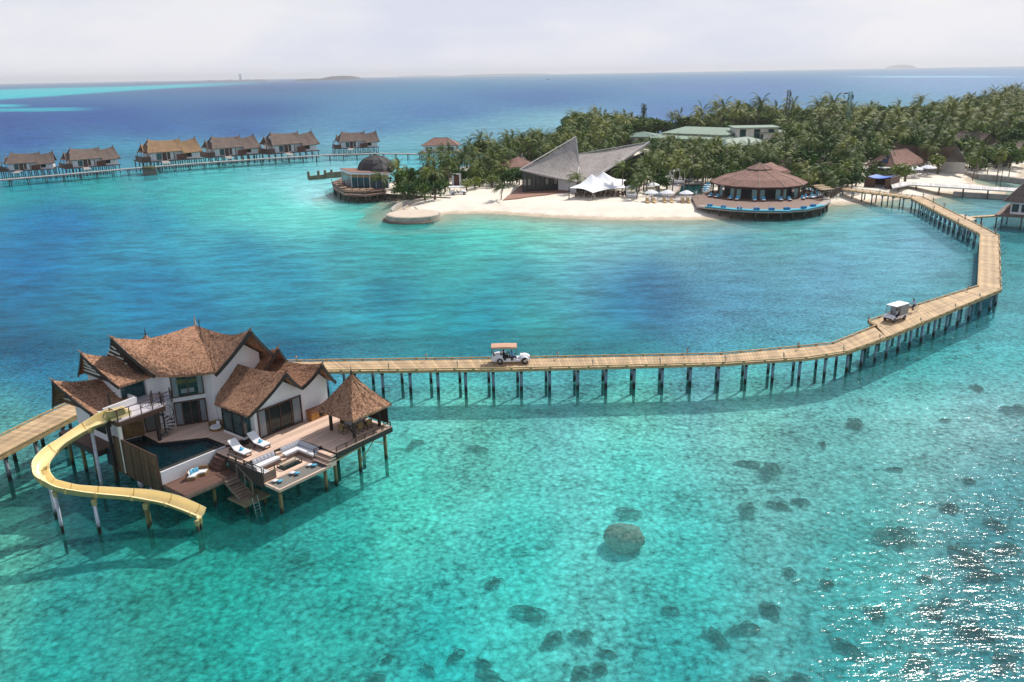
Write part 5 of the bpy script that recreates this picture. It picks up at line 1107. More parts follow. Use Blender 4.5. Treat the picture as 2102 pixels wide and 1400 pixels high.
for x in (-1.95, -.75, .55):
    for y in (-.62, .62): mb = MB(); mb.beam((x, y, .8), (x, y, 1.75), .035, .035); mb.build('canopy_post', BLACK, BG)
for x in (-1.5, -.75, .1):
    mb = MB(); mb.bb(x-.25, x+.2, -.52, .52, .5, .68); mb.bb(x-.33, x-.22, -.52, .52, .6, 1.1); mb.build('seat', DARK if x > -1 else mat('grey_seat', (.1, .09, .09), .7), BG)
mb = MB(); mb.extr([(.85, -.5, .95), (.85, .5, .95), (.66, .5, 1.45), (.66, -.5, 1.45)], (.015, 0, 0)); mb.build('windscreen', glass('buggy_glass', (.05, .07, .08), .6), BG)
mb = MB(); mb.tube([(.45+.0, -.3+.15*math.cos(a), .98+.15*math.sin(a)) for a in [R(30*k) for k in range(13)]], .015, 5); mb.build('steering_wheel', BLACK, BG)
for y in (-.36, .36): mb = MB(); mb.lathe([(.01, 0), (.07, 0), (.09, .08), (.01, .1)], (0, 0, 0), 10); h0 = mb.build('headlight', STEEL, BG); h0.location = (1.88, y, .66); h0.rotation_euler = (0, R(90), 0)
mb = MB(); mb.bb(1.9, 1.98, -.6, .6, .28, .38); mb.build('bumper', STEEL, BG)
def on_buggy(x, y, z): return (BG.location.x+x, BG.location.y+y, BG.location.z+z)
person('driver in a blue shirt leaning at the wheel of the tan canopied buggy', SIT, CLB, NAVY, on_buggy(.1, -.28, .18), R(90))
person('passenger in black clothes on the middle seat of the tan canopied buggy', SIT, CLK, CLK, on_buggy(-.75, -.28, .18), R(90))
person('passenger in a white shirt behind the driver in the tan canopied buggy', SIT, CLW, CLK, on_buggy(-.75, .28, .18), R(90))

# =================================================================== grey box utility cart on the wider bay (faces away down the jetty)
a_ = P(1824, 661, JZ); b2 = P(1848, 653.5, JZ); ang = math.atan2(a_.y-b2.y, a_.x-b2.x)
cpos = P(1836, 656.5, JZ); UC = thing('utility_cart', 'white utility cart with a grey cargo box parked on the widened jetty bay', 'cart', (cpos.x, cpos.y, JZ+.004), ang)
mb = MB(); prof([(-1.6, .32), (1.35, .3), (1.5, .42), (1.48, .62), (1.25, .78), (1.0, .85), (.95, .5), (.35, .45), (.3, .62), (-1.6, .62)], -.6, .6, mb); mb.build('body', WHITEP, UC)
mb = MB(); mb.bb(-1.65, .0, -.66, .66, .64, 1.86); mb.build('cargo_box', mat('grey_box_panel', (.30, .29, .28), .6, .1, 1), UC)
mb = MB(); mb.bb(-1.68, 1.0, -.68, .68, 1.865, 1.92); mb.build('canopy', FABW, UC)
for y in (-.58, .58): mb = MB(); mb.beam((1.12, y, .82), (.92, y, 1.87), .04, .04); mb.build('canopy_post', BLACK, UC)
mb = MB(); mb.extr([(1.13, -.55, .84), (1.13, .55, .84), (.94, .55, 1.84), (.94, -.55, 1.84)], (.012, 0, 0)); mb.build('windscreen', glass('cart_glass', (.2, .25, .3), .75), UC)
mb = MB(); mb.bb(.02, .5, -.52, .52, .45, .64); mb.bb(.02, .1, -.52, .52, .64, 1.1); mb.build('seat', DARK, UC)
mb = MB(); mb.bb(1.42, 1.53, -.5, .5, .34, .48); mb.build('bumper', BLACK, UC)
mb = MB(); mb.tube([(.8, -.28+.15*math.cos(a), .98+.15*math.sin(a)) for a in [R(30*k) for k in range(13)]], .015, 5); mb.build('steering_wheel', BLACK, UC)
for y in (-.42, .42): mb = MB(); mb.box((1.38, y, .68), (.14, .18, .1)); mb.build('headlight', mat('lamp_glass', (.7, .7, .72), .2), UC)
for y in (-.56, .56): wheel(UC, 1.05, y, .26, .2); wheel(UC, -1.1, y, .26, .2)
q = Vector((cpos.x, cpos.y, 0))+Matrix.Rotation(ang, 3, 'Z') @ Vector((.25, .25, 0))
person('driver in a pale shirt sitting in the white utility cart', SIT, CLW, NAVY, (q.x, q.y, JZ+.17), ang+R(90))
# cyclist
bpz = P(1873, 641, JZ); _q = P(1863, 642.5, JZ)-P(1876, 640.5, JZ); bang = math.atan2(_q.y, _q.x); BI = thing('bicycle', 'black bicycle ridden behind the utility cart', 'bicycle', (bpz.x, bpz.y, JZ), bang)
for x in (-.52, .52):
    mb = MB(); n_ = 20; mb.tube([(.33*math.cos(2*math.pi*k/n_), 0, .33*math.sin(2*math.pi*k/n_)) for k in range(n_+1)], .02, 5); w_ = mb.build('wheel', TYRE, BI); w_.location = (x, 0, .34)
    mb = MB()
    for k in range(6): a = math.pi*k/6; mb.beam((.31*math.cos(a), 0, .31*math.sin(a)), (-.31*math.cos(a), 0, -.31*math.sin(a)), .006, .006)
    mb.build('spokes', STEEL, w_)
mb = MB()
for a, b_ in (((-.52, 0, .34), (-.05, 0, .32)), ((-.05, 0, .32), (-.18, 0, .85)), ((-.18, 0, .8), (.38, 0, .82)), ((.38, 0, .82), (-.05, 0, .32)), ((-.52, 0, .34), (-.17, 0, .78)), ((.52, 0, .34), (.36, 0, .95))): mb.cyl(a, b_, .018, None, 6)
mb.build('frame', BLACK, BI); mb = MB(); mb.tube([(.25, -.26, 1.02), (.36, -.1, 1.0), (.36, .1, 1.0), (.25, .26, 1.02)], .014, 5); mb.build('handlebar', BLACK, BI)
mb = MB(); mb.box((-.2, 0, .88), (.24, .13, .05)); mb.build('saddle', BLACK, BI); mb = MB(); mb.bb(.48, .74, -.15, .15, .8, 1.0); mb.build('basket', STEEL, BI)
for s_ in (-1, 1): mb = MB(); mb.box((-.05+.1*s_, .1*s_, .32-.1*s_), (.1, .08, .03)); mb.build('pedal', BLACK, BI)
RIDE = dict(pelvis=(0, 0, .95, .13), waist=(0, -.06, 1.1, .12), chest=(0, -.14, 1.33, .15), neck=(0, -.2, 1.5, .055), head0=(0, -.23, 1.57, .075), head1=(0, -.25, 1.66, .092), head2=(0, -.23, 1.74, .06),
            shL=(.19, -.16, 1.43, .06), elL=(.26, -.3, 1.2, .045), wrL=(.25, -.47, 1.06, .03), haL=(.24, -.52, 1.03, .032), shR=(-.19, -.16, 1.43, .06), elR=(-.26, -.3, 1.2, .045), wrR=(-.25, -.47, 1.06, .03), haR=(-.24, -.52, 1.03, .032),
            hiL=(.09, -.03, .92, .09), knL=(.11, -.36, .72, .065), anL=(.1, -.2, .34, .042), toL=(.1, -.33, .28, .032), hiR=(-.09, -.03, .9, .09), knR=(-.11, -.28, .58, .065), anR=(-.1, -.08, .2, .042), toR=(-.1, -.22, .15, .032))
q = Vector((bpz.x, bpz.y, 0))+Matrix.Rotation(bang, 3, 'Z') @ Vector((-.2, 0, 0))
person('cyclist in a pale blue shirt and dark trousers riding behind the utility cart', RIDE, mat('pale_blue_shirt', (.45, .5, .75), .9), NAVY, (q.x, q.y, JZ), bang+R(90))

# =================================================================== overwater villas on the far row
def far_villa(label, rm):
    F = thing('stilt_villa', label, 'villa', (0, 0, 0), 0, 'row of thatched stilt villas across the lagoon')
    def roofp(a, b_, ef0, ef1, eb0, eb1, name='roof'):
        mb = MB(); rid = [Vector(lerp(a, b_, s)) for s in (0, .15, .5, .85, 1)]
        for k, s in enumerate((.0, .35, .5, .35, 0)): rid[k].z -= s
        slope(mb, rid, [ef0, lerp(ef0, ef1, .5), ef1], 10, 4, .15, .18, .05); slope(mb, rid, [eb0, lerp(eb0, eb1, .5), eb1], 10, 4, .15, .18, .05)
        o = mb.build(name, rm, F); m2 = MB()
        for q in (a, b_): m2.cyl(q, (q[0], q[1], q[2]+.45), .1, .03, 4)
        m2.build('finial', DARK, o)
    roofp((-4.6, 4.2, 5.8), (4.2, 4.2, 5.6), (-6.4, -.6, 2.35), (3.4, -.8, 2.45), (-6.4, 9, 2.4), (4.2, 9, 2.4))
    roofp((2.8, 3.6, 5.0), (8.4, 3.6, 5.75), (3.2, -1.0, 1.75), (8.9, -1.0, 1.9), (3.2, 8.4, 2.2), (8.9, 8.4, 2.2))
    roofp((-6.6, 4.6, 4.7), (-3.8, 4.6, 4.6), (-6.9, 1.4, 2.3), (-3.8, 1.4, 2.3), (-6.9, 8, 2.3), (-3.8, 8, 2.3))
    mb = MB(); mb.bb(-5.6, 3.6, .3, 8.2, 0, 2.5); mb.extr([(-4.9, .5, 2.4), (-4.9, 7.9, 2.4), (-4.9, 4.2, 4.9)], (.2, 0, 0)); mb.build('wall', WHITE, F)
    mb = MB(); mb.bb(3.6, 8.1, .0, 7.6, 0, 2.1); mb.extr([(8.09, .2, 2.1), (8.09, 7.4, 2.1), (8.09, 3.6, 4.9)], (-.2, 0, 0)); mb.build('wall', WHITE, F)
    mb = MB(); mb.bb(-2.3, -1.1, .22, .3, 0, 2.1); mb.bb(-.9, -.1, .24, .3, .2, 2.1); mb.build('door', BROWN, F)
    for x0, x1, m_ in ((-5.0, -4.4, CURT), (-3.9, -2.5, TEALG), (.9, 1.1, DARK)): mb = MB(); mb.bb(x0, x1, .23, .3, .2, 2.0); mb.build('window', m_, F)
    mb = MB(); mb.bb(4.3, 5.8, -.05, .0, .5, 1.7); mb.build('window', INTER, F)
    mb = MB(); mb.bb(1.4, 4.1, -.7, -.6, .1, 1.5); mb.build('red_brown_screen', mat('red_brown_boards', (.15, .045, .03), .7, .3, 2), F)
    mb = MB(); mb.bb(-8.2, 8.5, -1.2, 9, -.25, 0); mb.build('deck', mat('dark_deck_boards', (.14, .10, .085), .8, .3, 1), F)
    mb = MB(); mb.bb(-8.2, -5.9, -1.2, -1.1, .0, 1.4); mb.bb(-8.2, -8.1, -1.1, 6, 0, 1.4); mb.build('balcony_panel', mat('brown_boards', (.12, .06, .045), .7, .3, 2), F)
    mb = MB()
    for x, y in ((-8, 0), (-6.3, 0), (-8, 4), (-6.3, 4)): mb.beam((x, y, 0), (x, y, 2.5), .12, .12)
    mb.bb(-8.2, -6.2, -.1, 4.1, 2.5, 2.6); mb.build('pergola', BROWN, F)
    mb = MB(); rr_ = MB()
    for i, x in enumerate(np.linspace(-7.9, 8.1, 9)):
        for y in (-.8, 3.8, 8.4):
            p_ = MB(); p_.cyl((x, y, -4.6), (x, y, -.25), .14, None, 6); p_.build('stilt', PM_DARK, F)
    for x in np.linspace(-7.9, 6.1, 8): rr_.beam((x, -.8, -.4), (x+1.6, -.8, -2.2), .1, .1)
    rr_.build('brace', DARK, F)
    mb = MB(); mb.add([(-3.2, -1.2, -.02), (-1.2, -1.2, -.02), (-2.2, -6.5, -.35), (-4.2, -6.5, -.35)], [(0, 3, 2, 1)]); mb.extr([(-3.2, -1.2, -.1), (-1.2, -1.2, -.1), (-2.2, -6.5, -.45), (-4.2, -6.5, -.45)], (0, 0, .08)); mb.build('ramp', JGREY, F)
    return F
vl = [((-2, 352), (112, 346), 'leftmost stilt villa of the far row, cut by the picture edge', 0), ((132, 346), (247, 337), 'stilt villa second from the left in the far row, grey brown thatch', 0),
      ((290, 333), (415, 324), 'stilt villa with the golden new thatch, third in the far row', 1), ((424, 323), (535, 315), 'stilt villa with grey thatch just right of the golden roofed one', 0),
      ((547, 316), (655, 308), 'second stilt villa to the right of the golden roofed one', 0), ((686, 305), (778, 301), 'stilt villa at the right end of the far row, nearest the island', 0)]
protos = {}
for a, b_, lb, gold in vl:
    A, B = P(*a, 3.0), P(*b_, 3.0); c = (A+B)/2; an = math.atan2(B.y-A.y, B.x-A.x); s = (B-A).length/16.9
    if gold not in protos: o = far_villa(lb, THATCHY if gold else THATCHG); protos[gold] = o
    else: o = copy_tree(protos[gold]); o['label'] = lb
    n_ = Vector((-math.sin(an), math.cos(an), 0)); o.location = c+n_*1.0; o.rotation_euler = (0, 0, an); o.scale = (s, s, s)
wpx = [(-60, 377), (0, 369.5), (100, 361), (250, 347.5), (400, 335.5), (553, 325), (684, 317.5), (780, 315), (870, 316)]
wf = [P(x, y, 2.3) for x, y in wpx]
oo, ii = [], []
for i, c in enumerate(wf):
    d = (wf[min(i+1, len(wf)-1)]-wf[max(i-1, 0)]).normalized(); n_ = Vector((-d.y, d.x, 0)); oo.append((c.x, c.y)); q = c+n_*2.2; ii.append((q.x, q.y))
jetty('walkway', 'long grey boardwalk on piles serving the far row of stilt villas', oo, ii, 2.3, .3, JGREY, mat('grey_edge_beam', (.33, .31, .30), .8), PM_DARK, 5.2, .13, .25, kerb=False, blocks=3)
p = P(307, 350, 1.5); pl = thing('planter_block', 'square stone planter block with a clipped green top on the far boardwalk', 'planter', (p.x, p.y, 0), .4)
mb = MB(); mb.bb(-2.2, 2.2, -1.5, 1.5, -2, 2.2); mb.build('stone_box', mat('planter_stone', (.22, .18, .15), .9, .4, 1.5), pl); mb = MB(); mb.lathe([(2.4, 2.2), (2.3, 2.7), (1.5, 3.0), (.05, 3.1)], n=10); mb.build('hedge', mat('planter_hedge', (.10, .10, .05), .9, .5, 3), pl)

# =================================================================== generic roofed building from its surveyed front eave
def hut(name, label, e0, e1, ze, depth, h, rm, wm_, zg=1.1, kind='hip', cat='building', over=.8, nwin=3, ridge=.5, group=None, stilts=False, flip=False, wallh=None):
    A, B = P(*e0, ze), P(*e1, ze); an = math.atan2(B.y-A.y, B.x-A.x); L_ = math.hypot(B.x-A.x, B.y-A.y)
    T = thing(name, label, cat, (A.x, A.y, 0), an, group)
    mb = MB(); i = min(L_, depth)*ridge if kind == 'hip' else 0.
    if kind in ('hip', 'gable'):
        if L_ >= depth: r0_, r1_ = (i, depth/2, ze+h), (L_-i, depth/2, ze+h)
        else: r0_, r1_ = (L_/2, i if kind == 'hip' else 0, ze+h), (L_/2, depth-(i if kind == 'hip' else 0), ze+h)
        c = [(0, 0, ze), (L_, 0, ze), (L_, depth, ze), (0, depth, ze)]
        if L_ >= depth: fs = [[c[0], c[1], r1_, r0_], [c[2], c[3], r0_, r1_], [c[1], c[2], r1_], [c[3], c[0], r0_]]
        else: fs = [[c[0], c[1], r0_], [c[1], c[2], r1_, r0_], [c[2], c[3], r1_], [c[3], c[0], r0_, r1_]]
        for f_ in fs: k = len(f_); mb.add(list(f_)+[(p_[0], p_[1], p_[2]-.18) for p_ in f_], [tuple(range(k)), tuple(range(2*k-1, k-1, -1))]+[(a_, k+a_, k+(a_+1) % k, (a_+1) % k) for a_ in range(k)])
        ro = mb.build('roof', rm, T); m2 = MB(); m2.beam(r0_, r1_, .25, .14)
        if kind == 'hip':
            near_ = lambda q: min((r0_, r1_), key=lambda z_: (z_[0]-q[0])**2+(z_[1]-q[1])**2)
            for q in c: m2.beam(q, near_(q), .2, .1)
        m2.build('ridge_cap', rm if rm in (GREENR, GREEND) else mat('ridge_tile', (.30, .21, .175), .9, .3, 3), ro)
    else:
        mb.extr([(0, 0, ze), (L_, 0, ze), (L_, depth, ze+h), (0, depth, ze+h)], (0, 0, -.2)); mb.build('roof', rm, T)
    w = MB(); o_ = over; w.bb(o_, L_-o_, o_, depth-o_, zg, ze-.05+(0 if kind != 'shed' else 0)); w.build('wall', wm_, T)
    for k in range(nwin):
        x = o_+(L_-2*o_)*(k+.5)/nwin; ww = min(1.2, (L_-2*o_)/nwin*.35); wn_ = MB(); wn_.bb(x-ww, x+ww, o_-.06, o_, zg+.5, ze-.7); f_ = wn_.build('window', DARK, T)
        g_2 = MB(); g_2.bb(x-ww+.1, x+ww-.1, o_-.1, o_-.06, zg+.6, ze-.8); g_2.build('pane', TEALG, f_)
        wn_ = MB(); y_ = o_+(depth-2*o_)*(k+.5)/nwin; wn_.bb(L_-o_, L_-o_+.06, y_-.7, y_+.7, zg+.5, ze-.7); wn_.build('window', DARK, T)
    if stilts:
        d_ = MB(); d_.bb(-1, L_+1, -1, depth+1, zg-.3, zg); d_.build('deck', mat('hut_deck', (.2, .13, .1), .8, .3, 1), T)
        for x in np.linspace(-.6, L_+.6, max(3, int(L_/2.5))):
            for y in (-.6, depth*.5, depth+.6): s_ = MB(); s_.cyl((x, y, -2), (x, y, zg-.3), .13, None, 6); s_.build('stilt', PM_DARK, T)
    return T
hut('stilt_lodge', 'hip roofed brown shingle lodge over the water at the left end of the palms', (864, 299), (940, 298), 5.2, 9, 2.6, SHINGLEB, WHITE, 2.6, stilts=True, cat='lodge')
hut('shingled_lodge', 'low brown shingled roof just behind the tall pointed grey roof', (1046, 344), (1108, 340), 4.0, 10, 2.6, SHINGLEB, WHITE)
hut('service_building', 'dark green hip roof half hidden in trees behind the pointed grey roof', (1281, 281), (1352, 281), 5.2, 16, 1.6, GREEND, WHITE2)
hut('service_building', 'long pale green sheet metal roof nearest the palms', (1328, 283), (1489, 288), 5.0, 17, 1.2, GREENR, WHITE2, kind='shed')
hut('service_building', 'pale green roof with a white end wall behind the longest green roof', (1357, 272.5), (1492, 277.5), 6.4, 20, 1.5, GREENR, WHITE2, kind='shed')
hut('service_building', 'two storey white service block with a pale green roof by the mast', (1511, 272), (1612, 272.5), 7.0, 12, .4, GREENR, WHITE2, kind='shed')
hut('service_building', 'uppermost pale green roof set back behind the white service block', (1508, 262.5), (1604, 261), 9.0, 12, .2, GREENR, WHITE2, kind='shed')
hut('service_building', 'dark green gable roof in front of the white service block', (1494, 302), (1583, 292), 4.4, 12, 2.3, GREEND, WHITE2)
hut('palm_hut', 'small brown hip roof directly behind the right of the round bar', (1598, 358), (1632, 355), 4.0, 9, 2.2, SHINGLEB, WHITE2)
hut('palm_hut', 'small pointed brown roof above the dark tree behind the round bar', (1664, 338), (1712, 338), 4.6, 9, 2.4, THATCHG, WHITE2)
hut('palm_hut', 'tan roof almost lost among palms between the green roofs and the bar', (1598, 332), (1640, 336), 4.6, 8, 2.4, THATCHG, WHITE2)
sl = hut('solar_lodge', 'brown hip roofed lodge with two blue solar panels by the right hand beach', (1776, 338), (1838, 343), 4.0, 18, 4.0, SHINGLEB, WHITE2, cat='lodge')
L_ = math.hypot(*(P(1838, 343, 4)-P(1776, 338, 4))[:2])
for k, (s0, s1, t0_, t1_) in enumerate(((.42, .72, .18, .42), (.52, .78, .5, .64))):
    def pt(s, t_, up_=.12): w_ = L_*(.5*t_*.98)+0; x = w_+(L_-2*w_)*s; y = L_/2*t_; return (x, y, 4.0+4.0*t_+up_)
    mb = MB(); mb.extr([pt(s0, t0_), pt(s1, t0_), pt(s1, t1_), pt(s0, t1_)], (0, -.02, .08)); o = mb.build('solar_panel', mat('solar_blue', (.01, .03, .09), .15), sl)
mb = MB(); mb.bb(-1.5, L_+1.5, -3.5, 0, 1.0, 1.3); mb.build('porch', CONC, sl)
# long grey thatched hall at right
TH = thing('thatched_hall', 'long low grey thatched hall with upswept gables behind the solar panelled lodge', 'hall', (0, 0, 0))
a, b_ = P(1838, 297, 8.5), P(1966, 303, 8.5); f0_, f1_ = P(1850, 322, 4.0), P(1941, 328, 4.0)
gable(tuple(a+Vector((0, 0, .6))), tuple(b_+Vector((0, 0, .5))), tuple(f0_), tuple(f1_), tuple(a+Vector((3, 14, -4.5))), tuple(b_+Vector((4, 12, -4.5))), .3, .7, 'roof', THATCHG, TH, False, True)
g2 = P(1982, 336, 2.0)
mb = MB(); mb.slab([[tuple(b_), tuple(b_+Vector((.5, .5, 0)))], [tuple(f1_), tuple(P(1985, 336, 3.0))]], .2); mb.build('roof', mat('slate_thatch', (.16, .15, .16), .95, .35, 3), TH)
c_ = P(1905, 311, 6.3); gable(tuple(c_+Vector((-.3, -3.5, .4))), tuple(c_+Vector((2, 5, 0))), tuple(P(1884, 322, 3.8)), tuple(P(1884, 322, 3.8)+Vector((2, 8, 0))), tuple(P(1926, 323, 3.8)), tuple(P(1926, 323, 3.8)+Vector((2, 8, 0))), .2, .3, 'roof', THATCHG, TH, True, True)
q0, q1 = P(1856, 330, 1.2), P(1975, 336, 1.2); d_ = (q1-q0).normalized(); n_ = Vector((-d_.y, d_.x, 0))
mb = MB(); mb.prism([tuple((q0+n_*2.5)[:2]), tuple((q1+n_*2.5)[:2]), tuple((q1+n_*9)[:2]), tuple((q0+n_*9)[:2])], 1.1, 4.2); mb.build('wall', DARK, TH)
for (x0, y0, x1, y1, zz_, lb) in ((2008, 285, 2050, 283, 7, 'grey thatched roof high among the palms at the far right'), (2060, 304, 2098, 306, 5, 'low grey thatched roof among palms near the right edge')):
    hut('thatched_house', lb, (x0, y0+12), (x1, y1+12), zz_-2, 14, 3.5, THATCHG, WHITE2, kind='gable')
# pale garden wall
A, B = P(1931, 353, 1.2), P(1978, 357, 1.2); W1 = thing('garden_wall', 'tall pale rendered garden wall beside the right hand beach', 'wall', (A.x, A.y, 1.1), math.atan2(B.y-A.y, B.x-A.x))
mb = MB(); L2 = (B-A).length; mb.bb(0, L2, 0, .3, 0, 3.1); mb.build('wall_panel', mat('weathered_render', (.62, .58, .52), .9, .3, .8), W1); mb = MB(); mb.bb(-.06, L2+.06, -.06, .36, 3.1, 3.2); mb.build('coping', CONC, W1)
# villa at the right edge of the picture
ev = hut('stilt_villa', 'dark thatched stilt villa cut off by the right picture edge', (2060, 412), (2150, 418), 5.3, 15, 4.6, THATCHG, WHITE, 2.6, kind='hip', cat='villa', stilts=True, over=1.3)
for (x0, y0) in ((2063, 437),):
    A = P(x0, y0, 2.6); mb = MB(); o0 = Matrix.Rotation(-ev.rotation_euler[2], 4, 'Z') @ (A-ev.location)
    for k in range(9): mb.beam((o0.x, o0.y+k*1.1, 2.6), (o0.x, o0.y+k*1.1, 3.6), .06, .06)
    mb.beam((o0.x, o0.y, 3.6), (o0.x, o0.y+8.8, 3.6), .07, .06); mb.beam((o0.x, o0.y, 3.1), (o0.x, o0.y+8.8, 3.1), .03, .03); mb.build('railing', DARK, ev)

# =================================================================== tall pointed grey roofed pavilion
FP = thing('sail_roof_pavilion', 'large pavilion with two soaring pointed grey shingle roof planes', 'pavilion', (0, 0, 0))
gA = P(1073, 396, 1.2)
pA = P(1066, 347.5, up(gA, 348)-0.0) if 0 else Vector((gA.x-.6, gA.y, up(gA, 348)))
pV = P(1189, 342, 7.0); pB = P(1182, 373.5, 4.0); tip1 = Vector((pV.x-2, pV.y+3, 0)); tip1.z = up(tip1, 281); t_ = P(1182, 281, tip1.z); tip1 = t_
mid1 = (pA+pB)/2+Vector((0, 0, -.2))
mb = MB(); slope(mb, [tuple(tip1), tuple((tip1+pV)/2), tuple(pV)], [tuple(pA), tuple(mid1), tuple(pB)], 14, 14, .5, .25, .02)
mb.build('roof_plane', SHINGLE, FP)
ridR = P(1188, 316, 9.2); tip2 = P(1333, 291.5, 12.5); low = P(1222, 362, 5.2); lw2 = P(1194, 374, 4.2)
mb = MB(); slope(mb, [tuple(ridR), tuple((ridR+tip2)/2+Vector((0, 0, -.4))), tuple(tip2)], [tuple(lw2), tuple(low), tuple(P(1268, 336, 8.0)), tuple(tip2+Vector((.3, -.3, -.2)))], 14, 12, .3, .25, .02)
mb.build('roof_plane', SHINGLE, FP)
mb = MB(); slope(mb, [tuple(tip1), tuple(pV)], [tuple(ridR), tuple(ridR+Vector((-1, -1, -1)))], 6, 6, .0, .2, .02) if 0 else mb.extr([tuple(ridR), tuple(pV+Vector((0, 0, 0))), tuple(pB), tuple(lw2)], (0, 0, -.2)); mb.build('roof_plane', SHINGLE, FP)
mb = MB()
for a, b_ in ((pA, tip1), (tip1, pV), (pV, pB), (pA, pB), (tip2, low), (low, lw2), (ridR, tip2)): mb.beam(a+Vector((0, 0, .05)), b_+Vector((0, 0, .05)), .3, .2)
mb.build('roof_trim', mat('pale_trim', (.55, .53, .50), .7), FP)
g0, g1, g2_, g3 = gA, P(1145, 392, 1.2), P(1183, 395, 1.2), P(1235, 384, 1.2)
zA, zB = pA.z-.3, 4.4
def wall_quad(a, b_, z0a, z1a, z1b, m, name, th=.25):
    mb = MB(); d = (b_-a).normalized(); n_ = Vector((d.y, -d.x, 0)); mb.extr([(a.x, a.y, z0a), (b_.x, b_.y, z0a), (b_.x, b_.y, z1b), (a.x, a.y, z1a)], -n_*th); return mb.build(name, m, FP)
wall_quad(g0, g1, 1.2, zA, 4.9, mat('dark_curtain_wall', (.03, .035, .035), .25), 'glass_wall')
mb = MB()
for k in range(9): p_ = g0.lerp(g1, k/8); mb.beam(Vector((p_.x, p_.y-.06, 1.2)), Vector((p_.x, p_.y-.06, zA+(4.9-zA)*k/8)), .14, .1)
for z_ in (1.3, 3.0): mb.beam(g0+Vector((0, -.07, z_-1.2)), g1+Vector((0, -.07, z_-1.2)), .08, .12)
mb.build('mullions', DARK, FP)
for k in (0, 1, 5, 7):
    a, b_ = g0.lerp(g1, (k+.2)/8), g0.lerp(g1, (k+.8)/8); mb = MB(); mb.extr([(a.x, a.y-.05, 3.1), (b_.x, b_.y-.05, 3.1), (b_.x, b_.y-.05, 4.6), (a.x, a.y-.05, 4.6)], (0, -.02, 0)); mb.build('pane', mat('dusty_pane', (.22, .22, .18), .3), FP)
wall_quad(g1, g2_, 1.2, 4.7, 3.6, WHITE, 'wall'); wall_quad(g2_, g3, 1.2, 4.0, 5.2, mat('dark_interior', (.02, .03, .03), .3), 'glass_wall')
bk = Vector((38, 236, 1.2)); wall_quad(g3, bk, 1.2, 5.2, 9.5, mat('dark_interior', (.02, .03, .03), .3), 'glass_wall'); wall_quad(Vector((4, 232, 1.2)), g0, 1.2, 6, zA, mat('dark_curtain_wall', (.03, .035, .035), .25), 'glass_wall')
c = g1.lerp(g2_, .0); cd = P(1032, 410, 1.55); e_ = P(1168, 392.5, 1.55); f_ = P(1075, 375, 1.55)
mb = MB(); mb.prism([tuple(cd[:2]), tuple(e_[:2]), tuple((e_+Vector((2, 8, 0)))[:2]), tuple(f_[:2])], 1.0, 1.5); mb.build('terrace_deck', mat('red_brown_terrace', (.36, .18, .12), .7, .3, 1), FP)

# white tensile tent
TT = thing('white_tent', 'white twin peaked stretched fabric tent over dining tables on the sand', 'tent', (0, 0, 0))
Lp, Cp, Rp = P(1168, 410, 1.2), P(1217, 412, 1.2), P(1284, 403, 1.2)
def cone(peak, ring, n=6):
    mb = MB(); rows = []
    R2 = []
    for a, b_ in zip(ring, ring[1:]+ring[:1]):
        for k in range(6): s = k/6; p_ = a.lerp(b_, s); cc = sum(ring, Vector())/len(ring); p_ = p_+(cc-p_)*.13*math.sin(math.pi*s); p_.z = a.z+(b_.z-a.z)*s+.25*math.sin(math.pi*s); R2.append(p_)
    R2.append(R2[0])
    for i in range(9):
        t_ = i/8; r_ = []
        for p_ in R2: q = peak.lerp(p_, t_); q.z = p_.z+(peak.z-p_.z)*(1-t_)**1.9*(1) if t_ > 0 else peak.z; r_.append(q)
        rows.append(r_)
    mb.grid(rows); return mb.build('canopy', FABW, TT, smooth=True)
zt = lambda v, py: Vector((v.x, v.y, up(v, py)))
L1, C1, R1 = zt(Lp, 386), zt(Cp, 396), zt(Rp, 386)
b1_ = Vector((20.5, 219, 3.8)); b2_ = Vector((31, 220, 3.8)); m1_ = (L1+R1)/2
pk1 = Vector((21.0, 209.5, 0)); pk1 = zt(pk1, 357); pk1 = P(1214.5, 357, pk1.z); pk2 = Vector((25.5, 215, 0)); pk2 = P(1238, 352, up(pk2, 352))
cone(pk1, [L1, C1, R1, Vector((25, 214, 3.9)), b1_]); cone(pk2, [Vector((18.5, 216, 3.9)), Vector((21, 209, 4.0)), R1+Vector((0, .2, .02)), b2_, Vector((24, 225, 4))])
for q in (L1, R1, b2_, Vector((15, 221, 3.8))): mb = MB(); mb.cyl((q.x, q.y, 1.1), (q.x, q.y, q.z+.3), .13, None, 7); mb.build('pole', DARK, TT)
mb = MB(); mb.cyl((C1.x, C1.y, C1.z), (C1.x+.9, C1.y-1.0, 1.1), .06, None, 6); mb.cyl((C1.x, C1.y, C1.z), (C1.x-.9, C1.y-1.0, 1.1), .06, None, 6); mb.build('guy_strut', CONC, TT)
rs = None
k = 0
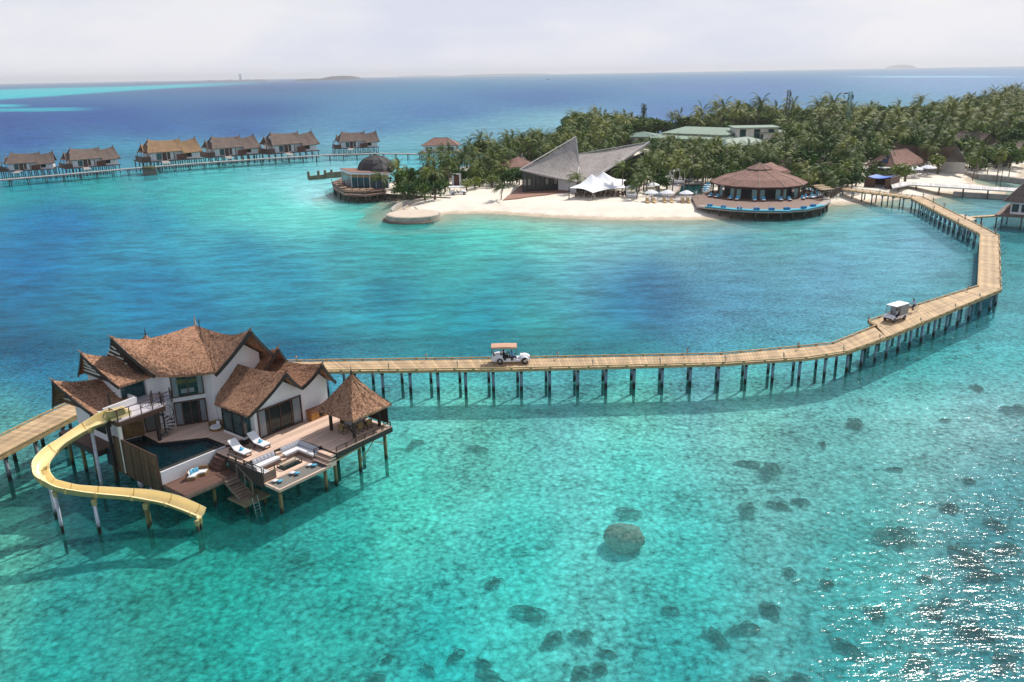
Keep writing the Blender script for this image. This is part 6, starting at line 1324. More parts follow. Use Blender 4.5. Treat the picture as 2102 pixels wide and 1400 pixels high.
for i in range(5):
    for j in range(2):
        x, y = 17.3+i*2.6+(j % 2)*.8, 207+j*4.0+(.4 if i % 2 else 0)
        if rs is None:
            rs = thing('dining_set_table', 'round dark dining table under the white tent, front left', 'table', (x, y, 1.2), 0, 'dining tables under the white tent')
            mb = MB(); mb.lathe([(.02, .76), (.62, .76), (.62, .7), (.02, .7)], n=12); mb.build('tabletop', BROWN, rs); mb = MB(); mb.cyl((0, 0, 0), (0, 0, .7), .06, None, 6); mb.build('leg', DARK, rs)
        else: dup(rs, (x, y, 1.2), 0, '%s round dark dining table along the %s row under the white tent' % (ORD[i], ('front', 'back')[j]))
        for a in (40, 130, 220, 310):
            if k == 0:
                tc0 = thing('tent_chair', 'dark dining chair at the tables under the white tent', 'chair', (x, y, 1.2), 0, 'dark chairs under the white tent')
                mb = MB(); mb.bb(-.24, .24, -.24, .24, .4, .48); mb.bb(-.24, .24, .2, .26, .48, 1.0); mb.build('seat', BROWN, tc0); mb = MB()
                for u_, v_ in ((-.2, -.2), (.2, -.2), (-.2, .2), (.2, .2)): mb.beam((u_, v_, 0), (u_, v_, .4), .05, .05)
                mb.build('legs', DARK, tc0); tc0.location = (x+.85*math.cos(R(a)), y+.85*math.sin(R(a)), 1.2); tc0.rotation_euler = (0, 0, R(a-90))
            else: dup(tc0, (x+.85*math.cos(R(a)), y+.85*math.sin(R(a)), 1.2), R(a-90))
            k += 1

# =================================================================== round bar on the shore
BC = Vector((61, 203.5, 0)); BR_ = thing('round_beach_bar', 'large round beach bar with a tiered brown shingle roof on a stilted deck', 'beach bar', BC)
def ringroof(prof, n, name, m, par, c=(0, 0, 0), rot=R(15)):
    mb = MB(); rows = []
    for r_, z in prof: rows.append([(c[0]+r_*math.cos(rot+2*math.pi*k/n), c[1]+r_*math.sin(rot+2*math.pi*k/n), z) for k in range(n+1)])
    mb.grid(rows, flip=True); mb.grid([[(p_[0], p_[1], p_[2]-.2) for p_ in r_] for r_ in rows]); o = mb.build(name, m, par)
    m2 = MB()
    for k in range(n):
        for a, b_ in zip(rows[:-1], rows[1:]): m2.beam(a[k], b_[k], .22, .12)
    m2.build('hip_cap', m if m is DOMEM else mat('ridge_tile', (.30, .21, .175), .9, .3, 3), o); return o
ringroof([(11.6, 4.9), (8.8, 6.15), (8.3, 6.25), (6.3, 6.75), (2.3, 8.0)], 12, 'roof', SHINGLEB, BR_); ringroof([(3.1, 8.05), (1.6, 8.7), (.05, 9.4)], 8, 'cupola', SHINGLEB, BR_)
gable((1, 1, 9.0), (5, 7, 8.8), (4.2, -1, 7.2), (8.5, 4, 7.0), (-1.5, 3, 7.4), (2, 9, 7.0), .1, .1, 'roof', SHINGLEB, BR_, False, False)
mb = MB(); mb.lathe([(2.2, 7.6), (2.2, 8.2)], n=10); mb.build('cupola_wall', DARK, BR_)
for k in range(12):
    a = R(15+30*k); mb = MB(); mb.beam((10.7*math.cos(a), 10.7*math.sin(a), 1.9), (10.7*math.cos(a), 10.7*math.sin(a), 5.1), .35, .35); mb.build('post', BROWN, BR_)
    a2 = a+R(30); mb = MB(); p0, p1 = Vector((10.65*math.cos(a), 10.65*math.sin(a), 4.3)), Vector((10.65*math.cos(a2), 10.65*math.sin(a2), 4.3)); mb.beam(p0, p1, .12, .12)
    for j in range(8): q0, q1 = p0.lerp(p1, j/8), p0.lerp(p1, (j+1)/8); mb.beam(q0, q1+Vector((0, 0, .5)), .06, .06); mb.beam(q1, q0+Vector((0, 0, .5)), .06, .06)
    mb.build('lattice_frieze', BROWN, BR_)
    if 180 <= (15+30*k) % 360 <= 345:
        for s0, s1 in ((.06, .24), (.72, .92)): q0, q1 = p0.lerp(p1, s0), p0.lerp(p1, s1); mb = MB(); mb.extr([(q0.x, q0.y, 1.95), (q1.x, q1.y, 1.95), (q1.x, q1.y, 4.2), (q0.x, q0.y, 4.2)], (0, .06, 0)); mb.build('folding_door', mat('pale_teal_door', (.20, .34, .33), .4, .2, 2), BR_)
mb = MB(); mb.lathe([(8.0, 1.9), (8.0, 6.0)], n=24); mb.build('inner_wall', mat('dark_inner_wall', (.03, .035, .04), .6), BR_)
mb = MB(); mb.lathe([(4.5, 1.9), (4.5, 3.0), (3.9, 3.05), (3.9, 1.9)], n=16); mb.build('bar_counter', BROWN, BR_)
dk = [(x-BC.x, y-BC.y) for x, y in [*[tuple(P(a, b_, 1.95)[:2]) for a, b_ in ((1430, 423), (1452, 426), (1500, 431), (1552, 434), (1605, 434.5), (1655, 431), (1688, 424), (1704, 414), (1701, 404))], (72, 208), (60, 214), (50, 210), (44, 200)]]
mb = MB(); mb.prism(dk, 1.6, 1.9); mb.build('deck', mat('reddish_deck', (.22, .13, .095), .7, .3, 1), BR_)
mb = MB(); k_ = 9
for i in range(8): mb.beam((*(Vector(dk[i])*.96), 1.93), (*(Vector(dk[i+1])*.96), 1.93), 1.7, .08)
for i in range(8): mb.beam((*dk[i], 1.76), (*dk[i+1], 1.76), .14, .26)
mb.build('deck_edge', mat('grey_deck_edge', (.42, .37, .33), .8, .2, 1), BR_)
for i in range(1, 8):
    for s in (0, .5): q = Vector((*dk[i], 0)).lerp(Vector((*dk[i+1], 0)), s)*.97; mb = MB(); mb.cyl((q.x, q.y, -2), (q.x, q.y, 1.6), .2, None, 7); mb.build('stilt', PM_DARK, BR_)
def ondeck(i, s, inn): a, b_ = Vector((*dk[i], 0)), Vector((*dk[i+1], 0)); q = a.lerp(b_, s); return BC+q-q.normalized()*inn+Vector((0, 0, 1.98)), math.atan2(b_.y-a.y, b_.x-a.x)
pad0 = None; n_ = 0
for i, s in ((1, .3), (1, .9), (2, .6), (3, .3), (3, .9), (4, .5), (5, .2), (5, .8)):
    p_, an = ondeck(i, s, .7); n_ += 1
    lb = '%s turquoise lounging mat from the left along the round bar deck rim' % ORD[n_-1]
    if pad0 is None:
        pad0 = thing('lounging_mat', lb, 'mat', p_, an, 'turquoise mats on the bar deck rim'); mb = MB(); mb.slab([[(-1.2, -.5, .14), (0, -.5, .15), (1.2, -.5, .14)], [(-1.2, .5, .14), (0, .5, .15), (1.2, .5, .14)]], .12); mb.build('mattress', TURQ, pad0)
        for x in (-.95, -.6): mb = MB(); mb.box((x, .1, .3), (.18, .55, .38), .2); mb.build('bolster', mat('deep_blue_bolster', (.02, .20, .42), .8), pad0)
        pad0.scale = (1.9, 1.6, 1.4)
    else: dup(pad0, p_, an, lb)
bc0 = None; n_ = 0
for k in range(16):
    a = R(200+k*8.6); r_ = 13.2+1.0*(k % 2 == 0)*.4; p_ = BC+Vector((r_*math.cos(a), r_*math.sin(a)*.98, 1.9))
    if k % 3 == 2: continue
    n_ += 1
    lb = '%s blue cushioned low chair from the left on the round bar deck' % ORD[n_-1]
    if bc0 is None:
        bc0 = thing('deck_chair', lb, 'chair', p_, a+R(90), 'blue cushioned chairs on the round bar deck')
        mb = MB(); mb.bb(-.4, .4, -.4, .4, .1, .35); mb.build('frame', BROWN, bc0); mb = MB(); mb.bb(-.36, .36, -.42, .3, .35, .48); mb.build('seat_cushion', CUSH, bc0); mb = MB(); mb.bb(-.38, .38, .26, .42, .35, 1.0); mb.build('backrest', mat('blue_back', (.04, .34, .58), .9), bc0)
    else: dup(bc0, p_, a+R(90), lb)
n_ = 0; wb0 = None
for a_, r_ in ((318, 14.0), (328, 14.3), (338, 14.2), (350, 14.2), (2, 14.0), (13, 13.8)):
    a = R(a_); p_ = BC+Vector((r_*math.cos(a), r_*math.sin(a), 1.9)); n_ += 1; lb = 'white daybed right of the round bar, %s from the front' % ORD[n_-1]
    if wb0 is None:
        wb0 = thing('bar_daybed', lb, 'daybed', p_, a+R(90), 'white daybeds on the round bar deck'); mb = MB(); mb.bb(-1.2, 1.2, -.6, .6, .05, .35); mb.build('base', BROWN, wb0); mb = MB(); mb.bb(-1.15, 1.15, -.55, .55, .35, .5); mb.build('mattress', CUSH, wb0)
        mb = MB(); mb.bb(-1.0, -.5, .1, .4, .5, .85); mb.bb(.4, .9, .1, .4, .5, .85); mb.build('bolsters', mat('blue_back', (.04, .34, .58), .9), wb0)
    else: dup(wb0, p_, a+R(90), lb)

# =================================================================== pool terrace, umbrellas, loungers
pp = [P(1394, 390, 1.35), P(1379, 403, 1.35), P(1440, 403, 1.35), P(1452, 379, 1.35), P(1397, 378.5, 1.35)]
SP = thing('swimming_pool', 'green tiled infinity pool between the palms and the round bar', 'pool', (0, 0, 0))
mb = MB(); pt0 = [P(1330, 410, 1.45), P(1450, 413, 1.45), P(1463, 372, 1.45), P(1380, 368, 1.45), P(1372, 392, 1.45), P(1335, 396, 1.45)]
mb.prism([tuple(q[:2]) for q in pt0], .9, 1.4); mb.build('paving', mat('pale_paving', (.55, .50, .46), .85, .2, 1), SP)
mb = MB(); mb.prism([tuple(q[:2]) for q in pp], 1.3, 1.43); mb.build('pool_water', mat('green_pool_water', (.012, .07, .075), .08, .3, .3), SP)
mb = MB()
for a, b_ in zip(pp, pp[1:]+pp[:1]): mb.beam(Vector((a.x, a.y, 1.42)), Vector((b_.x, b_.y, 1.42)), .5, .12)
mb.build('coping', mat('brown_coping', (.40, .26, .19), .8, .2, 1), SP)
um0 = None
def umbrella(px, py, label, z=1.2, s=1.):
    global um0
    g_ = P(px, py, z)
    if um0 is None:
        um0 = thing('beach_umbrella', label, 'umbrella', g_, .3, 'white umbrellas on the beach side'); mb = MB(); mb.lathe([(.03, 2.75), (.9, 2.45), (1.7, 2.05), (1.72, 1.92)], n=8); mb.build('canopy', FABW, um0); mb = MB(); mb.cyl((0, 0, 0), (0, 0, 2.8), .035, None, 6); mb.build('pole', DARK, um0)
    else: dup(um0, g_, random.random(), label, s)
umbrella(1337, 413, 'white umbrella left of three in the front row behind the yellow loungers'); umbrella(1370, 413, 'white umbrella in the middle of the front row behind the yellow loungers'); umbrella(1408.5, 414, 'white umbrella right of three in the front row behind the yellow loungers')
umbrella(1340, 396, 'white umbrella on its own by the left side of the pool', 1.4); umbrella(1877, 365, 'white umbrella left of two on the right hand beach', 1.2, 1.2); umbrella(1903, 362, 'white umbrella right of two on the right hand beach', 1.2, 1.2)
yl0 = None
for k, x in enumerate((1329, 1343, 1364.5, 1379, 1402, 1413.5)):
    g_ = P(x, 416.5, 1.2); lb = '%s yellow sun lounger from the left on the sand' % ORD[k]
    if yl0 is None:
        yl0 = thing('beach_lounger', lb, 'sun lounger', g_, R(0), 'yellow sun loungers on the sand')
        mb = MB(); mb.bb(-.34, .34, -.2, 1.0, .25, .33); mb.bb(-.34, .34, -.95, -.2, .25, .33); mb.build('seat', mat('yellow_lounger', (.68, .46, .20), .7), yl0)
        mb = MB(); mb.extr([(-.34, .35, .33), (.34, .35, .33), (.34, .95, 1.0), (-.34, .95, 1.0)], (0, .08, -.04)); mb.build('backrest', mat('yellow_lounger', (.68, .46, .20), .7), yl0)
        for x_, y_ in ((-.3, -.85), (.3, -.85), (-.3, .85), (.3, .85)): mb = MB(); mb.beam((x_, y_, 0), (x_, y_, .25), .07, .07); mb.build('leg', mat('pale_wood_leg', (.5, .35, .2), .7), yl0)
    else: dup(yl0, g_, R(random.uniform(-6, 6)), lb, 1.1)
yl0.scale = (1.1, 1.1, 1.1)
A, B = P(1326, 410, 1.4), P(1433, 413.5, 1.4)
fn = thing('glass_fence', 'low dark post fence along the pool terrace edge', 'fence', A, math.atan2(B.y-A.y, B.x-A.x)); L2 = (B-A).length
mb = MB(); mb.beam((0, 0, .9), (L2, 0, .9), .05, .05); mb.beam((0, 0, .1), (L2, 0, .1), .04, .04); mb.build('rail', DARK, fn)
for k in range(10): mb = MB(); mb.beam((L2*k/9, 0, -.2), (L2*k/9, 0, .95), .06, .06); mb.build('post', DARK, fn)
db0 = None
for (x, y, lb, z) in ((1297, 404, 'white canopied daybed on the sand right of the tent', 1.25), (1389, 376, 'white canopied cabana behind the pool in the palms', 1.45)):
    g_ = P(x, y, z)
    if db0 is None:
        db0 = thing('canopy_daybed', lb, 'daybed', g_, .1, 'white canopied daybeds'); mb = MB(); mb.bb(-1.2, 1.2, -1, 1, .1, .5); mb.build('mattress', CUSH, db0); mb = MB(); mb.slab([[(-1.3, -1.1, 2.5), (0, -1.1, 2.7), (1.3, -1.1, 2.5)], [(-1.3, 0, 2.7), (0, 0, 3.0), (1.3, 0, 2.7)], [(-1.3, 1.1, 2.5), (0, 1.1, 2.7), (1.3, 1.1, 2.5)]], .08); mb.build('canopy', FABW, db0)
        for u_, v_ in ((-1.2, -1), (1.2, -1), (1.2, 1), (-1.2, 1)): mb = MB(); mb.beam((u_, v_, 0), (u_, v_, 2.55), .08, .08); mb.build('post', WHITEP, db0)
        mb = MB(); mb.bb(-1.2, -.9, .95, 1.02, .1, 2.5); mb.bb(.9, 1.2, .95, 1.02, .1, 2.5); mb.build('curtain', FABW, db0)
    else: dup(db0, g_, .2, lb, 1.35)
bl0 = None
for k, (x, y) in enumerate(((1413, 372), (1350, 401), (1449, 396), (1449, 391.5), (1451, 387), (1453, 383))):
    g_ = P(x, y, 1.43); lb = ('round pool bed with blue cushions at the far side of the pool', 'round pool bed with blue cushions left of the pool', 'pool bed nearest the beach on the right side of the pool', 'second pool bed from the beach on the right side of the pool', 'third pool bed from the beach on the right side of the pool', 'farthest pool bed on the right side of the pool')[k]
    if bl0 is None:
        bl0 = thing('pool_bed', lb, 'pool bed', g_, .2, 'blue and white pool beds'); mb = MB(); mb.lathe([(.02, .05), (1.0, .05), (1.05, .35), (.02, .35)], n=14); mb.build('base', mat('pale_weave', (.5, .5, .5), .8), bl0); mb = MB(); mb.lathe([(.98, .35), (.95, .5), (.02, .52)], n=14); mb.build('mattress', mat('pale_blue_pad', (.45, .58, .68), .9), bl0)
        mb = MB(); mb.box((.2, .4, .68), (.7, .35, .4), .3); mb.build('bolster', mat('blue_back', (.04, .34, .58), .9), bl0)
    else: dup(bl0, g_, random.random(), lb)
g_ = P(1396, 374, 1.43); person('pool attendant in a yellow shirt and dark trousers behind the pool', {}, CLY, NAVY, g_, .3)

# =================================================================== sand spit furniture at the left tip
RP = thing('round_platform', 'round pale stone walled platform of sand in the shallows at the left tip', 'platform', (-21.8, 186, 0))
mb = MB(); mb.lathe([(.02, 1.35), (6.0, 1.3), (6.1, 1.25), (6.2, -1.0)], n=40); mb.build('drum', mat('lime_wall', (.50, .46, .38), .9, .4, 1.2, bump=.4), RP)
mb = MB(); mb.lathe([(.02, 1.38), (5.7, 1.36), (5.75, 1.3)], n=40); mb.build('sand_top', mat('pinkish_sand', (.66, .55, .44), .95, .15, .7), RP)
mb = MB(); mb.lathe([(6.2, .25), (7.0, .2), (7.1, -.4)], n=24, ang=R(150)); o = mb.build('footing_ledge', mat('wet_stone', (.20, .16, .12), .9, .5, 1.5), RP); o.rotation_euler = (0, 0, R(165))
cwp = [(-27, 191), (-27.8, 195), (-27.6, 200), (-26.5, 205), (-23, 209), (-18, 211)]
CW = thing('curved_seawall', 'low curved pale seawall holding the sand spit behind the round platform', 'seawall', (0, 0, 0)); mb = MB()
for a, b_ in zip(cwp[:-1], cwp[1:]): mb.beam((*a, .5), (*b_, .5), .6, 1.5)
mb.build('wall', CONC, CW); mb = MB()
for a, b_ in (((-24, 190.5), (-25.2, 195)), ((-25.2, 195), (-24.5, 199)), ((-21.5, 192), (-22.6, 196))): mb.beam((*a, 1.25), (*b_, 1.25), .25, .25)
mb.build('kerb', CONC, CW)
# gate
GT = thing('white_gateway', 'white rendered gateway with a dark wooden door at the end of a white path', 'gateway', P(937.5, 381, 1.2), .05)
mb = MB(); mb.bb(-1.3, -.75, -.5, .5, 0, 3.0); mb.bb(.75, 1.3, -.5, .5, 0, 3.0); mb.bb(-1.3, 1.3, -.5, .5, 3.0, 3.4); mb.build('portal', WHITE, GT); mb = MB(); mb.bb(-.74, .74, -.1, .1, 0, 2.95); mb.build('door', mat('mahogany', (.12, .04, .02), .5), GT)
mb = MB(); mb.bb(-1.6, 2.4, -4.5, -.5, -.05, .08); mb.build('threshold_slab', mat('white_slab', (.7, .68, .66), .8), GT)
b2_ = dup(BG, tuple(P(940, 399.5, 1.25)), R(8), 'white open buggy parked on the sand below the white gateway'); 
for ch in list(KIDS.get(b2_.name, [])):
    if ch.name.startswith('canopy') and 'post' not in ch.name: ch.data = ch.data.copy(); ch.data.materials.clear(); ch.data.materials.append(FABW)
b2_.scale = (1.15, 1.15, 1.15)

# =================================================================== glass restaurant with dark dome
RT = thing('dome_restaurant', 'glass walled restaurant with a flat brown roof and two dark pointed domes', 'restaurant', (0, 0, 0))
r0_, r1_, r2_, r3_ = P(697, 346, 6.0), P(718, 354.5, 6.0), P(800, 356, 6.0), P(790, 345, 6.0)
RC = [r0_, r1_, r2_, r3_]; cen = sum(RC, Vector())/4
mb = MB(); mb.prism([tuple(q[:2]) for q in RC], 5.95, 6.15); mb.build('roof', SHINGLEB, RT)
mb = MB()
for a, b_ in zip(RC, RC[1:]+RC[:1]): mb.beam(Vector((a.x, a.y, 5.8)), Vector((b_.x, b_.y, 5.8)), .2, .5)
mb.build('white_fascia', WHITEP, RT)
ins = [cen+(q-cen)*.93 for q in RC]
mb = MB(); mb.prism([tuple(q[:2]) for q in ins], 2.0, 4.7); mb.build('glass_wall', mat('blue_green_glass_wall', (.03, .10, .13), .1, .5, .5), RT)
mb = MB(); mb.prism([tuple(q[:2]) for q in ins], 4.72, 5.5); mb.build('tan_band', mat('tan_band', (.40, .28, .12), .8, .2, 1), RT)
mb = MB()
for a, b_ in zip(ins, ins[1:]+ins[:1]):
    for k in range(6): q = a.lerp(b_, k/6); mb.beam(Vector((q.x, q.y, 2)), Vector((q.x, q.y, 5.6)), .2 if k % 3 == 0 else .08, .2)
mb.build('column', WHITEP, RT)
dc = P(767, 351, 6.0)+Vector((0, 4.5, 0))
prof_ = [(5.2, 5.9), (5.0, 6.9), (4.4, 8.0), (3.4, 8.9), (2.0, 9.5), (.6, 9.85), (.12, 10.3)]
ringroof(prof_, 10, 'dome', DOMEM, RT, (dc.x, dc.y, 0)); d2_ = P(779, 353, 6.0)+Vector((.5, 1.5, 0)); ringroof([(3.3, 6.0), (2.6, 7.0), (1.4, 7.8), (.3, 8.3), (.06, 8.8)], 8, 'dome', DOMEM, RT, (d2_.x, d2_.y, 0))
ddk = [P(681, 374, 2), P(684, 385, 2), P(707, 399, 2), P(752, 401, 2), P(790, 396, 2), P(792, 372, 2), P(700, 365, 2)]
mb = MB(); mb.prism([tuple(q[:2]) for q in ddk], 1.6, 2.0); mb.build('deck', mat('brown_restaurant_deck', (.22, .13, .10), .8, .3, 1), RT)
mb = MB()
for a, b_ in zip(ddk[:4], ddk[1:5]):
    mb.beam(Vector((a.x, a.y, 3.0)), Vector((b_.x, b_.y, 3.0)), .12, .1)
    for k in range(8): q = a.lerp(b_, k/8); mb.beam(Vector((q.x, q.y, 2)), Vector((q.x, q.y, 3)), .09, .09)
    mb.beam(Vector((a.x, a.y, 2.5)), Vector((b_.x, b_.y, 2.5)), .05, .5)
mb.build('railing', BROWN, RT)
for a, b_ in zip(ddk[:4], ddk[1:5]):
    for s in (.1, .5, .9): q = a.lerp(b_, s)+Vector((.3, .5, 0)); mb = MB(); mb.cyl((q.x, q.y, -2), (q.x, q.y, 1.6), .18, None, 7); mb.build('stilt', PM_DARK, RT)
rt0 = None
for k, (x, y) in enumerate(((690, 378), (697, 384), (705, 390), (716, 394), (731, 394), (746, 394), (700, 377), (760, 393))):
    g_ = P(x, y, 2.0); lb = '%s wooden table from the sea end on the restaurant deck' % ORD[k]
    if rt0 is None:
        rt0 = thing('deck_table', lb, 'table', g_, .3, 'wooden tables on the restaurant deck'); mb = MB(); mb.bb(-.9, .9, -.5, .5, .7, .78); mb.build('tabletop', mat('light_wood', (.55, .36, .18), .6), rt0)
        for u_, v_ in ((-.8, -.4), (.8, -.4), (.8, .4), (-.8, .4)): mb = MB(); mb.beam((u_, v_, 0), (u_, v_, .7), .07, .07); mb.build('leg', mat('light_wood', (.55, .36, .18), .6), rt0)
    else: dup(rt0, g_, .3+.1*k, lb)
# breakwater
BW = thing('breakwater', 'low concrete breakwater arm with upright stubs left of the restaurant', 'breakwater', (0, 0, 0))
b0_, b1_, b2x = P(634, 366.5, 0.4), P(668, 363.5, .4), P(712, 360, .4)
mb = MB(); mb.beam(b0_, b1_, 1.2, 1.6); mb.beam(b1_+Vector((0, 0, .5)), b2x+Vector((0, 0, .5)), 1.4, 1.8); mb.build('arm', mat('mossy_concrete', (.22, .19, .12), .9, .5, .8), BW)
for q in (b0_, b0_.lerp(b1_, .6), b1_, b1_.lerp(b2x, .3)): mb = MB(); mb.beam(q, q+Vector((0, 0, 2.2)), .7, .7); mb.build('stub', mat('mossy_concrete', (.22, .19, .12), .9, .5, .8), BW)

# =================================================================== right hand beach
jetty('walkway', 'pale slab walkway on slim piles crossing the right hand shallows', xy([(1832, 386), (1868, 379), (2000, 387.5), (2110, 394)], 2.2), xy([(1826, 372), (1868, 373.2), (2000, 381), (2110, 387)], 2.2), 2.2, .25, JWHITE, mat('pale_beam', (.5, .48, .46), .8), PM_DARK, 5.5, .14, .3, kerb=False)
SW = thing('sea_wall', 'low pale retaining seawall under the right hand walkway', 'seawall', (0, 0, 0)); mb = MB()
for a, b_ in zip([(1957, 399), (1985, 401), (2035, 404)], [(1985, 401), (2035, 404), (2082, 407)]): mb.beam(P(*a, .4), P(*b_, .4), .8, 1.4)
mb.build('wall', mat('seawall_concrete', (.40, .37, .34), .9, .4, .6), SW)
SW = thing('sea_wall', 'long low seawall with timber posts behind the right hand shallows', 'seawall', (0, 0, 0)); mb = MB()
for a, b_ in zip([(1984, 358), (2010, 363), (2050, 366)], [(2010, 363), (2050, 366), (2110, 374)]): mb.beam(P(*a, .6), P(*b_, .6), 1.6, 1.6)
mb.build('wall', mat('seawall_concrete', (.40, .37, .34), .9, .4, .6), SW)
for x, y in ((1984, 356), (2005, 359), (2026, 361), (2047, 363), (2070, 366)): g_ = P(x, y, .9); mb = MB(); mb.cyl((g_.x, g_.y, 0), (g_.x, g_.y, 4.2), .16, .13, 7); mb.build('timber_post', mat('weathered_post', (.40, .32, .24), .8, .3, 2), SW)
p_ = P(2049, 380, .5); nf_ = thing('water_goal', 'pair of slim dark posts with a crossbar standing in the right hand shallows', 'posts', (p_.x, p_.y, 0), .6); mb = MB(); mb.beam((-1.2, 0, -1.5), (-1.2, 0, 4.6), .12, .12); mb.build('post', DARK, nf_); mb = MB(); mb.beam((1.2, 0, -1.5), (1.2, 0, 4.9), .12, .12); mb.build('post', DARK, nf_); mb = MB(); mb.beam((-1.2, 0, 4.5), (1.2, 0, 4.75), .1, .1); mb.build('crossbar', DARK, nf_)
a, b_ = P(1773, 384, 1.2), P(1826, 388, 1.2); an = math.atan2(b_.y-a.y, b_.x-a.x); L2 = (b_-a).length
BS = thing('boat_shelter', 'brown timber shed with a sagging bright blue tarpaulin on top', 'shed', a, an); mb = MB(); mb.bb(0, L2*.42, 0, .3, 0, 2.4); mb.bb(L2*.8, L2, 0, .3, 0, 2.4); mb.bb(0, .3, .3, 7, 0, 2.6); mb.bb(L2-.3, L2, .3, 7, 0, 2.8); mb.bb(.3, L2-.3, 6.7, 7, 0, 2.6); mb.build('wall', BROWN, BS)
mb = MB(); mb.slab([[(L2*.1+L2*.75*i/6, .5+6*j/4, 2.75-.35*math.sin(math.pi*i/6)) for i in range(7)] for j in range(5)], .05); mb.build('tarpaulin', mat('blue_tarp', (.01, .14, .62), .5), BS)
g_ = P(1823, 362, 1.2); CS = thing('buggy_shelter', 'small flat roofed white topped shelter in the hedges by the solar lodge', 'shelter', g_, .2); mb = MB(); mb.bb(-3.2, 3.2, -1.8, 1.8, 2.5, 2.65); mb.build('roof', mat('grey_flat_roof', (.5, .52, .52), .7), CS)
for x, y in ((-3, -1.6), (3, -1.6), (3, 1.6), (-3, 1.6)): mb = MB(); mb.beam((x, y, 0), (x, y, 2.5), .14, .14); mb.build('post', DARK, CS)
wl0 = None
for k, (x, y) in enumerate(((1868, 365), (1880, 366), (1893, 361.5), (1903, 359), (1911, 360))):
    lb = '%s pale sun lounger from the left on the right hand beach' % ORD[k]; o = dup(yl0, tuple(P(x, y, 1.2)), R(70), lb, 1.2); o['group'] = 'pale sun loungers on the right hand beach'
    for c_ in KIDS[o.name]:
        if not c_.name.startswith('leg'): c_.data = c_.data.copy(); c_.data.materials.clear(); c_.data.materials.append(mat('pale_sling', (.62, .62, .64), .8))
# pergola shades right of the bar
ps0 = None
for k, (x, y) in enumerate(((1677, 400), (1687, 404), (1694, 408))):
    lb = ('farthest', 'middle', 'nearest')[k]+' small straw shade over seats right of the round bar'
    if ps0 is None:
        ps0 = thing('straw_shade', lb, 'shade', P(x, y, 1.9), .4, 'straw shades right of the bar'); mb = MB(); mb.bb(-1.8, 1.8, -1, 1, 2.2, 2.32); mb.build('shade_roof', mat('straw_mat', (.45, .33, .2), .9, .3, 3), ps0)
        for u_, v_ in ((-1.6, -.9), (1.6, -.9), (1.6, .9), (-1.6, .9)): mb = MB(); mb.beam((u_, v_, 0), (u_, v_, 2.2), .1, .1); mb.build('post', DARK, ps0)
    else: dup(ps0, tuple(P(x, y, 1.9)), .4, lb)
a, b_ = P(1697, 408, 1.2), P(1728, 394, 1.2); LW = thing('groyne_wall', 'dark ribbed retaining wall between the round bar and the jetty', 'wall', a, math.atan2(b_.y-a.y, b_.x-a.x)); mb = MB(); mb.bb(0, (b_-a).length, 0, .5, -1.2, 1.3); mb.build('wall', mat('brown_ribbed', (.17, .13, .10), .9, .4, 1, stripe=(0, .9, .4, .1)), LW)

# =================================================================== vegetation
random.seed(21); rg = np.random.default_rng(5)
FOL = mat('palm_fronds', (.20, .265, .045), .55, 0, .45, (.022, .055, .012), rand=.4, trans=.05, spec=.2)  # sunlit and shaded frond tones mixed into the colour by noise
FOLD = mat('broad_leaves', (.09, .19, .03), .65, 0, .6, (.014, .045, .010), rand=.4, trans=.08, spec=.15)
FOLY = mat('bright_shrub_leaves', (.26, .30, .04), .6, 0, .6, (.10, .16, .03), rand=.2, trans=.25)
BARK = mat('palm_bark', (.17, .135, .10), .9, .35, 3)
def leafquad(vs, fs, c, r_, s):
    a = Vector((random.gauss(0, 1), random.gauss(0, 1), random.gauss(0, .6))).normalized(); n_ = Vector((random.gauss(0, 1), random.gauss(0, 1), abs(random.gauss(0, 1))+.4)).normalized()
    b_ = a.cross(n_).normalized(); k = len(vs); vs += [c-a*s, c-b_*s*.55, c+a*s, c+b_*s*.55]; fs.append((k, k+1, k+2, k+3))
def palm_mesh(seed, H, wind=.0):
    random.seed(seed); tr_, cr = MB(), MB(); lean = Vector((random.uniform(-.9, .9), random.uniform(-.6, .6), 0))
    pts_ = [Vector((lean.x*(i/6)**1.6, lean.y*(i/6)**1.6, H*i/6)) for i in range(7)]
    for i in range(6): tr_.cyl(pts_[i], pts_[i+1], .17-.012*i, .16-.012*i, 6)
    top_ = pts_[-1]; nf = 22
    for k in range(nf):
        az = 2*math.pi*k/nf*1.0+random.uniform(-.2, .2)+(k % 2)*.4; el = random.choice((1.2, .95, .7, .45, .15, -.15))+random.uniform(-.15, .15); Ls = random.uniform(3.3, 4.3)
        d = Vector((math.cos(az)*math.cos(el), math.sin(az)*math.cos(el), math.sin(el))); d += Vector((-.5, -.15, 0))*wind; p_ = top_.copy(); seg = 8; prev = p_.copy()
        for i in range(seg):
            d2 = d.normalized(); q = prev+d2*Ls/seg; side = d2.cross(Vector((0, 0, 1)));
            if side.length < .05: side = Vector((1, 0, 0))
            side.normalize(); w = .66*math.sin(math.pi*min(1, (i+1.0)/(seg+.8)))+.08; drop = Vector((0, 0, -w*.42))
            for j in range(2):
                a0 = prev.lerp(q, j*.5); a1 = prev.lerp(q, j*.5+.40)
                for sg in (1, -1):
                    tipp = a0+side*sg*w*.8+drop+d2*w*.45; cr.add([a0, a1, tipp], [(0, 1, 2)] if sg > 0 else [(0, 2, 1)])
            cr.add([prev-side*.06, prev+side*.06, q+side*.02, q-side*.02], [(0, 1, 2, 3)])
            prev = q; d = d2+Vector((0, 0, -.12-.045*i))+Vector((-.12, -.03, 0))*wind
    for k in range(7): c = top_+Vector((random.uniform(-.3, .3), random.uniform(-.3, .3), random.uniform(-.5, -.1))); cr.box(c, (.22, .22, .26))
    return tr_, cr
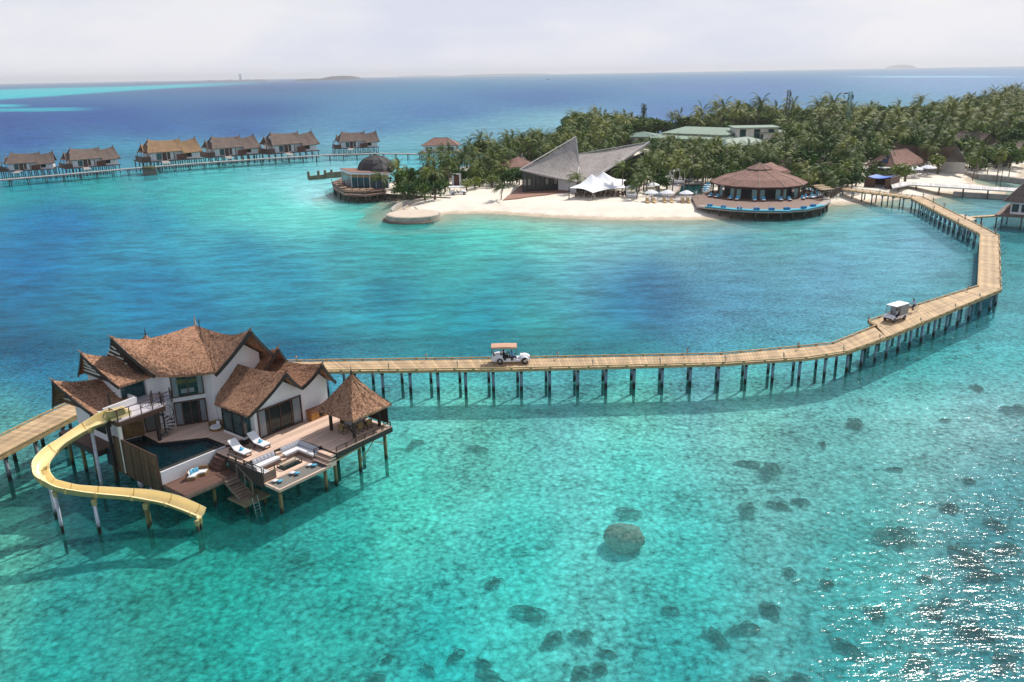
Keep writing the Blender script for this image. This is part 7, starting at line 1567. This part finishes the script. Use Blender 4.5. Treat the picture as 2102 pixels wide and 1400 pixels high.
def tree_mesh(seed, H, W_, n_=620, s=.34, lobes=7, tall=1.):
    random.seed(seed); tr_, vs, fs = MB(), [], []
    tr_.cyl((0, 0, 0), (.1, 0, H*.55), .22, .12, 6); L_ = []
    for k in range(lobes):
        a = random.uniform(0, 6.28); r_ = random.uniform(.1, .6)*W_; c = Vector((r_*math.cos(a), r_*math.sin(a), H*random.uniform(.5, .85))); L_.append((c, random.uniform(.38, .62)*W_)); tr_.cyl((.08, 0, H*.35), c, .09, .03, 5)
    for i in range(n_):
        c, r_ = random.choice(L_); v = Vector((random.gauss(0, 1), random.gauss(0, 1), random.gauss(0, 1))).normalized()*r_*random.uniform(.72, 1.08); v.z *= .8*tall; leafquad(vs, fs, c+v, r_, s*random.uniform(.7, 1.3))
    m_ = MB(); m_.add(vs, fs); return tr_, m_
def as_mesh(nm, mb, mt): o = mb.build(nm, mt); me = o.data; bpy.data.objects.remove(o); return me
def joined(nm, tr_, cr, fm_): m_ = MB(); m_.add(tr_.v, tr_.f, 0); m_.add(cr.v, cr.f, 1); return as_mesh(nm, m_, [BARK, fm_])
PALMS = []; 
for k, H_ in enumerate((5.5, 6.5, 4.6, 7.5, 6, 3.8)): t_, c_ = palm_mesh(100+k, H_, .5+.2*(k % 3)); PALMS.append((H_, as_mesh('trunk', t_, BARK), as_mesh('crown', c_, FOL), joined('palm_tree', t_, c_, FOL), (t_, c_)))
TREES = []
for k, (H_, W_) in enumerate(((5.2, 3.2), (4.4, 3.8), (6, 3.0), (3.6, 3.0))): t_, c_ = tree_mesh(300+k, H_, W_); TREES.append((H_, as_mesh('trunk', t_, BARK), as_mesh('crown', c_, FOLD), joined('broadleaf_tree', t_, c_, FOLD), (t_, c_)))
SHR = []
for k in range(3): t_, c_ = tree_mesh(400+k, 2.6, 1.9, 260, .24, 5); SHR.append((2.6, None, None, joined('shrub', t_, c_, (FOLY, FOLD, FOLY)[k]), (t_, c_)))
FOREST = [(-37, 213), (-30, 213), (-22, 214), (-15, 220), (-17, 232), (-12, 236), (-9, 226), (-1, 226), (3, 233), (25, 240), (29, 228), (33, 212), (41, 216), (46, 228), (56, 228), (58, 222), (72, 214), (77, 204), (84, 207), (92, 213), (97, 228), (112, 226),
          (118, 238), (128, 247), (136, 246), (142, 246), (152, 252), (162, 270), (178, 286), (210, 278), (280, 292), (410, 348), (540, 420), (760, 580), (900, 900), (700, 940), (470, 780), (295, 560), (222, 490), (150, 522), (88, 420), (40, 470), (14, 388), (2, 312), (-16, 284), (-22, 250), (-33, 236)]
TOPL = [(760, 400), (778, 352), (800, 336), (830, 326), (870, 312), (915, 300), (940, 284), (1000, 272), (1065, 266), (1110, 276), (1160, 278), (1175, 226), (1215, 226), (1262, 232), (1290, 212), (1330, 222), (1400, 232), (1440, 216), (1545, 208), (1600, 222), (1660, 212), (1710, 206), (1770, 214), (1850, 213), (1900, 212), (1950, 204), (2030, 188), (2080, 180), (2140, 174), (3000, 150)]
PROT = [(1062, 284, 1195, 400), (1190, 300, 1262, 372), (1262, 296, 1336, 318), (1165, 352, 1290, 415), (1428, 350, 1708, 445), (1535, 341, 1600, 400), (1376, 376, 1464, 408), (1330, 264, 1412, 281), (1412, 262, 1500, 286), (1505, 250, 1606, 273), (1488, 284, 1582, 299), (1774, 304, 1888, 350), (1840, 296, 1986, 335), (1929, 335, 1980, 372), (925, 352, 950, 400),
        (680, 322, 796, 402), (1052, 319, 1100, 345), (1320, 400, 1440, 440), (1768, 366, 1834, 395), (1283, 268, 1345, 283), (2010, 283, 2050, 298), (1600, 345, 1626, 360), (1860, 340, 1930, 380), (1980, 348, 2102, 400), (862, 276, 925, 302), (1664, 322, 1706, 334)]
tl = np.array(TOPL)
PDIST = [math.hypot(*P((a+c)/2, d, 1.0)[:2]) for a, b_, c, d in PROT]
def ok_place(x, y, H_, rad_=2.4, slack=0):
    bx, by = proj((x, y, 1.1)); tx, ty = proj((x, y, H_+1.4)); r_px = rad_*FPX/math.hypot(x, y)
    if ty < np.interp(tx, tl[:, 0], tl[:, 1])-slack: return False
    D_ = math.hypot(x, y)
    for (a, b_, c, d), db_ in zip(PROT, PDIST):
        if D_ > db_+14: continue
        if tx+r_px*.7 > a and tx-r_px*.7 < c and ty < d and ty+r_px*1.2 > b_: return False
        if a < bx < c and ty < d and by > b_+ (d-b_)*.9: return False
    return True
def plant(kind, lib, k, x, y, s, rz, label, group, cat, near_, z=1.05):
    H_, tm_, cm_, jm, _ = lib[k]
    if near_ and tm_ is not None:
        e = thing(kind, label, cat, (x, y, z), rz, group); e.scale = (s, s, s)
        for nm, me in (('trunk', tm_), ('crown', cm_)): o = bpy.data.objects.new(nm, me); COL.objects.link(o); o.parent = e
        return e
    o = bpy.data.objects.new(kind, jm); COL.objects.link(o); o.location = (x, y, z); o.rotation_euler = (0, 0, rz); o.scale = (s, s, s); return tag(o, label, cat, group)
def region(x, y):
    px, py = proj((x, y, 6))
    if y < 275 and px < 1062: return 'beside the dome restaurant and the white gateway'
    if px < 1330 and y > 240: return 'behind the pointed grey roofs'
    if y < 245 and px < 1470: return 'between the white tent and the pool'
    if px < 1600 and y < 330: return 'behind the pool and the round bar'
    if px < 1620: return 'around the green roofed service buildings'
    if px < 1830 and y < 300: return 'between the round bar and the solar panelled lodge'
    if px < 1830: return 'behind the round bar below the two masts'
    if y < 300: return 'around the thatched hall at the right hand beach'
    return 'on the far right ridge of palms'
placed = []; placedp = []
def far_enough(x, y, d):
    for (a, b_) in placed:
        if abs(a-x) < d and abs(b_-y) < d and math.hypot(a-x, b_-y) < d: return False
    placed.append((x, y)); return True
# palms that stand out in the photograph (crown column, crown row, height)
key = [(1190, 366, 4.2, 'young bright palm standing in front of the pointed grey roof behind the tent'), (1296, 322, 7, 'leaning palm with a bent trunk in front of the right roof point'), (1350, 330, 7.8, 'tallest palm left of the pool with a straight trunk'), (1308, 378, 3.8, 'bushy yellow green palm right of the white tent'),
       (1278, 348, 6.5, 'palm leaning over the back of the white tent'), (1322, 345, 6, 'palm with hanging fronds between tent and pool, left of the tallest'), (1382, 338, 7.5, 'palm right of the tallest one beside the pool'), (1408, 343, 7, 'palm with a curved trunk behind the pool water'), (1330, 362, 5, 'short palm by the white umbrella left of the pool'), (1462, 345, 6.5, 'palm rising over the left end of the round bar roof'),
       (1028, 384, 3.4, 'small palm at the left corner of the terrace deck'), (985, 352, 4.2, 'palm standing alone on the sand right of the gateway'), (1440, 350, 5.8, 'palm leaning over the right end of the pool'), (1678, 366, 4.5, 'large bright palm right of the round bar'), (1710, 372, 4, 'bright palm next to the jetty end'),
       (1655, 366, 4, 'low bright palm hugging the right side of the bar roof'), (1673, 219, 14, 'left of two tall isolated palms against the sea'), (1703, 211, 15, 'right of two tall isolated palms against the sea'), (2003, 325, 6, 'tall palm right of the thatched hall'), (1905, 300, 8, 'tall palm in front of the long thatched hall'),
       (1555, 212, 15, 'tall palm rising above the service buildings'), (1812, 305, 8, 'thin trunked palm left of the solar panelled lodge'), (786, 366, 4.5, 'leftmost palm against the restaurant glass wall'), (1002, 330, 6, 'palm with a thin trunk left of the pointed roof')]
for k, (x, y, h_, lb) in enumerate(key):
    w = P(x, y, h_+1.0); lib_i = min(range(6), key=lambda i: abs(PALMS[i][0]-h_)); plant('palm_tree', PALMS, lib_i, w.x, w.y, h_/PALMS[lib_i][0], random.random()*.8-.4, lb, None, 'palm tree', math.hypot(w.x, w.y) < 330); placed.append((w.x, w.y))
cands = []
xs_ = rg.uniform(-50, 900, 60000); ys_ = rg.uniform(200, 940, 60000); S_ = sdist(xs_, ys_, FOREST)
np_, nt_, stuff_items = 0, 0, []
order = np.argsort(np.hypot(xs_, ys_))
for i in order:
    if S_[i] < 0: continue
    x, y = float(xs_[i]), float(ys_[i]); D = math.hypot(x, y); a = math.atan2(x, y)
    if a > .72: continue
    dmin = 2.9 if D < 300 else (4.4 if D < 420 else 7.0)
    r_ = rg.random(); px_, _y = proj((x, y, 8)); broad = .32 if px_ < 1120 else .5
    if y > 300 and 1180 < px_ < 1620: broad = .5
    if y < 300 and 1180 < px_ < 1600: broad = .22
    if r_ < broad: lib, kd = TREES, 1
    else: lib, kd = PALMS, 0
    k = int(rg.integers(0, len(lib))); s = float(rg.uniform(.8, 1.15)); H_ = lib[k][0]*s
    gs = 1+.75*min(1, max(0, (D-235)/190)); s *= gs; H_ *= gs
    good = False
    for tr_i in range(4):
        if ok_place(x, y, H_, 2.2, 9 if (kd == 0 and i % 4 == 0) else 0): good = True; break
        s *= .8; H_ *= .8
    if not good or s < .45: continue
    if kd == 0 and any(abs(a_-x) < dmin*1.5 and math.hypot(a_-x, b_-y) < dmin*1.5 for a_, b_ in placedp): continue
    if not far_enough(x, y, dmin*(1. if kd == 0 else .85)): continue
    if kd == 0: placedp.append((x, y))
    reg = region(x, y)
    if D < 520 and ((kd == 0 and np_ < 280) or (kd == 1 and nt_ < 280)):
        if kd == 0: np_ += 1; plant('palm_tree', PALMS, k, x, y, s, float(rg.uniform(-.5, .5)), 'coconut palm in the grove '+reg, 'coconut palms '+reg, 'palm tree', D < 215)
        else: nt_ += 1; plant('broadleaf_tree', TREES, k, x, y, s, float(rg.uniform(0, 6.28)), 'leafy broadleaf tree among the palms '+reg, 'broadleaf trees '+reg, 'tree', D < 215)
    else: stuff_items.append((kd, k, x, y, s, float(rg.uniform(-.5, .5))))
print('palms', np_, 'trees', nt_, 'stuff', len(stuff_items))
def merged(name, items, libs, mats_):
    V_, Fc, Mi = [], [], []; off = 0; cache = {}
    for kd, k, x, y, s, rz in items:
        if (kd, k) not in cache:
            t_, c_ = libs[kd][k][4]; v = np.array([tuple(q) for q in t_.v+c_.v]); n0 = len(t_.v); f = [tuple(q) for q in t_.f]+[tuple(i_+n0 for i_ in q) for q in c_.f]; m_ = [0]*len(t_.f)+[kd+1]*len(c_.f); cache[(kd, k)] = (v, f, m_)
        v, f, m_ = cache[(kd, k)]; c, sn = math.cos(rz)*s, math.sin(rz)*s
        w = np.stack([v[:, 0]*c-v[:, 1]*sn+x, v[:, 0]*sn+v[:, 1]*c+y, v[:, 2]*s+1.0], -1); V_.append(w); Fc += [tuple(i_+off for i_ in q) for q in f]; Mi += m_; off += len(v)
    me = bpy.data.meshes.new(name); me.from_pydata(np.concatenate(V_).tolist(), [], Fc)
    for m_ in mats_: me.materials.append(m_)
    me.polygons.foreach_set('material_index', Mi); me.update(); o = bpy.data.objects.new(name, me); COL.objects.link(o); return o
if stuff_items:
    o = merged('distant_forest', stuff_items[:1500], (PALMS, TREES), [BARK, FOL, FOLD]); tag(o, 'dense mass of palms and broadleaf trees covering the far end of the island', 'forest', kind='stuff')
# undergrowth
items = []; xs_ = rg.uniform(-40, 800, 26000); ys_ = rg.uniform(205, 900, 26000); S_ = sdist(xs_, ys_, FOREST); cnt = 0
for i in np.argsort(np.hypot(xs_, ys_)):
    x, y = float(xs_[i]), float(ys_[i]); D = math.hypot(x, y)
    if S_[i] < .6 or math.atan2(x, y) > .72 or cnt > 2200 or D > 480: continue
    if D > 300 and rg.random() < .4: continue
    s = float(rg.uniform(.6, 1.3)); good = True
    bx, by = proj((x, y, 1.0)); _, ty = proj((x, y, 1+2.4*s))
    for (a, b_, c, d), db_ in zip(PROT, PDIST):
        if D > db_+10: continue
        if a-4 < bx < c+4 and b_ < by+2 and ty < d: good = False; break
    if good: items.append((0, int(rg.integers(0, 3)), x, y, s*1.1, 0.)); cnt += 1
o = merged('undergrowth', items, (SHR,), [BARK, FOLD]); tag(o, 'low leafy undergrowth and bushes filling the ground between the palms', 'undergrowth', kind='stuff')
# single shrubs that can be told apart
for k, (x, y, s, m_, lb) in enumerate([(1010, 385, 1.3, 0, 'yellow green shrub at the edge of the sand right of the gateway'), (1385, 356, 2.2, 1, 'round leafy tree left of the pool by the cabana'), (1352, 392, 1.6, 1, 'leafy shrub at the left end of the pool'), (1640, 372, 3.0, 1, 'large rounded dark green tree right behind the round bar'), (1666, 362, 2.6, 1, 'second rounded dark tree behind the round bar, further right'),
      (1840, 376, 1.8, 0, 'bright green bush beside the blue tarpaulin shed'), (1857, 376, 1.9, 0, 'bright green bush right of the flat shelter'), (1925, 356, 2.0, 0, 'bright green bush left of the pale garden wall'), (1790, 372, 1.6, 1, 'clipped hedge bush left of the blue tarpaulin shed'), (1800, 360, 1.5, 1, 'hedge bush in front of the solar panelled lodge, left'), (1822, 358, 1.4, 1, 'hedge bush in front of the solar panelled lodge, right'),
      (2045, 345, 1.9, 0, 'sunlit bush on the right hand shore, leftmost'), (2066, 340, 2.0, 0, 'sunlit bush on the right hand shore, middle'), (2088, 336, 2.0, 0, 'sunlit bush on the right hand shore, rightmost'), (1995, 350, 1.5, 0, 'green bush at the foot of the timber posts'), (1403, 281, 3.2, 1, 'round tree growing in front of the longest green roof'),
      (830, 408, 1.5, 1, 'dark hedge bush above the rock revetment, left'), (850, 410, 1.5, 1, 'dark hedge bush above the rock revetment, second'), (872, 410, 1.5, 1, 'dark hedge bush above the rock revetment, third'), (893, 409, 1.5, 1, 'dark hedge bush above the rock revetment, right'), (958, 392, 1.2, 0, 'low yellow green shrub at the foot of the palms by the gateway'), (975, 388, 1.3, 0, 'yellow green shrub under the lone palm on the sand')]):
    w = P(x, y, 1.2); plant('shrub', SHR, m_ if m_ else (0, 2)[k % 2], w.x, w.y, s, k*.7, lb, None, 'shrub', False, 1.0)
# casuarina like conifer poking above the palms
t_, c_ = tree_mesh(900, 17, 2.2, 800, .28, 12, 1.7); o = joined('casuarina_tree', t_, c_, FOLD); w = P(1323, 208, 16); ob = bpy.data.objects.new('casuarina_tree', o); COL.objects.link(ob); ob.location = (w.x, w.y, 0); tag(ob, 'ragged dark conifer rising above the palms left of the green roofs', 'tree')

# =================================================================== masts
for (x, yb, yt, lb, gm) in ((1616, 232, 184, 'latticed telecom mast with white dish antennas, the left of two', mat('dark_mast_paint', (.05, .05, .06), .6)), (1740, 250, 188, 'slim green telecom mast, the right of two', mat('green_mast', (.08, .22, .18), .6))):
    w = P(x, yb, 12); zt_ = up((w.x, w.y, 0), yt); T = thing('telecom_mast', lb, 'mast', (w.x, w.y, 1)); mb = MB(); h_ = zt_-1
    for a, b_ in ((-.7, -.7), (.7, -.7), (.7, .7), (-.7, .7)): mb.beam((a, b_, 0), (a*.7, b_*.7, h_), .16, .16)
    for k in range(int(h_/1.6)): z_ = 1.6*k; mb.beam((-.65, -.65, z_), (.65, -.65, z_+1.6), .08, .08); mb.beam((.65, -.65, z_), (-.65, -.65, z_+1.6), .08, .08); mb.beam((-.65, .65, z_), (-.65, -.65, z_+1.6), .08, .08)
    mb.build('lattice', gm, T)
    for k, (dx, z_) in enumerate(((-1.7, h_-.8), (-1.7, h_-3.8), (1.0, h_-2), (.9, h_-5.5))): mb = MB(); mb.lathe([(.02, 0), (.75, .1), (.8, .45), (.02, .5)] if dx < 0 else [(.02, -.7), (.22, -.7), (.22, .9), (.02, .9)], (dx, 0, z_), 10); mb.build('antenna', FABW if dx < 0 and x == 1616 else DARK, T)

# =================================================================== rock revetment + coral
ROCK = mat('shore_rock', (.20, .17, .13), .95, .6, 1.5, bump=.8); CORAL = mat('coral_head', (.42, .36, .24), 1, .75, 4.5, (.06, .06, .04), bump=1.0, bscale=9); CORALD = mat('submerged_coral', (.07, .16, .13), 1, .6, 2.6, (.012, .04, .036), bump=.8)
_t = CORALD.node_tree; _p = _t.nodes['Principled BSDF']; _tc = N(_t, 'ShaderNodeTexCoord'); _sx = N(_t, 'ShaderNodeSeparateXYZ'); _t.links.new(_tc.outputs['Generated'], _sx.inputs[0])
_n = N(_t, 'ShaderNodeTexNoise'); _n.inputs['Scale'].default_value = 3.5; _n.inputs['Detail'].default_value = 6; _t.links.new(_tc.outputs['Object'], _n.inputs['Vector'])
_a = N(_t, 'ShaderNodeMath', operation='MULTIPLY_ADD'); _a.inputs[1].default_value = 1.5; _t.links.new(_n.outputs['Fac'], _a.inputs[0]); _t.links.new(_sx.outputs['Z'], _a.inputs[2])
_m = N(_t, 'ShaderNodeMapRange'); _m.inputs['From Min'].default_value = .85; _m.inputs['From Max'].default_value = 1.6; _m.inputs['To Max'].default_value = .85; _t.links.new(_a.outputs[0], _m.inputs['Value'])
_tr = N(_t, 'ShaderNodeBsdfTransparent'); _ms = N(_t, 'ShaderNodeMixShader'); _t.links.new(_m.outputs[0], _ms.inputs[0]); _t.links.new(_tr.outputs[0], _ms.inputs[1]); _t.links.new(_p.outputs[0], _ms.inputs[2]); _t.links.new(_ms.outputs[0], _t.nodes['Material Output'].inputs['Surface'])
def lump(seed, n_=14, m_=9, rough=.22, pw=.5):
    r2 = np.random.default_rng(seed); ph = r2.uniform(0, 6.28, 12); mb = MB(); rows = []
    for j in range(m_+1):
        t_ = math.pi/2*j/m_; row = []
        for i in range(n_+1):
            a = 2*math.pi*i/n_; q = 1+rough*(math.sin(2*a+ph[0])*.5+math.sin(3*a+ph[1])*.45*math.sin(t_*2+ph[2])+math.sin(5*a+ph[3])*.25+math.sin(7*a+ph[4]+t_*5)*.25)
            row.append((math.sin(t_)*math.cos(a)*q, math.sin(t_)*math.sin(a)*q, max(0, math.cos(t_))**pw*(1+rough*.6*math.sin(4*a+t_*6+ph[5]))))
        rows.append(row)
    mb.grid(rows, flip=False); return mb
RL = [as_mesh('coral_rock', lump(k, 36, 16, .55), CORALD) for k in range(5)]; RL2 = [as_mesh('shore_rock', lump(50+k), ROCK) for k in range(3)]
def boulder():
    bm = bmesh.new(); bmesh.ops.create_icosphere(bm, subdivisions=5, radius=1)
    for v in bm.verts:
        p = v.co.copy(); q = .07*math.sin(3.1*p.x+1.3)*math.cos(2.7*p.y)+.05*math.sin(6.3*p.y+2*p.z)*math.sin(5*p.x+.7)+.035*math.sin(13*p.x+3)*math.sin(12*p.y+1)+.03*math.sin(21*p.y+9*p.x)*math.sin(19*p.x-8*p.z)+.015*math.sin(41*p.x+3)*math.sin(37*p.y)
        v.co = p*(1+q); v.co.z = v.co.z*(.62 if v.co.z > 0 else 1.0)
    me = bpy.data.meshes.new('coral_boulder'); bm.to_mesh(me); bm.free(); me.materials.append(CORAL); me.polygons.foreach_set('use_smooth', [True]*len(me.polygons)); return me
ob = bpy.data.objects.new('coral_boulder', boulder()); COL.objects.link(ob); w = P(1281, 1092, -.5); ob.location = (w.x, w.y, -.90); ob.scale = (1.5, 1.4, 1.25); tag(ob, 'large round brown coral boulder breaking the surface in the near water', 'coral rock')
co = [(1290, 1047, 1.1, .6, 'flat dark coral patch just behind the big brown boulder'), (1013, 1190, .7, .6, 'small dark coral head left of and below the big boulder'), (1088, 1252, 1.0, .8, 'brown coral head halfway between the big boulder and the bottom edge'), (1135, 1305, .8, .6, None), (1195, 1298, .7, .6, None), (1378, 1245, .6, .5, None), (1580, 962, 1.25, 1.1, 'broad dark coral head in the middle right of the near water'), (1538, 945, .9, .5, 'smaller dark coral beside the broad middle right head'), (1535, 1040, 1.1, .6, None), (1600, 1030, .9, .5, None), (1645, 1022, .8, .4, None),
      (1755, 865, 1.15, .8, 'reddish dark coral head below the near jetty piles'), (1838, 956, .6, .4, None), (2007, 790, .9, .5, 'small dark coral near the right edge below the jetty corner'), (2088, 836, 1.4, .8, 'dark coral cut by the right edge below the jetty corner'), (1840, 1096, 1.6, 1.1, 'wide dark coral head in the glittering water at right'), (1985, 1135, 1.5, .7, None), (2020, 1175, 1.0, .6, None), (2045, 1068, .9, .5, None), (2070, 1120, .9, .6, None), (1950, 1035, .8, .6, None), (1580, 1245, .8, .5, None),
      (1527, 1282, .9, .6, None), (1470, 1297, .9, .4, None), (1585, 1240, .6, .5, None), (1900, 1180, .6, .4, None), (1912, 1245, .7, .5, None), (1942, 1228, .6, .4, None), (1740, 1320, .9, .5, None), (1885, 1352, .9, .6, None), (1640, 1388, .8, .6, None), (1565, 1392, .7, .5, None), (2060, 1350, .9, .5, None), (878, 1364, .5, .4, None), (795, 1342, .4, .4, None), (768, 1388, .7, .5, None), (1005, 1382, .9, .4, None), (935, 1335, .6, .4, None), (990, 1350, .5, .4, None), (1190, 1375, .7, .4, None), (1230, 1362, .6, .4, None), (980, 915, .9, .5, 'faint dark coral right of the gazebo deck'), (850, 905, 1.0, .4, None),
      (1245, 1330, .5, .4, None), (1700, 1190, .6, .4, None), (1620, 1165, .6, .4, None), (1940, 856, .5, .4, None), (1690, 905, .5, .35, None), (2000, 1290, 1.0, .6, None), (1800, 1250, .8, .5, None), (1990, 980, .6, .4, None)]
for k, (x, y, s, h_, lb) in enumerate(co):
    w = P(x, y, -1.2); o = bpy.data.objects.new('coral_rock', RL[k % 5]); COL.objects.link(o); o.location = (w.x, w.y, -1.75); s *= .88; o.scale = (s*1.15, s*.8, h_*.5+.1); o.rotation_euler = (0, 0, k*1.3)
    tag(o, lb or ('low dark coral head under the glittering water at lower right' if x > 1450 else 'low dark coral head scattered near the bottom centre of the water'), 'coral rock', None if lb else ('scattered coral heads at lower right' if x > 1450 else 'scattered coral heads at bottom centre'))
k = 0
for a, b_ in zip([(752, 404), (790, 408), (840, 412), (905, 417)][:3], [(790, 408), (840, 412), (905, 417)]):
    for s in np.linspace(0, .92, 9):
        q = P(a[0]+(b_[0]-a[0])*s, a[1]+(b_[1]-a[1])*s, .2); o = bpy.data.objects.new('shore_rock', RL2[k % 3]); COL.objects.link(o); o.location = (q.x, q.y+random.uniform(-.6, .6), -.6); sc_r = random.uniform(.8, 1.4); o.scale = (sc_r*1.3, sc_r, sc_r*1.1); o.rotation_euler = (0, 0, k*2.1); k += 1
        tag(o, 'dark boulder of the rock revetment between the restaurant and the sand spit', 'rock', 'boulders of the shore revetment')
A, B = P(757, 402, .6), P(925, 412, .6); RV = thing('revetment_wall', 'low dark stone wall above the rocks between restaurant and sand spit', 'wall', (0, 0, 0)); mb = MB(); mb.beam(A, B, .8, 1.6); mb.build('wall', mat('dark_stone_wall', (.14, .12, .09), .95, .5, 1), RV)

# =================================================================== far islets, skyline, speedboat
FARM = mat('distant_trees', (.012, .02, .018), .95, .4, .02)
def islet(name, label, pts_px, hh, m_=FARM):
    T = None; vs, fs = [], []; n = 60; r2 = np.random.default_rng(int(pts_px[0][0])+3)
    a, b_ = P(*pts_px[0], 0), P(*pts_px[1], 0); d = (b_-a); L_ = d.length; dn = d.normalized(); nn = Vector((-dn.y, dn.x, 0)); rows = []
    for j in range(7):
        s = j/6*2-1; row = []
        for i in range(n+1):
            t_ = i/n; env = max(0, math.sin(math.pi*t_))**.35*hh(t_); z = max(0, (1-s*s))**.5*env*(.75+.35*r2.random()); row.append(a+dn*L_*t_+nn*s*L_*.22*max(.05, math.sin(math.pi*t_))+Vector((0, 0, z+.3)))
        rows.append(row)
    mb = MB(); mb.grid(rows); o = mb.build(name, m_); return tag(o, label, 'islet')
islet('islet', 'dark wooded islet on the horizon left of centre', [(655, 164.4), (742, 162.4)], lambda t_: 36*(.6+.4*math.sin(3*t_)))
islet('islet', 'low sliver of land trailing left of the wooded islet', [(606, 166), (660, 164.6)], lambda t_: 13)
islet('islet', 'long low pale islet on the horizon near the picture centre', [(815, 157.6), (925, 155.6)], lambda t_: 26)
islet('islet', 'faint long islet on the horizon right of the picture centre', [(935, 156.1), (1130, 152.6)], lambda t_: 30)
islet('islet', 'very faint islet on the horizon at the upper right', [(1826, 140.2), (1872, 139.6)], lambda t_: 75)
SK = thing('city_skyline', 'faint hazy city skyline on the horizon at the left', 'skyline', tuple(P(470, 166.2, 0)))
r2 = np.random.default_rng(4); base = P(470, 166.2, 0); CONCF = mat('distant_concrete', (.62, .63, .66), .9)
for x in np.arange(285, 560, 7):
    q = P(x, 166.2+(470-x)*.0174+2.2, 0); h_ = (9+r2.random()*12) if abs(x-485) < 60 else 4+r2.random()*5
    if abs(x-492) < 4: h_ = 70
    mb = MB(); mb.box((q.x-base.x, q.y-base.y, h_/2), (60 if h_ < 60 else 20, 20, h_)); mb.build('tower_block', CONCF, SK)
q = P(1124, 163.6, 0); SB = thing('speedboat', 'tiny dark speedboat trailing white foam on the open sea', 'boat', (q.x, q.y, 0), 0)
mb = MB(); mb.extr([(-9, 0, 1.5), (12, 0, 2.8), (7, 0, -.5), (-9, 0, -.5)], (0, 5, 0)); mb.build('hull', DARK, SB); mb = MB(); mb.bb(-5, 3, .8, 4.2, 1.8, 5.5); mb.build('cabin', WHITEP, SB)
mb = MB(); mb.slab([[(-10, .5, .35), (-60, -6, .3), (-130, -3, .25)], [(-10, 4.5, .35), (-60, 12, .3), (-130, 10, .25)]], .2); tag(mb.build('wake', FABW, SB), None)

# =================================================================== haze: one closed box of thin air
hz = bpy.data.materials.new('haze_air'); hz.use_nodes = True; t = hz.node_tree; t.nodes.clear(); out = N(t, 'ShaderNodeOutputMaterial'); pv = N(t, 'ShaderNodeVolumePrincipled')
pv.inputs['Density'].default_value = 7.5e-5; pv.inputs['Color'].default_value = (.93, .95, .99, 1); pv.inputs['Anisotropy'].default_value = .2; t.links.new(pv.outputs[0], out.inputs['Volume'])
mb = MB(); mb.bb(-24000, 24000, -400, 24000, -4, 118); hb = mb.build('haze', hz); tag(hb, kind='stuff')
